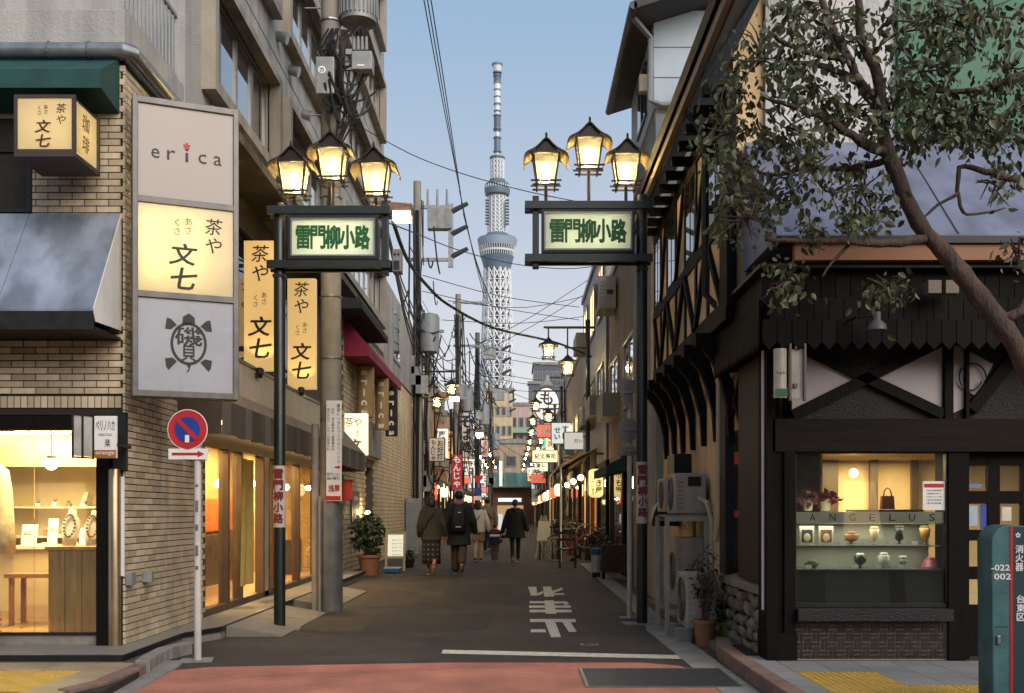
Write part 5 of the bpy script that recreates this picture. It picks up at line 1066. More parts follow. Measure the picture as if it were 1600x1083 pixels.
lamp('AREA', ((xa + xb) / 2, YF + .2, g8(822)), 2.2, (1, .9, .7), w, 1.1, size_y=.1, name='case_lamp'); lamp('AREA', ((xa + xb) / 2, YF + .2, g8(857)), 1.2, (1, .9, .7), w, 1.1, size_y=.1, name='case_lamp'); MB().box(xa, xb, YF + .14, YF + .5, wz0 - .02, g8(893)).build('lower_case', mat('dark_case', (.018, .014, .012), .35), w)
MB().box(xa + .05, xb - .05, YF + .034, YF + .046, g8(812), g8(804)).build('case_light', emis('case_strip', (1, .88, .62), 4), w)
room = MB(); room.box(xa, 6, 11.2, 11.25, 0, 2.0).box(xa, 6, YF + .3, 11.2, 1.82, 1.86).box(xa - .05, xa - .04, YF + .3, 11.2, 0, 1.85); room.build('cafe_room', mat('cafe_room', (.42, .30, .15), .8, var=.1), cafe)
MB().box(xa, 6, YF + .3, 11.2, .05, .1).build('cafe_floor', FRAME, cafe)
lamp('AREA', (3.4, 9.9, 1.80), 40, (1, .76, .40), cafe, .8, name='ceiling_light'); lamp('AREA', (2.9, 9.3, 1.80), 5, (1, .82, .5), cafe, .3, name='ceiling_light')
MB().ball((f8(1375) + .12, 9.6, g8(728) - .02), .04).build('room_lamp', emis('pendant_glow'), cafe)
mb = MB()
for px, wd in ((1250, 60), (1360, 12), (1425, 10)): mb.box(X(px, 10.5), X(px + wd, 10.5), 10.5, 10.55, .4, 1.82)
mb.build('room_post', FRAME, cafe)
for py in range(716, 800, 7): MB().box(X(1378, 11), X(1440, 11), 11.0, 11.01, Z(py, 11), Z(py - 5, 11)).build('room_slat', mat('slat_cream', (.45, .36, .2), .6), cafe)
MB().box(xa, xb, YF - .13, YF + .1, g8(968), g8(946) - .02).build('slate_ledge', HERR, cafe)
mb = MB(); mb.box(xa, xb, YF - .0, YF + .2, .09, g8(968)); mb.build('mosaic_ground', mat('mosaic_joint', (.26, .22, .17), .8), cafe)
MOS = mat('mosaic_brown', (.024, .018, .015), .4, var=.35, scale=30, rnd=.3)
sp1, sp2 = [], []; s_ = .0685
for i in range(18):
    for j in range(5):
        x, z = xa + .008 + i * s_, .105 + j * s_
        if (i + j) % 2: sp1 += [(x, YF - .008, z), (x, YF - .008, z + s_ / 2)]
        else: sp2 += [(x, YF - .008, z), (x + s_ / 2, YF - .008, z)]
shared('mosaic_tile', MB().prism([(.003, 0, .003), (s_ - .003, 0, .002), (s_ - .004, 0, s_ / 2 - .004), (.002, 0, s_ / 2 - .007)], (0, .01, 0)), MOS, cafe, sp1)
shared('mosaic_tile', MB().prism([(.003, 0, .003), (s_ / 2 - .005, 0, .002), (s_ / 2 - .002, 0, s_ - .004), (.005, 0, s_ - .003)], (0, .01, 0)), MOS, cafe, sp2)
# door with four rows of panes
dx0, dx1 = f8(1513), f8(1640); d = MB(); cols = [(1514, 1548), (1567, 1601), (1618, 1638)]; rows = [(727, 767), (787, 828), (845, 886), (906, 946)]
xs = [dx0] + [f8(v) for c in cols for v in c] + [dx1]; zsd = [g8(1025)] + [g8(v) for r_ in rows[::-1] for v in r_[::-1]] + [g8(706) - .002]
for i in range(0, len(xs), 2): d.box(xs[i], xs[i + 1], YF + .05, YF + .10, zsd[0], zsd[-1])
for j in range(0, len(zsd), 2):
    for i in range(1, len(xs) - 1, 2): d.box(xs[i], xs[i + 1], YF + .052, YF + .098, zsd[j], zsd[j + 1])
dr = d.build('door', TIMBER, cafe)
for c in cols:
    for r_ in rows: MB().box(f8(c[0]), f8(c[1]), YF + .07, YF + .076, g8(r_[1]), g8(r_[0])).build('pane', GLASS, dr)
for px, py, w_, h_, m_ in ((1516, 762, 24, 6, mat('blue_label', (.12, .2, .3), .5)), (1517, 822, 16, 32, mat('pale_blue_poster', (.35, .45, .52), .6)), (1537, 827, 12, 39, mat('blue_poster', (.04, .07, .3), .5)), (1571, 814, 15, 22, BUST)): MB().box(f8(px), f8(px + w_), YF + .062, YF + .066, g8(py), g8(py - h_)).build('poster', m_, dr)
# window contents
def gi(px, py, Y=YF + .22): return P(px, py, Y)
for i, (px, m_) in enumerate(((1261, (.05, .05, .07)), (1291, (.2, .09, .05)))):
    q = gi(px, 851); t = thing('menu_photo', ['framed dark dessert photo in the cafe case', 'framed brown dessert photo in the cafe case'][i], 'framed photo', q); MB().box(q.x - .06, q.x + .06, q.y, q.y + .01, q.z, q.z + .155).build('mount', BUST, t); MB().box(q.x - .045, q.x + .045, q.y - .004, q.y - .001, q.z + .02, q.z + .125).build('print', mat('print%d' % i, m_, .4, var=.6, scale=40), t); MB().ball((q.x, q.y - .004, q.z + .06), (.03, .003, .035), 8, 6).build('dessert', mat('cream_dessert', (.6, .5, .35), .6), t)
def sundae(px, py, label, prof, col, top):
    q = gi(px, py); t = thing('dessert_sample', label, 'dessert', q); s_ = .0052; MB().lathe(q.x, q.y, [(r * s_, q.z + z * s_) for r, z in prof], 14).build('glass', mat(label[:12], col, .25), t, smooth='all')
    mb = MB()
    for i in range(6): a = i * 1.05; mb.ball((q.x + .02 * math.cos(a), q.y + .02 * math.sin(a), q.z + prof[-1][1] * s_ + .008), .016, 7, 5)
    mb.build('topping', mat('top_' + label[:9], top, .5), t)
sundae(1330, 850, 'wide amber fruit dessert sample in a glass bowl', [(6, 0), (2, 1), (2, 3), (9, 6), (13, 13), (12, 16)], (.35, .12, .03), (.25, .05, .03))
sundae(1366, 850, 'pale cream parfait sample in a tall glass', [(5, 0), (2, 1), (2, 5), (6, 10), (8, 24)], (.5, .4, .28), (.45, .2, .08))
sundae(1405, 850, 'dark chocolate parfait sample in a tall glass', [(5, 0), (2, 1), (2, 4), (7, 9), (5, 18), (7, 26)], (.03, .02, .015), (.05, .03, .02))
sundae(1445, 850, 'orange parfait sample with green leaves in the case', [(5, 0), (2, 1), (2, 4), (7, 12), (9, 26)], (.5, .22, .06), (.05, .1, .03))
sundae(1344, 888, 'dark green melon soda sample with white ice cream', [(6, 0), (2, 1), (2, 5), (9, 10), (10, 20)], (.01, .05, .025), (.6, .6, .55))
sundae(1381, 888, 'white covered cup sample on the lower case shelf', [(9, 0), (9, 20), (7, 21)], (.55, .55, .52), (.5, .5, .48))
sundae(1411, 888, 'clear glass coupe sample on the lower case shelf', [(6, 0), (2, 1), (2, 5), (7, 9), (5, 16)], (.35, .36, .34), (.5, .5, .45))
sundae(1454, 888, 'pink ruffled cake sample at the case end', [(18, 0), (18, 2), (13, 4), (10, 14)], (.5, .12, .18), (.55, .2, .25))
sundae(1268, 888, 'green melon boat sample on the lower case shelf', [(6, 0), (10, 4), (12, 9)], (.10, .16, .06), (.08, .15, .06))
for i, (px, py) in enumerate(((1317, 852), (1356, 852), (1393, 852), (1430, 852), (1264, 889), (1299, 889), (1336, 889), (1373, 889), (1408, 889))):
    q = gi(px, py, YF + .1); tag(MB().prism([(q.x - .028, q.y, q.z + .002), (q.x + .024, q.y, q.z + .002), (q.x + .03, q.y + .02, q.z + .034), (q.x - .022, q.y + .02, q.z + .034)], (0, .003, 0)).build('price_card', WHITE), 'white price card before the ' + ['amber fruit dessert', 'pale cream parfait', 'dark chocolate parfait', 'orange parfait with leaves', 'green melon boat', 'gap beside the melon boat', 'dark green melon soda', 'white covered cup', 'clear glass coupe'][i], 'price card', 'price cards in the cafe window')
for i, px in enumerate((1262, 1290)):
    t = pot_plant('poinsettia', ['faded pink poinsettia pot on the cafe case', 'deep red poinsettia pot on the cafe case'][i], X(px, YF + .2), YF + .2, g8(798), .05, .10, (X(px, YF + .2), YF + .2, g8(775)), (.10, .08, .07), 70, .07, mat('bract%d' % i, ((.34, .10, .12), (.30, .015, .03))[i], .6), BUST, 20 + i)
q = P(1459, 797, YF + .008); t = thing('paper_notice', 'white paper notice with red heading stuck to the cafe glass', 'notice', q); MB().box(q.x - .09, q.x + .09, YF + .004, YF + .008, q.z, q.z + .235).build('sheet', WHITE, t); MB().box(q.x - .08, q.x + .08, YF + .001, YF + .003, q.z + .185, q.z + .215).build('heading', RED, t); mb = MB()
for k, s_ in enumerate(('店内全席禁煙', '営業時間のお知らせ', '十時より二十時', '定休日月曜日', '本日営業')): text(mb, s_, (q.x, YF + .002, q.z + .16 - .026 * k), .12 - .01 * (k % 2), .014)
mb.build('lettering', INK, t)
t = thing('handbag', 'small dark red handbag displayed inside the cafe', 'handbag', P(1388, 796, 9.3)); q = P(1388, 796, 9.3); MB().prism([(q.x - .06, q.y, q.z), (q.x + .06, q.y, q.z), (q.x + .05, q.y, q.z + .12), (q.x - .05, q.y, q.z + .12)], (0, .05, 0)).build('bag', mat('bag_red', (.12, .02, .015), .5), t); MB().tube([(q.x + .035 * math.cos(a), q.y + .02, q.z + .12 + .07 * math.sin(a)) for a in [k * math.pi / 6 for k in range(7)]], .006, 5).build('handle', mat('bag_red'), t); MB().box(q.x - .3, q.x + .3, q.y - .05, q.y + .25, q.z - .02, q.z - .002).box(q.x - .25, q.x + .25, q.y, q.y + .2, .1, q.z - .02).build('table', FRAME, t)
# hanging sign and gooseneck lamp on the front
y_ = 8.28; t = thing('hanging_sign', 'small curved white and green sign hung at the cafe corner', 'sign', P(1222, 600, y_)); x0, x1, z0, z1 = X(1209, y_), X(1229, y_), Z(622, y_), Z(545, y_)
mb = MB(); n = 6; mb.loft([[(x0 + (x1 - x0) * i / n, y_ - .035 * math.sin(math.pi * i / n) + d, z) for i in range(n + 1)] + [(x0 + (x1 - x0) * i / n, y_ - .035 * math.sin(math.pi * i / n) + d + .01, z) for i in range(n, -1, -1)] for z, d in ((z0, 0), (z1, 0))]); mb.build('face', mat('sign_ivory', (.46, .41, .32), .4, var=.15), t); MB().box(x0 + .002, x1 - .002, y_ - .040, y_ - .036, z0 + .01, z0 + .07).build('green_foot', mat('sign_green', (.03, .12, .08), .5), t)
mb = MB(); text(mb, 'Angelus', ((x0 + x1) / 2, y_ - .041, (z0 + z1) / 2), .085, .03); mb.build('lettering', INK, t)
xq = X(1258, y_); MB().box(x1 + .02, xq, y_ + .02, y_ + .03, z0, z1 - .0).build('second_face', mat('faded_board'), t)
mb = MB()
for x_ in (x1 + .03, xq): mb.box(x_ - .008, x_ + .008, y_ - .01, y_ + .04, z0 - .02, z1 + .04)
mb.bar((x0, y_ + .03, z0 + .02), (xq, y_ + .03, z0 + .02), .014).bar((x0, y_ + .03, z1 - .02), (xq, y_ + .03, z1 - .02), .014); mb.bar(((x1 + xq) / 2, y_, z0 + .1), ((x1 + xq) / 2, YF, z0 + .1), .03); mb.bar(((x1 + xq) / 2, y_, z1), ((x1 + xq) / 2, y_ + .02, 2.66), .012); mb.build('frame', mat('old_iron', (.16, .13, .10), .6, .3), t)
q = P(1370, 500, 8.1); t = thing('gooseneck_lamp', 'grey gooseneck lamp under the dark shingles', 'lamp', (q.x, 8.2, q.z)); MB().lathe(q.x, q.y, [(.075, q.z - .08), (.07, q.z - .04), (.03, q.z + .0), (.03, q.z + .06), (.0, q.z + .065)], 14).build('shade', mat('lamp_grey', (.09, .09, .09), .5), t, smooth=True); MB().tube([(q.x - .02, q.y, q.z + .04), (q.x - .14, q.y + .05, q.z + .03), (q.x - .18, 8.30, q.z + .02)], .01, 6).build('arm', BLACK, t)
# teal extinguisher post
Yx = 6.2; x0, z1 = X(1549, Yx), Z(820, Yx); xw = .36; t = thing('extinguisher_post', 'teal fire extinguisher post with red stripes and white characters', 'fire extinguisher box', (x0 + .15, Yx, 0)); mb = MB()
prof = [(x0, 0.1), (x0 + xw, .1), (x0 + xw, z1 - .02)] + [(x0 + .11 - .11 * math.sin(a) , z1 - .11 + .11 * math.cos(a)) for a in [k * math.pi / 16 for k in range(9)]]
mb.prism([(a - .012 * (1 - b / z1) * -1, Yx, b) for a, b in prof], (0, .2, 0)); TEAL = mat('teal_paint', (.045, .125, .13), .55, var=.4, scale=5, streak=.45, bump=.15, bscale=60)
mb.build('body', TEAL, t, bev=.006); xr_ = X(1578, Yx)
MB().box(xr_, xr_ + .016, Yx - .004, Yx - .001, .1, z1 - .012).build('stripe', RED, t); MB().box(xr_ + .016, xr_ + .09, Yx - .0035, Yx - .001, .1, z1 - .012).build('dark_strip', mat('dark_teal', (.015, .04, .045), .5), t); MB().box(xr_ + .09, xr_ + .10, Yx - .004, Yx - .001, .1, z1 - .012).build('stripe', RED, t)
mb = MB(); text(mb, '-022', (X(1563, Yx), Yx - .003, Z(887, Yx)), .11, .036, bold=.02); text(mb, '002', (X(1566, Yx), Yx - .003, Z(901, Yx)), .10, .036, bold=.02); vtext(mb, '消火器', (X(1592, Yx), Yx - .006, Z(858, Yx)), .048, 1.1, bold=.02); vtext(mb, '台東区', (X(1594, Yx), Yx - .006, Z(936, Yx)), .048, 1.1, bold=.02); text(mb, '✿', (X(1590, Yx), Yx - .006, Z(836, Yx)), .03); mb.build('lettering', WHITE, t)

MB().box(x0 + .02, xr_ - .012, Yx - .0025, Yx - .0005, .62, .624).box(x0 + .02, xr_ - .012, Yx - .0025, Yx - .0005, .2, .204).build('door_seam', mat('dark_teal'), t); MB().box(x0 + .03, x0 + .05, Yx - .014, Yx - .001, .52, .57).build('latch', STEEL, t, bev=.003)
# ================================================================ the lane beyond: buildings, signs, street things
LITWIN = emis('lit_window', (1.0, .72, .36), 1.5); LITORANGE = emis('lit_orange', (1.0, .42, .12), 1.2)
def house(name, label, side, x, y0, y1, zt, m_, rows=2, z1=3.0, shop='lit', depth=5, awn=None, seed=0, front=True):
    """lane-side building: walls, windows of the upper storeys, glazed shop front, awning"""
    rd = random.Random(seed); t = thing(name, label, 'building', (x, (y0 + y1) / 2, 0)); s_ = side; xo = x + s_ * depth
    MB().box(min(x, xo), max(x, xo), y0, y1, 2.55, zt).build('wall', m_, t)
    MB().box(min(x + s_ * .6, xo), max(x + s_ * .6, xo), y0 + .02, y1 - .02, 0, 2.549).build('ground_floor_wall', DARKWALL, t)
    MB().box(min(x - s_ * .06, xo), max(x - s_ * .06, xo), y0 - .03, y1 + .03, zt, zt + .14).build('roof_edge', GREYBOX, t)
    n = max(1, round((y1 - y0) / 2.6))
    for r in range(rows):
        z = z1 + .5 + r * 2.5
        if z + 1.2 > zt: break
        for k in range(n):
            a = y0 + (y1 - y0) * (k + .22) / n; b = y0 + (y1 - y0) * (k + .78) / n
            w = MB().box(x - s_ * .06, x + s_ * .02, a - .06, b + .06, z - .07, z).box(x - s_ * .04, x + s_ * .02, a - .06, a, z, z + 1.2).box(x - s_ * .04, x + s_ * .02, b, b + .06, z, z + 1.2).box(x - s_ * .05, x + s_ * .02, a - .06, b + .06, z + 1.2, z + 1.26).box(x - s_ * .03, x + s_ * .02, (a + b) / 2 - .03, (a + b) / 2 + .03, z, z + 1.2).build('window', ALU, t)
            lit = rd.random() < .2; MB().box(x - s_ * .012, x - s_ * .006, a, b, z, z + 1.2).build('pane', LITWIN if lit else WGL, w)
            if rd.random() < .35: MB().box(min(x - s_ * .35, x), max(x - s_ * .35, x), a, b, z - .05, z + .45).build('balcony', mat('balcony_grey', (.3, .28, .25), .6, rnd=.2), t)
    m = max(1, round((y1 - y0) / 3))
    for k in range(m):
        a, b = y0 + (y1 - y0) * k / m + .1, y0 + (y1 - y0) * (k + 1) / m - .1
        f = MB().box(x, x + s_ * .1, a, a + .12, 0, 2.5).box(x, x + s_ * .1, b - .12, b, 0, 2.5).box(x, x + s_ * .1, a, b, 2.25, 2.55).box(x, x + s_ * .1, a, b, 0, .35).build('shopfront', FRAME if k % 2 else TIMBER_B, t)
        if shop == 'lit': MB().box(x + s_ * .3, x + s_ * .31, a + .15, b - .15, .4, 2.2).build('lit_screen', (LITWIN, LITORANGE, LITWIN)[rd.randrange(3)] if rd.random() < .85 else DARKWALL, f)
        MB().box(x + s_ * .05, x + s_ * .056, a + .12, b - .12, .35, 2.25).build('pane', GLASS, f)
    if awn:
        for k in range(m):
            a, b = y0 + (y1 - y0) * k / m + .05, y0 + (y1 - y0) * (k + 1) / m - .05
            if rd.random() < .75: MB().prism([(x, a, 2.95), (x - s_ * .75, a, 2.5), (x - s_ * .75, a, 2.3), (x - s_ * .74, a, 2.3), (x - s_ * .74, a, 2.47), (x, a, 2.9)], (0, b - a, 0)).build('awning', awn if k % 2 == 0 else AWN, t)
    return t
ORANGE = mat('orange_render', (.42, .19, .07), .8, var=.12, scale=2, streak=.2); TAN = mat('tan_render', (.36, .28, .19), .85, var=.12, scale=2, streak=.3); PINKW = mat('pink_render', (.46, .36, .33), .85, var=.1, scale=2, streak=.2); GREENA = mat('green_awning_cloth', (.012, .09, .06), .8)
# brick shop with the maroon awning, grey storey above
t = thing('brick_shop', 'beige brick boutique with maroon awning and grey storey above', 'building', (-3.6, 27, 0)); xb_ = -3.47
BRW = mat('boutique_brick_mortar', (.10, .085, .065), .9)
MB().box(-8, xb_ - .012, 21.0, 24.2, 0, 5.2).box(-8, xb_ - .012, 25.4, 35.5, 0, 5.2).box(-8, xb_ - .012, 24.2, 25.4, 2.5, 5.2).build('masonry', BRW, t)
mb = MB(); z = .05; r = 0
while z < 5.1:
    y = 21.0 + (r % 2) * .17
    while y < 35.3:
        if not (24.1 < y < 25.4 and z < 2.5): mb.box(xb_ - .02, xb_ + random.uniform(-.002, .002), y, y + .32, z, z + .085)
        y += .335
    z += .1; r += 1
mb.build('brickwork', BRICK_J, t, kind='stuff', fix=False)
MB().box(-8, xb_ + .02, 27.7, 36, 5.2, 7.5).build('upper_wall', STUCCO_D, t); MB().box(-8, xb_ + .01, 21, 27.6, 5.2, 5.3).build('cornice', CONCRETE, t)
MAROON = mat('maroon_canvas', (.22, .016, .045), .8, var=.2)
MB().prism([(xb_, 21.2, 5.25), (xb_ + .5, 21.2, 4.62), (xb_ + .5, 21.2, 4.45), (xb_, 21.2, 4.45)], (0, 6.0, 0)).build('awning', MAROON, t)
w = MB().box(xb_ - .02, xb_ + .05, 29.4, 29.5, 5.7, 7).box(xb_ - .02, xb_ + .05, 31.2, 31.3, 5.7, 7).box(xb_ - .02, xb_ + .05, 29.4, 31.3, 5.6, 5.7).build('window', ALU, t); MB().box(xb_ + .025, xb_ + .03, 29.5, 31.2, 5.7, 7).build('pane', WGL, w)
MB().box(-4.4, -4.3, 24.1, 25.5, 0, 2.5).build('doorway', DARKWALL, t); MB().prism([(xb_ + .01, 23.4, 2.6), (xb_ + .01, 26.2, 2.6), (xb_ + .01, 26.2, 3.4), (xb_ + .01, 23.4, 3.4)], (.1, 0, 0)).build('door_hood', CONCRETE, t)
lamp('POINT', (xb_ + .25, 22.6, 4.3), 45, (1, .7, .36), t, .08, name='awning_light')
for i, (y, r_, za, zb, m_, lab) in enumerate(((22.6, .19, 652, 574, 'tan_drum', 'wide tan drum sign under the maroon awning'), (24.6, .16, 672, 592, 'tan_drum', 'narrower tan drum sign under the maroon awning'), (26.2, .15, 682, 606, 'black', 'black hanging shop sign under the maroon awning'))):
    xc = X((571, 597, 612)[i], y); z0, z1 = Z(za, y), Z(zb, y); t = thing('drum_sign', lab, 'sign', (xc, y, z0)); mb = MB()
    if i < 2: mb.lathe(xc, y, [(r_, z0), (r_, z1)], 20); mb.build('drum', mat('tan_drum', (.30, .19, .09), .5, var=.15, scale=3), t, smooth=True)
    else: mb.box(xc - r_, xc + r_, y - .05, y + .05, z0, z1); mb.build('board', BLACK, t, bev=.01)
    m2 = MB()
    for k, ch in enumerate('erica'): text(m2, ch, (xc, y - (r_ if i < 2 else .05) - .006, z1 - .14 - (z1 - z0 - .22) * k / 4), .1 if ch != 'i' else .14, .12 if ch != 'i' else .035, u=(0, 0, -1), v=(1, 0, 0), bold=.03)
    m2.build('lettering', mat('pale_letter', (.7, .65, .5), .5), t); MB().cyl((xc, y, z1), (xc, y, z1 + .25), .015).bar((xc, y, z1 + .2), (xb_, y, z1 + .2), .03).build('bracket', BLACK, t)
q = P(570, 797, 22.4); t = thing('shield_board', 'dark green board with a white shield crest on the brick wall', 'sign', q); MB().box(xb_ + .005, xb_ + .03, 22.0, 23.1, 1.0, 1.75).build('board', mat('board_green', (.02, .045, .04), .5), t)
mb = MB(); mb.prism([(xb_ + .034, 22.55 + a, 1.38 + b) for a, b in ((-.3, .25), (.3, .25), (.28, -.05), (0, -.3), (-.28, -.05))], (.004, 0, 0)); mb.build('shield', mat('shield_grey', (.32, .34, .3), .5), t); MB().prism([(xb_ + .04, 22.55 + a, 1.38 + b) for a, b in ((-.2, .17), (.2, .17), (.18, -.03), (0, -.2), (-.18, -.03))], (.004, 0, 0)).build('shield_field', mat('board_green'), t)
t = thing('wall_lamp', 'small glowing wall lamp beside the boutique door', 'lamp', (xb_ + .1, 23.6, 1.2)); MB().lathe(xb_ + .14, 23.6, [(.03, 1.02), (.07, 1.1), (.08, 1.22)], 10).build('cup', COPPER, t); MB().ball((xb_ + .14, 23.6, 1.27), .06).build('bulb', emis('wall_bulb', (1, .7, .3), 25), t); lamp('POINT', (xb_ + .22, 23.55, 1.3), 6, (1, .7, .35), t, .05)
q = P(543, 783, 20.95); t = thing('red_flag', 'small red cloth flag hanging at the tea shop end', 'flag', q); MB().prism([(q.x - .12, q.y, q.z), (q.x + .1, q.y, q.z + .03), (q.x + .1, q.y, q.z + .42), (q.x - .12, q.y, q.z + .40)], (0, .01, 0)).build('cloth', RED, t); MB().bar((-3.5, q.y, q.z + .42), (q.x + .14, q.y, q.z + .42), .015).build('rod', BLACK, t)
pot_plant('potted_shrub', 'leafy shrub in a ribbed terracotta pot by the brick boutique', X(577, 21.6), 21.6, 0, .24, .42, (X(574, 21.6), 21.6, .85), (.36, .35, .45), 420, .13, LEAF_D, TERRA, 31, stems=9)
pot_plant('potted_shrub', 'low plant in a small dark pot beside the sandwich board', X(640, 24.5), 24.5, 0, .13, .2, (X(640, 24.5), 24.5, .32), (.16, .16, .12), 90, .09, LEAF_D, BLACK, 32)
y = 23.2; xa, xb = X(604, y), X(632, y); t = thing('sandwich_board', 'white framed lit menu board standing on the lane', 'menu board', ((xa + xb) / 2, y, 0)); mb = MB()
for x in (xa, xb): mb.bar((x, y - .1, 0), (x, y + .05, .86), .05)
mb.bar((xa, y + .04, .83), (xb, y + .04, .83), .05).bar((xa, y - .05, .3), (xb, y - .05, .3), .05); mb.build('frame', mat('pale_wood', (.46, .36, .22), .6), t); MB().prism([(xa + .03, y - .05, .32), (xb - .03, y - .05, .32), (xb - .03, y + .035, .8), (xa + .03, y + .035, .8)], (0, .02, 0)).build('board', backlit('menu_lit', (1, .9, .6), .35), t); mb = MB()
for k in range(5): text(mb, '本日のおすすめ', ((xa + xb) / 2 + .03, y - .058 + .178 * (.0 + k * .08), .36 + .08 * k), .22, .04, v=(0, .17, .98))
mb.build('lettering', INK, t)
q = P(613, 898, 22.4); t = thing('blue_tray', 'blue and white plastic tray on the asphalt', 'tray', (q.x, 22.4, 0)); MB().box(q.x - .15, q.x + .16, 22.25, 22.6, .02, .09).build('tray', mat('tray_blue', (.03, .13, .25), .5), t, bev=.01); MB().box(q.x - .17, q.x + .18, 22.23, 22.62, .09, .12).build('rim', mat('tray_pale', (.3, .42, .5), .5), t, bev=.005)
t = thing('street_cabinet', 'grey metal cabinet standing against the brick wall', 'cabinet', (-3.2, 33, 0)); MB().box(-3.44, -3.02, 32.7, 33.6, .08, 1.72).build('body', GREYBOX, t, bev=.02); MB().box(-3.42, -3.04, 32.72, 33.58, 0, .08).build('plinth', CONCRETE, t); MB().box(-3.38, -3.08, 32.68, 32.698, .2, 1.6).build('door', mat('cabinet_door', (.2, .21, .22), .4, .2), t)
# left row
house('grill_house', 'grey rendered house with green awning and grill sign', -1, -3.75, 36.2, 45.5, 6.6, STUCCO_D, 2, seed=1, awn=GREENA)
house('orange_house', 'orange rendered shop house behind the red banner', -1, -3.8, 45.7, 56, 7.2, ORANGE, 2, seed=2, awn=AWN)
house('tan_house', 'tan rendered house beyond the orange one', -1, -3.7, 56.2, 70, 6.6, TAN, 2, seed=3, awn=AWN)
house('pale_house', 'pale plastered house with lit shop fronts near the lane end', -1, -3.6, 70.2, 88, 7.5, WHITEWALL, 2, seed=4, awn=mat('red_cloth', (.25, .03, .02), .8))
house('brown_house', 'brown house at the far end of the lane on the pole side', -1, -3.6, 88.2, 111, 7, TAN, 2, seed=5, awn=GREENA)
# right row
R2 = thing('white_house', 'white panelled house rising behind the timber cafe', 'building', (3, 17, 0)); xw = 2.05
MB().box(xw, 7, 15.6, 18.6, 7.3, 8.75).build('upper_wall', mat('pale_panel_wall', (.42, .51, .60), .6, var=.08, scale=3, bump=.1), R2); MB().box(xw + .03, 7, 15.62, 18.58, 0, 7.3).build('lower_wall', mat('cracked_concrete', (.30, .34, .37), .85, var=.2, scale=2.5, bump=.3, streak=.3), R2)
for z in (7.75, 8.2): MB().box(xw, 7, 15.594, 15.599, z, z + .01).build('panel_joint', mat('joint_dark'), R2)
for x in (2.9, 3.7): MB().box(x, x + .01, 15.593, 15.598, 7.31, 8.74).build('panel_joint', mat('joint_dark'), R2)
mb = MB(); mb.prism([(1.68, 14.9, 8.45), (4.4, 14.9, 9.3), (4.4, 14.9, 9.42), (1.68, 14.9, 8.57)], (0, 4, 0)); mb.build('roof', mat('roof_dark'), R2); MB().tube([(1.67, 14.9, 8.5), (1.67, 18.9, 8.5)], .06, 8).build('gutter', mat('dark_gutter', (.06, .06, .065), .5), R2)
MB().tube([(1.7, 15.2, 8.46), (xw - .06, 15.5, 8.3), (xw - .06, 15.55, 7.4), (xw + .1, 15.55, 7.33), (3.6, 15.55, 7.33)], .045, 8).build('downpipe', mat('grey_pipe', (.24, .27, .3), .5), R2, smooth=True)
w = MB().box(xw - .03, xw + .02, 16.4, 17.6, 7.5, 7.56).box(xw - .03, xw + .02, 16.4, 17.6, 8.28, 8.34).box(xw - .03, xw + .02, 16.95, 17.02, 7.56, 8.28).build('window', BLACK, R2); MB().box(xw - .01, xw - .004, 16.4, 17.6, 7.56, 8.28).build('pane', DARKGLASS, w); MB().box(xw - .2, xw, 15.7, 15.85, 7.6, 7.85).build('meter', mat('old_meter', (.38, .32, .24), .6), R2)
house('cream_house', 'cream house with an outdoor unit high on its wall', 1, 2.2, 18.7, 24.8, 6.6, TAN, 2, seed=6, shop='dark', z1=2.9)
house('tile_house', 'grey tiled house above the oyster lantern', 1, 2.15, 25, 33.5, 7.9, mat('grey_tile', (.22, .225, .23), .5, var=.15, scale=20), 2, seed=7, awn=mat('rust_awning', (.14, .075, .04), .8, var=.3), z1=3.2)
house('oyster_house', 'timber eatery with fabric awnings and orange lit door', 1, 2.2, 33.7, 47, 6.6, TAN, 2, seed=8, awn=mat('rust_awning'))
house('sushi_house', 'tan house carrying the yellow sushi sign', 1, 2.2, 47.2, 62, 6.2, STUCCO_D, 2, seed=9, awn=AWN)
house('plain_house', 'plain grey house far down the lane', 1, 2.1, 62.2, 84, 5.6, TAN, 2, seed=10, awn=GREENA)
house('far_house', 'last low house on the signboard side of the lane', 1, 2.1, 84.2, 111, 6, WHITEWALL, 2, seed=11, awn=AWN)
# end of the lane
E_ = thing('end_shop', 'shop with green tiled roof closing the far end of the lane', 'building', (0, 114, 0)); MB().box(-3.2, 2.6, 113, 118, 0, 4.0).build('wall', mat('red_brown_wall', (.12, .055, .04), .7), E_)
for k in range(26): MB().prism([(-3.4 + k * .24, 111.8, 3.9), (-3.19 + k * .24, 111.8, 3.9), (-3.19 + k * .24, 114, 5.4), (-3.4 + k * .24, 114, 5.4)], (0, 0, .12)).build('roof_tile', mat('green_tile', (.06, .13, .11), .5, rnd=.2), E_)
MB().box(-1.9, .6, 112.9, 112.95, 2.4, 2.8).build('lit_fascia', emis('cold_lit', (.85, 1, .95), .8), E_); MB().box(-2.0, .8, 112.9, 112.95, .4, 2.0).build('lit_front', emis('dim_window', (1, .6, .3), .35), E_)

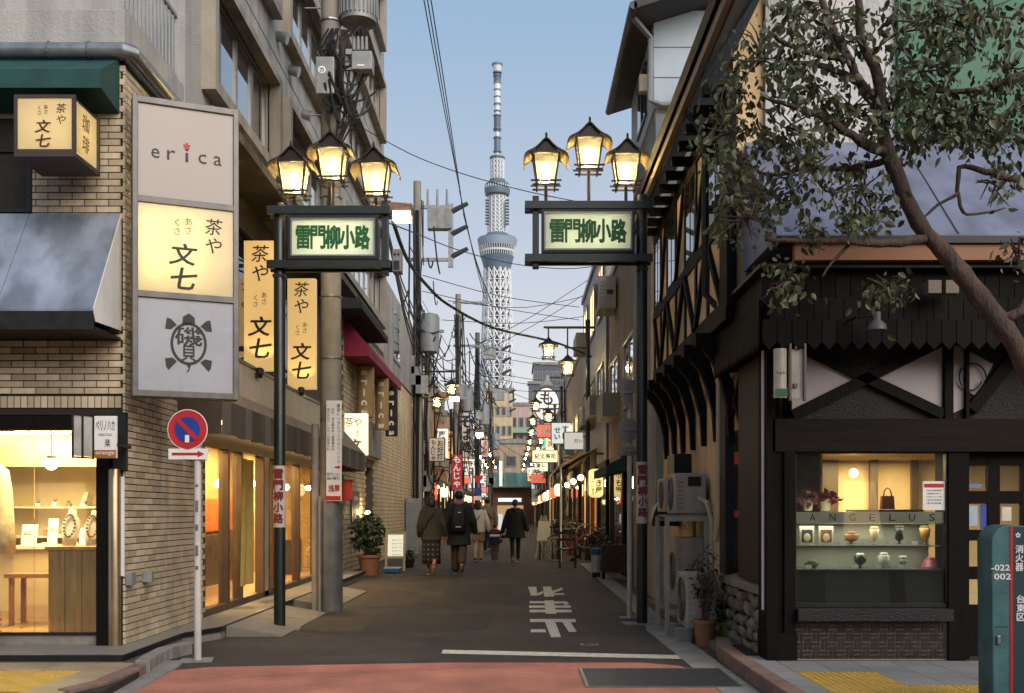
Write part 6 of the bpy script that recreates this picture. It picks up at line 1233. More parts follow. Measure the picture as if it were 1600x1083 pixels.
def block(name, label, x0, x1, y, zt, m_, floors, cols, wm, d=14, z0=4, wh=1.5, balc=False):
    t = thing(name, label, 'building', ((x0 + x1) / 2, y, 0)); MB().box(x0, x1, y, y + d, 0, zt).build('wall', m_, t); MB().box(x0 - .2, x1 + .2, y - .2, y + d, zt, zt + .5).build('roof_edge', CONCRETE, t)
    for f in range(floors):
        z = z0 + (zt - z0 - .8) * f / floors
        for c in range(cols):
            a = x0 + (x1 - x0) * (c + .15) / cols; b = x0 + (x1 - x0) * (c + .85) / cols
            w = MB().box(a, b, y - .12, y + .05, z, z + wh).build('window', ALU, t); MB().box(a + .12, b - .12, y - .13, y - .122, z + .12, z + wh - .12).build('pane', wm, w)
        if balc: MB().box(x0, x0 + (x1 - x0) * .75, y - 1.2, y, z - .9, z - .1).build('balcony', mat('balcony_green', (.22, .33, .28), .6), t)
    return t
block('beige_block', 'broad beige block behind the green tiled shop', -9, 6, 121, 9.2, TAN, 2, 8, mat('flat_dark', (.05, .06, .07), .3), d=6, z0=4.6, wh=1.3)
block('office_tower', 'dark glass office tower behind the round sign', X(834, 200), X(905, 200), 200, Z(570, 200), mat('office_grey', (.09, .10, .125), .3, .3), 9, 9, mat('office_glass', (.11, .13, .165), .15, .4), wh=2.3)
block('office_wing', 'lower wing of the dark glass office tower', X(826, 196), X(860, 196), 196, Z(600, 196), mat('office_grey'), 8, 4, mat('office_glass'), wh=2.2, d=3.5)
block('pink_flats', 'pink rendered block of flats with green balconies', X(798, 165), X(842, 165), 165, Z(634, 165), PINKW, 5, 4, mat('flat_dark', (.05, .06, .07), .3), balc=True, wh=1.6)
block('yellow_flats', 'yellowish flats at the foot of the tower', X(755, 150), X(801, 150), 150, Z(612, 150), mat('yellow_render', (.52, .42, .26), .8, streak=.2), 5, 5, mat('flat_dark'), wh=1.4)

# signs down the lane
def board(name, label, pa, qa, pb, qb, Y, face, side, words=(), ink=INK, fr=BLACK, d=.14, vert=False, bold=.02):
    x0, x1, z0, z1 = X(pa, Y), X(pb, Y), Z(qb, Y), Z(qa, Y); t = thing(name, label, 'sign', ((x0 + x1) / 2, Y, z0)); e = .03
    MB().box(x0, x1, Y, Y + d, z0, z1).build('face', face, t); MB().box(x0 - e, x1 + e, Y + .02, Y + d + .02, z0 - e, z0).box(x0 - e, x1 + e, Y + .02, Y + d + .02, z1, z1 + e).box(x0 - e, x0, Y + .02, Y + d + .02, z0, z1).box(x1, x1 + e, Y + .02, Y + d + .02, z0, z1).build('frame', fr, t)
    mb = MB()
    for s_, u, v, sz in words:
        o = (x0 + (x1 - x0) * u, Y - .006, z1 - (z1 - z0) * v)
        if vert: vtext(mb, s_, o, sz * (z1 - z0), 1.08, bold=bold)
        else: text(mb, s_, o, sz * (x1 - x0), bold=bold)
    if words: mb.build('lettering', ink, t)
    xw_ = -3.7 if side < 0 else 2.3; xe = x0 if side < 0 else x1; MB().bar((xe, Y + .07, z1 - .15), (xw_, Y + .07, z1 - .15), .04).build('bracket', BLACK, t); return t
PALE = mat('pale_board', (.50, .45, .42), .5, var=.12); LITW = backlit('cool_lit', (.80, .92, .95), .35, (.6, .65, .66)); LITY = backlit('yellow_lit', (1.0, .86, .45), .75); LITC = backlit('white_lit', (1, .94, .82), .34, (.6, .6, .56))
board('grill_sign', 'pale hanging sign with vertical grill lettering on the tan pole', 671, 685, 694, 720, 38.5, PALE, -1, (('お好焼', .74, .22, .27), ('もんじゃ', .27, .17, .22)), vert=True)
board('black_letter_sign', 'tall white sign with heavy black characters before the orange house', 722, 645, 733, 715, 50, PALE, -1, (('そば処', .5, .2, .26),), vert=True, bold=.04)
board('pink_sign', 'narrow pink upright sign beyond the orange house', 752, 688, 763, 714, 60, mat('pink_board', (.5, .36, .36), .5), -1, (('うんだ', .5, .2, .26),), vert=True)
board('pale_blue_sign', 'pale blue lit sign over the lane beside the lamp post', 862, 661, 894, 693, 41, LITW, 1, (('すし', .66, .3, .33), ('せい', .28, .35, .3)), vert=True)
board('white_lit_sign', 'white lit sign with a ring mark above the fabric awning', 882, 676, 912, 702, 33.6, LITC, 1, (('だい', .72, .5, .42),))
board('sushi_sign', 'yellow lit sushi shop sign above the awnings', 832, 704, 871, 722, 45, LITY, 1, (('紀文寿司', .5, .5, .84),))
board('slim_sign', 'slim white upright sign by the lit fronts', 780, 720, 785, 760, 84, LITC, -1)
Yd = 50; c = P(854, 632, Yd); t = thing('round_sign', 'big round white lit sign hung over the lane', 'sign', c); n = 36; rr_ = .60
MB().prism([(c.x + rr_ * math.cos(2 * math.pi * i / n), Yd, c.z + rr_ * 1.35 * math.sin(2 * math.pi * i / n)) for i in range(n)], (0, .3, 0)).build('disc', LITC, t)
mb = MB(); ring = [(math.cos(2 * math.pi * i / n), math.sin(2 * math.pi * i / n)) for i in range(n)]; mb.add([(c.x + a * rr_ * 1.04, Yd - .01, c.z + b * rr_ * 1.39) for a, b in ring] + [(c.x + a * rr_ * .97, Yd - .01, c.z + b * rr_ * 1.31) for a, b in ring], [(i, (i + 1) % n, n + (i + 1) % n, n + i) for i in range(n)]); mb.build('rim', BLACK, t)
mb = MB(); text(mb, 'も', (c.x, Yd - .01, c.z + .3), .6, .6, bold=.02); text(mb, 'ち', (c.x + .1, Yd - .01, c.z - .4), .55, .5, bold=.02); mb.build('lettering', INK, t); MB().lathe(c.x, Yd + .15, [(.35, c.z + .9), (.15, c.z + 1.15), (.15, c.z + 1.4)], 12).build('cap', GREYBOX, t); MB().bar((c.x, Yd + .15, c.z + 1.3), (2.3, Yd + .15, c.z + 1.3), .08).build('bracket', BLACK, t)
q = P(714, 765, 47); t = thing('red_banner', 'tall red banner with white noodle characters on the lane', 'banner', (q.x, 47, 0)); MB().cyl((q.x - .25, 47, 0), (q.x - .25, 47, Z(708, 47)), .02, n=6).build('pole', BLACK, t); mb = MB(); n = 8
mb.add([(q.x - .23 + .46 * i / 4, 47 + .05 * math.sin(i * 1.4 + j), Z(711 + 54 * j / n, 47)) for j in range(n + 1) for i in range(5)], [(j * 5 + i, j * 5 + i + 1, j * 5 + i + 6, j * 5 + i + 5) for j in range(n) for i in range(4)]); mb.build('cloth', mat('banner_red', (.45, .03, .06), .8), t, smooth='all'); mb = MB(); vtext(mb, 'もんじゃ', (q.x, 46.93, Z(718, 47)), .32, 1.15, bold=.03); mb.build('lettering', WHITE, t)
q = P(747, 770, 58); t = thing('traffic_sign', 'red triangle and blue plates on a far thin pole', 'traffic sign', (q.x, 58, 0)); MB().cyl((q.x, 58.05, 0), (q.x, 58.05, 3.3), .03, n=6).build('pole', STEEL, t); MB().prism([(q.x - .3, 58, 3.3), (q.x + .3, 58, 3.3), (q.x, 58, 2.8)], (0, .02, 0)).build('triangle', RED, t); MB().prism([(q.x + .22 * math.cos(k * .52), 58, 2.45 + .22 * math.sin(k * .52)) for k in range(12)], (0, .02, 0)).build('blue_disc', mat('sign_blue'), t); MB().box(q.x - .2, q.x + .2, 58, 58.02, 1.95, 2.18).build('plate', WHITE, t)
q = P(836, 758, 75); t = thing('traffic_sign', 'round blue sign over a white plate on the signboard side', 'traffic sign', (q.x, 75, 0)); MB().cyl((q.x, 75.05, 0), (q.x, 75.05, 3.9), .03, n=6).build('pole', STEEL, t); MB().prism([(q.x + .28 * math.cos(k * .52), 75, 3.5 + .28 * math.sin(k * .52)) for k in range(12)], (0, .02, 0)).build('blue_disc', mat('sign_blue'), t); MB().box(q.x - .24, q.x + .24, 75, 75.02, 2.0, 2.9).build('plate', WHITE, t)
# oyster lantern
Yn = 25.6; c = P(931, 755, Yn); t = thing('paper_lantern', 'big yellow paper lantern with black brush characters at the eatery', 'lantern', (c.x, Yn, c.z - .35)); mb = MB(); mb.lathe(c.x, Yn, [(.09, c.z - .35), (.15, c.z - .32)] + [(.175 + .004 * (k % 2), c.z - .28 + .56 * k / 22) for k in range(23)] + [(.15, c.z + .32), (.09, c.z + .35)], 20); mb.build('paper', backlit('lantern_paper', (1, .74, .28), .62, (.6, .5, .3)), t, smooth='all')
mb = MB(); vtext(mb, 'かき屋', (c.x + .055, Yn - .186, c.z + .18), .16, 1.12, bold=.02); vtext(mb, 'だいまさ', (c.x - .085, Yn - .18, c.z + .02), .085, 1.08, bold=.015); mb.build('lettering', INK, t); MB().cyl((c.x, Yn, c.z + .35), (c.x, Yn, c.z + .75), .012).bar((c.x, Yn, c.z + .72), (2.3, Yn, c.z + .72), .04).build('bracket', BLACK, t); MB().lathe(c.x, Yn, [(.1, c.z + .345), (.1, c.z + .37)], 14).build('cap', BLACK, t); lamp('POINT', (c.x - .3, Yn - .5, c.z), 10, (1, .72, .3), t, .15)
# awnings beside the lantern
t = thing('green_awning', 'small dark green awning over the alley side door', 'awning', (1.9, 20, 2)); MB().prism([(2.2, 18.8, 2.42), (1.62, 18.8, 2.14), (1.62, 18.8, 1.98), (2.2, 18.8, 2.1)], (0, 3.0, 0)).build('canvas', mat('green_canvas2', (.012, .06, .03), .8), t)
t = thing('fabric_awning', 'brown fabric awning stretched out over the bicycles', 'awning', (1.8, 30, 2.7)); mb = MB(); n = 8
mb.add([(2.2 - 1.05 * i / 4, 27 + 9 * j / n, 3.0 - .12 * i - .05 * math.sin(j * 1.9) * i / 4) for j in range(n + 1) for i in range(5)], [(j * 5 + i, j * 5 + i + 1, j * 5 + i + 6, j * 5 + i + 5) for j in range(n) for i in range(4)]); mb.build('sheet', mat('brown_sheet', (.17, .095, .055), .85, var=.25), t); MB().bar((1.15, 27, 2.5), (1.15, 36, 2.5), .05).build('front_bar', ALU, t)
for y in (27.1, 35.8): MB().cyl((1.16, y, 0), (1.16, y, 2.5), .025, n=6).build('prop', WHITE, t)
for i, y in enumerate((27.5, 31, 35)):
    t = thing('eatery_lamp', 'bare warm bulb hanging below the fabric awning', 'lamp', (1.7, y, 2.2), 'bulbs under the fabric awning'); MB().ball((1.7, y, 2.2), .075).build('bulb', emis('eatery_bulb', (1, .78, .4), 30), t); MB().cyl((1.7, y, 2.27), (1.7, y, 2.8), .01, n=5).build('cord', CABLE, t); lamp('POINT', (1.7, y, 2.1), 12, (1, .72, .35), t, .08)
t = thing('door_screen', 'orange lit cloth screen in the eatery doorway', 'screen', (2.05, 30, 0)); MB().box(2.02, 2.08, 29.3, 30.9, .3, 2.3).build('cloth', backlit('orange_screen', (1, .36, .08), .5, (.5, .16, .04)), t)

# outdoor units beside the cafe
ENAM = mat('beige_enamel', (.40, .36, .29), .5, var=.15, scale=6, streak=.3)
def ac_unit(label, x0, x1, y0, y1, z0, z1, fan='left', feet=True):
    t = thing('outdoor_unit', label, 'air conditioner', ((x0 + x1) / 2, (y0 + y1) / 2, z0)); MB().box(x0, x1, y0, y1, z0, z1).build('casing', ENAM, t, bev=.012); c = Vector((x0 - .004, (y0 + y1) / 2, (z0 + z1) / 2)); r_ = min(y1 - y0, z1 - z0) * .42; mb = MB()
    for k in range(5): mb.tube([(c.x - .006, c.y + r_ * (k + 1) / 5 * math.cos(a), c.z + r_ * (k + 1) / 5 * math.sin(a)) for a in [i * math.pi / 10 for i in range(21)]], .004, 4, cap=False)
    mb.build('fan_guard', mat('guard_grey', (.2, .19, .17), .5), t); MB().prism([(c.x - .001, c.y + r_ * math.cos(i * math.pi / 10), c.z + r_ * math.sin(i * math.pi / 10)) for i in range(20)], (.002, 0, 0)).build('fan_opening', INK, t)
    for k in range(7): MB().box(x0 + .03, x1 - .25, y0 - .006, y0, z0 + .06 + (z1 - z0 - .12) * k / 7, z0 + .06 + (z1 - z0 - .12) * k / 7 + .012).build('louvre', mat('guard_grey'), t)
    MB().box(x1 - .2, x1 - .06, y0 - .012, y0, z0 + .3, z0 + .4).build('label_plate', INK, t)
    return t
t = thing('unit_rack', 'white steel rack carrying an outdoor unit', 'rack', (1.9, 11.6, 0)); xa, xb = 1.62, 2.04
for x in (xa, xb):
    for y in (11.25, 12.0): MB().box(x - .022, x + .022, y - .022, y + .022, 0, 1.2).build('leg', ENAM, t)
for z in (.2, 1.2):
    for y in (11.25, 12.0): MB().box(xa - .022, xb + .022, y - .02, y + .02, z, z + .05).build('rail', ENAM, t)
MB().box(xa, xb, 11.24, 12.0, 1.251, 1.27).build('shelf', GREYBOX, t)
ac_unit('upper outdoor unit on the white rack', 1.72, 2.06, 11.35, 11.95, 1.28, 1.72)
ac_unit('second outdoor unit behind the rack by the plaster', 1.74, 2.06, 12.2, 12.9, 1.3, 1.7); MB().box(1.74, 2.06, 12.2, 12.9, 1.2, 1.29).box(1.76, 1.8, 12.3, 12.34, 0, 1.2).box(1.76, 1.8, 12.8, 12.84, 0, 1.2); 
ac_unit('tall pale boiler unit under the rack shelf', 1.74, 2.04, 11.4, 11.9, .28, 1.02); ac_unit('low outdoor unit on concrete blocks beside the terracotta pot', 1.70, 2.0, 10.45, 11.05, .14, .68)
for i, (x, y) in enumerate(((1.66, 10.5), (1.66, 10.95))): tag(MB().box(x - .06, x + .1, y - .06, y + .06, 0, .14).build('concrete_block', CONCRETE, bev=.008), 'small concrete block under the low outdoor unit', 'block', 'blocks under the low outdoor unit')
mb = MB(); mb.tube([(1.98, 11.34, 1.45), (2.05, 11.25, 1.4), (2.09, 11.2, 1.2), (2.09, 11.2, .5)], .028, 8).tube([(2.08, 10.75, 2.9), (2.08, 10.75, 1.2), (2.05, 10.8, 1.0)], .03, 8); tag(mb.build('insulated_pipe', mat('pipe_beige', (.40, .34, .25), .6), smooth=True), 'beige wrapped pipe running down the plaster to the outdoor units', 'pipe')
t = thing('vent_hood', 'black vent hood on the plaster wall above the units', 'vent', (2.0, 13, 1.9)); MB().box(1.9, 2.11, 12.6, 13.2, 1.75, 2.0).build('hood', BLACK, t, bev=.01); MB().box(1.96, 2.11, 12.7, 13.1, 1.45, 1.75).build('duct', BLACK, t)
t = thing('round_duct', 'black quarter round exhaust duct beside the gate post', 'vent', (1.85, 13.3, .9)); MB().prism([(1.72, 13.3, 1.12)] + [(2.08 - .36 * math.cos(a), 13.3, 1.12 + .42 * math.sin(a)) for a in [k * math.pi / 16 for k in range(9)]] + [(2.08, 13.3, 1.12)], (0, .3, 0)).build('duct', BLACK, t)
ac_unit('outdoor unit hung high on the cream house', 1.78, 2.16, 22.6, 23.6, Z(487, 23), Z(437, 23))
# pots below the cafe wall
x, y, _ = G(1101, 1008); pot_plant('potted_shrub', 'twiggy shrub in a large terracotta pot by the cafe stones', x, y, 0, .115, .25, (x + .02, y + .05, .66), (.17, .16, .36), 150, .055, mat('leaf_olive', (.06, .06, .025), .6, var=.5), TERRA, 41, stems=14)
x, y, _ = G(1139, 1004); pot_plant('potted_shrub', 'broad leaved plant in a bright green pot', x, y, .05, .075, .15, (x - .02, y, .34), (.14, .12, .12), 130, .075, LEAF_D, mat('green_pot', (.16, .28, .05), .5), 42, stems=6)
x, y, _ = G(1165, 1006); pot_plant('potted_conifer', 'feathery conifer in a dark blue pot at the cafe wall', x, y, .05, .07, .13, (x + .01, y, .27), (.15, .13, .16), 320, .05, LEAF, mat('blue_pot', (.03, .05, .07), .5), 43, stems=6)
x, y, _ = G(1190, 1024); tag(leaf_cloud(MB(), (x, y, .13), (.09, .08, .06), 120, .035, 44).build('ground_plant', LEAF, fix=False), 'low green tuft growing at the cafe corner base', 'plant')
# slatted bin, bucket, white pole with sign backs
t = thing('slatted_screen', 'dark brown box screen of diagonal slats on the lane', 'screen', (1.9, 20.2, 0)); xa, xb, y = 1.66, 2.2, 20.2; MB().box(xa, xb, y + .03, y + .3, .14, .66).build('box', mat('dark_slat', (.035, .022, .015), .6), t)
for k in range(-4, 8):
    a, b = xa + k * .08, xa + k * .08 + .5; p0, p1 = max(a, xa), min(b, xb)
    if p1 - p0 > .06: MB().bar((p0, y + .015, .14 + (p0 - a)), (p1, y + .015, .14 + (p1 - a)), .02, .045).build('slat', mat('slat_brown', (.07, .045, .03), .6, rnd=.2), t)
for x in (xa + .03, xb - .03): MB().box(x - .03, x + .03, y, y + .06, 0, .14).build('leg', TIMBER, t)
t = thing('waste_bin', 'blue and white plastic bin beside the slatted screen', 'bin', (1.62, 20.8, 0)); MB().lathe(1.60, 20.9, [(.09, .1), (.115, .55), (.12, .55)], 14).build('bucket', mat('bin_white', (.45, .5, .56), .5, var=.2), t, smooth=True); MB().lathe(1.60, 20.9, [(.122, .45), (.125, .58), (.1, .58)], 14).build('rim', mat('tray_blue'), t); MB().box(1.52, 1.68, 20.84, 20.96, 0, .1).build('stand', BLACK, t)
bx, by, _ = G(984, 966); t = thing('sign_pole', 'thin pale pole carrying sign plates seen from behind', 'traffic sign', (bx, by, 0)); MB().cyl((bx, by, 0), (bx, by, Z(590, by)), .032, n=12).build('pole', mat('pole_white'), t, smooth=True)
BACK = mat('sign_back', (.22, .22, .21), .5, .4); MB().prism([(X(a, by), by - .05, Z(b, by)) for a, b in ((960, 593), (996, 595), (979, 642))], (0, .012, 0)).build('triangle_back', BACK, t); MB().prism([(X(980, by) + .13 * math.cos(k * math.pi / 12), by - .05, Z(673, by) + .15 * math.sin(k * math.pi / 12)) for k in range(24)], (0, .012, 0)).build('disc_back', BACK, t); MB().box(X(965, by), X(996, by), by - .05, by - .038, Z(712, by), Z(698, by)).build('plate_back', BACK, t); MB().box(bx - .12, bx + .2, by - .12, by + .12, 0, .012).build('foot_slab', CONCRETE, t)
for z in (Z(614, by), Z(672, by), Z(705, by)): MB().box(bx - .08, bx + .08, by - .07, by - .051, z - .012, z + .012).build('clip', STEEL, t)
# bicycles
def bicycle(label, loc, rz, col, name='bicycle', basket=True):
    t = thing(name, label, 'bicycle', (0, 0, 0), 'bicycles parked under the awnings'); fm = mat('bike_' + label[:8], col, .4); r_ = .31
    for x in (-.5, .5):
        w = MB().tube([(x + r_ * math.cos(a), 0, r_ + .02 + r_ * math.sin(a)) for a in [i * math.pi / 14 for i in range(29)]], .02, 6, cap=False).build('wheel', mat('tyre_pale', (.28, .25, .22), .7), t, smooth='all'); mb = MB()
        for i in range(14): a = i * math.pi / 7; mb.tube([(x, 0, r_ + .02), (x + r_ * .96 * math.cos(a), 0, r_ + .02 + r_ * .96 * math.sin(a))], .003, 3)
        mb.lathe(x, 0, [(.03, r_), (.03, r_ + .04)], 8); mb.build('spoke', STEEL, w); MB().tube([(x + (r_ + .04) * math.cos(a), 0, r_ + .02 + (r_ + .04) * math.sin(a)) for a in [.3 + i * .25 for i in range(9)]], .018, 5).build('mudguard', BLACK, t)
    mb = MB()
    for a, b in (((-.5, .33), (-.12, .33)), ((-.12, .33), (-.2, .78)), ((-.5, .33), (-.18, .66)), ((-.12, .33), (.32, .72)), ((-.17, .5), (.34, .62)), ((.5, .33), (.32, .9))): mb.cyl((a[0], 0, a[1]), (b[0], 0, b[1]), .017, n=7)
    mb.build('frame', fm, t); MB().tube([(.32, 0, .9), (.3, 0, .98), (.26, -.22, 1.0), (.14, -.26, .98)], .012, 6).tube([(.3, 0, .98), (.26, .22, 1.0), (.14, .26, .98)], .012, 6).build('handlebar', STEEL, t); MB().ball((-.22, 0, .82), (.13, .08, .04), 10, 6).build('saddle', BLACK, t)
    MB().lathe(0, 0, [(0.001, 0), (.09, .0), (.09, .012), (.001, .012)], 14).build('chainring', BLACK, t).rotation_euler = (R(90), 0, 0); t.children[-1].location = (-.12, .03, .33); MB().box(-.2, -.04, -.14, -.06, .18, .2).box(-.2, -.04, .06, .14, .44, .46).build('pedal', BLACK, t)
    if basket:
        mb = MB()
        for k in range(8): mb.box(.38 + .04 * k, .386 + .04 * k, -.15, .15, .72, .95)
        mb.box(.38, .68, -.15, .15, .70, .72).box(.38, .68, -.152, -.146, .72, .95).box(.38, .68, .146, .152, .72, .95); mb.build('basket', BLACK, t)
    MB().bar((-.45, .04, .33), (-.5, .14, .0), .015).build('kickstand', STEEL, t)
    t.location = loc; t.rotation_euler.z = rz; return t
bicycle('red bicycle with pale tyres leaning by the lantern post', (1.5, 27.6, 0), R(22), (.30, .02, .03), basket=False)
bicycle('dark bicycle standing behind the red one', (1.75, 29.4, 0), R(160), (.03, .03, .035))
bicycle('black bicycle parked far under the eatery bulbs', (1.1, 41, 0), R(70), (.02, .02, .025)); bicycle('blue bicycle beside the black one under the eatery bulbs', (1.55, 42, 0), R(80), (.03, .05, .16))
t = thing('folding_table', 'small black folding table beside the bicycle', 'table', (1.3, 28.8, 0)); MB().box(.62, 1.02, 28.2, 28.7, .70 - .22, .50).build('top', mat('table_wood', (.24, .16, .08), .6), t)
for x in (.65, .99):
    for y in (28.23, 28.67): MB().box(x - .018, x + .018, y - .018, y + .018, 0, .48).build('leg', BLACK, t)
t = thing('table', 'taller black table standing against the lantern post', 'table', (1.5, 28.6, 0)); MB().box(1.1, 1.8, 28.4, 29.0, .8, .84).build('top', BLACK, t)
for x in (1.14, 1.76):
    for y in (28.44, 28.96): MB().box(x - .02, x + .02, y - .02, y + .02, 0, .8).build('leg', BLACK, t)
t = thing('menu_easel', 'pale menu boards on an easel beside the tables', 'easel', (.75, 29.4, 0)); mb = MB(); mb.bar((.55, 29.3, 0), (.72, 29.5, 1.2), .04).bar((1.0, 29.3, 0), (.83, 29.5, 1.2), .04).bar((.78, 29.9, 0), (.78, 29.5, 1.15), .04); mb.build('leg', mat('pale_wood'), t); MB().prism([(.58, 29.32, .5), (.98, 29.32, .5), (.92, 29.44, 1.05), (.64, 29.44, 1.05)], (0, .02, 0)).build('board', BUST, t)
for i, (px, py, Y, h, w) in enumerate(((743, 838, 44, 1.1, .5), (753, 832, 52, 1.2, .6))): q = P(px, 850, Y); t = thing('lit_standee', ['orange lit menu stand on the lane behind the walkers', 'white lit menu stand on the lane behind the walkers'][i], 'menu board', (q.x, Y, 0)); MB().box(q.x + .6, q.x + .6 + w * .7, Y, Y + .15, .15, h).build('face', (backlit('stand_orange', (1, .4, .15), .35, (.5, .25, .12)), LITW)[i], t); MB().box(q.x + .58, q.x + .62 + w, Y + .02, Y + .17, 0, .15).build('foot', BLACK, t)

# buildings across the street behind the viewer: they close the place and stand in the shop glass
for k, (x0, x1, zt, m_, lab) in enumerate(((-22, -9.5, 9.5, STUCCO_D, 'grey rendered building across the street facing the corner shop'), (-9, 3.5, 7.0, TAN, 'tan shop building across the street facing the lane'), (4, 20, 8.5, mat('opposite_brown', (.10, .075, .055), .8), 'brown building across the street facing the timber cafe'))):
    t = thing('opposite_building', lab, 'building', ((x0 + x1) / 2, -12, 0)); MB().box(x0, x1, -20, -12, 0, zt).build('wall', m_, t)
    for f in range(3):
        n = int((x1 - x0) / 2.2)
        for c in range(n):
            a = x0 + (x1 - x0) * (c + .2) / n; b = x0 + (x1 - x0) * (c + .8) / n; z = .5 + f * 2.7
            if z + 1.7 < zt: w = MB().box(a, b, -12.02, -11.93, z, z + 1.7).build('window', ALU, t); MB().box(a + .06, b - .06, -11.93, -11.92, z + .06, z + 1.64).build('pane', LITWIN if (f == 0 and c % 3 == k) else WGL, w)

# more signs, lanterns and small lit things receding down the lane
rd = random.Random(21)
LITS = [LITY, LITC, LITW, backlit('red_lit', (1, .16, .10), .5, (.5, .08, .06)), backlit('orange_lit', (1, .5, .16), .6, (.5, .25, .1)), backlit('green_lit', (.3, .9, .5), .4, (.1, .4, .2))]
cn = ['yellow', 'white', 'pale blue', 'red', 'orange', 'green']; used = {}
for i in range(30):
    sd_ = 1 if i % 2 else -1; Y = 44 + i * 2.1; k = rd.randrange(6); tall = rd.random() < .55; w, h = (.45, 1.3) if tall else (.95, .55); x = (2.0 if sd_ > 0 else -3.45) - sd_ * (w + .1) * (1 if sd_ > 0 else 0) ; x = x if sd_ > 0 else x + .15; z = rd.uniform(2.7, 4.6)
    t = thing('shop_sign', '%s lit %s shop sign jutting over the far lane on the %s side' % (cn[k], 'upright' if tall else 'wide', 'signboard' if sd_ > 0 else 'pole'), 'sign', (x, Y, z), 'lit shop signs down the lane'); MB().box(x, x + w, Y, Y + .15, z, z + h).build('face', LITS[k], t); MB().box(x - .03, x + w + .03, Y + .03, Y + .12, z - .03, z).box(x - .03, x + w + .03, Y + .03, Y + .12, z + h, z + h + .03).build('frame', BLACK, t)
    mb = MB(); sx_ = rd.choice(('居酒屋', '寿司', '天ぷら', 'そば', '喫茶', '釜めし', '薬', '肉料理'))
    if tall: vtext(mb, sx_, (x + w / 2, Y - .01, z + h - .25), .3, 1.1, bold=.02)
    else: text(mb, sx_, (x + w / 2, Y - .01, z + h / 2), w * .8, h * .6, bold=.02)
    mb.build('lettering', INK if k in (0, 1, 2, 4) else WHITE, t); xe = x + w if sd_ > 0 else x; MB().bar((xe, Y + .07, z + h * .7), (xe + sd_ * .7, Y + .07, z + h * .7), .04).build('bracket', BLACK, t)
for i in range(22):
    sd_ = 1 if i % 2 else -1; Y = 40 + i * 3.1; x = 1.75 if sd_ > 0 else -3.15; z = 2.2
    t = thing('paper_lantern', ('red' if i % 3 == 0 else 'cream') + ' paper lantern hung at a far shop front on the %s side' % ('signboard' if sd_ > 0 else 'pole'), 'lantern', (x, Y, z - .25), 'paper lanterns at the shop fronts'); MB().lathe(x, Y, [(.1, z - .25), (.17, z - .15), (.18, z), (.17, z + .15), (.1, z + .25)], 10).build('paper', backlit('lantern_red', (1, .2, .08), .8, (.5, .06, .04)) if i % 3 == 0 else backlit('lantern_cream', (1, .76, .4), 1.3), t, smooth='all'); MB().cyl((x, Y, z + .25), (x, Y, z + .4), .02, n=5).bar((x, Y, z + .4), (x + sd_ * .7, Y, z + .4), .03).build('hook', BLACK, t)
for i, (Y, x, sd_) in enumerate(((50, 1.86, -1), (64.5, 1.9, -1), (78, 1.85, -1), (59.5, -3.2, 1), (73, -3.0, 1), (85, -3.0, 1))): street_lamp(x, Y, sd_, (rl[3] if sd_ < 0 else ll[2]), False)
for y in (44, 60, 78):
    for x in (1.9, -3.3): t = thing('eave_lamp', 'bare lamp under a far awning of the lane on the %s side' % ('signboard' if x > 0 else 'pole'), 'lamp', (x, y, 2.4), 'lamps under the far awnings'); MB().ball((x, y, 2.35), .08).build('bulb', emis('eatery_bulb'), t); MB().cyl((x, y, 2.42), (x, y, 2.6), .01, n=5).build('cord', CABLE, t); lamp('POINT', (x - (.3 if x > 0 else -.3), y, 2.3), 60, (1, .7, .36), t, .1)

for i, (x, y, h) in enumerate(((1.95, 23.5, .5), (1.9, 24.4, .7), (1.7, 33.2, .9), (1.75, 37.5, .7), (1.8, 39.5, 1.0), (-3.1, 43, .8), (-3.0, 55, .9))):
    pot_plant('potted_shrub', ['low shrub in a pot between the slatted screen and the oyster lantern', 'taller shrub beside the oyster lantern', 'bushy shrub under the fabric awning', 'shrub by the black bicycle', 'tall dark shrub past the bicycles', 'shrub before the green awning house', 'shrub before the orange house'][i], x, y, 0, .16, .28, (x, y, .3 + h * .5), (.22, .22, h * .5), 160, .11, LEAF_D if i % 2 else LEAF, TERRA if i % 3 else BLACK, 60 + i)
for i, (x, y, rz) in enumerate(((1.2, 24.4, .2), (1.45, 31.8, -.3))):
    t = thing('wooden_chair', ['dark wooden chair standing by the oyster lantern', 'dark wooden chair under the fabric awning'][i], 'chair', (x, y, 0)); c = mat('chair_brown', (.06, .035, .02), .5)
    MB().box(x - .2, x + .2, y - .2, y + .2, .43, .46).build('seat', c, t)
    for dx in (-.18, .18):
        for dy in (-.18, .18): MB().box(x + dx - .018, x + dx + .018, y + dy - .018, y + dy + .018, 0, .43 if dy < 0 else .86).build('leg', c, t)
    for z in (.62, .78): MB().box(x - .18, x + .18, y + .17, y + .19, z, z + .06).build('back_rail', c, t)
bicycle('silver bicycle leaning below the white lit sign', (1.35, 33.8, 0), R(35), (.3, .31, .32)); bicycle('green bicycle beside the silver one', (1.6, 35.2, 0), R(50), (.03, .1, .06))
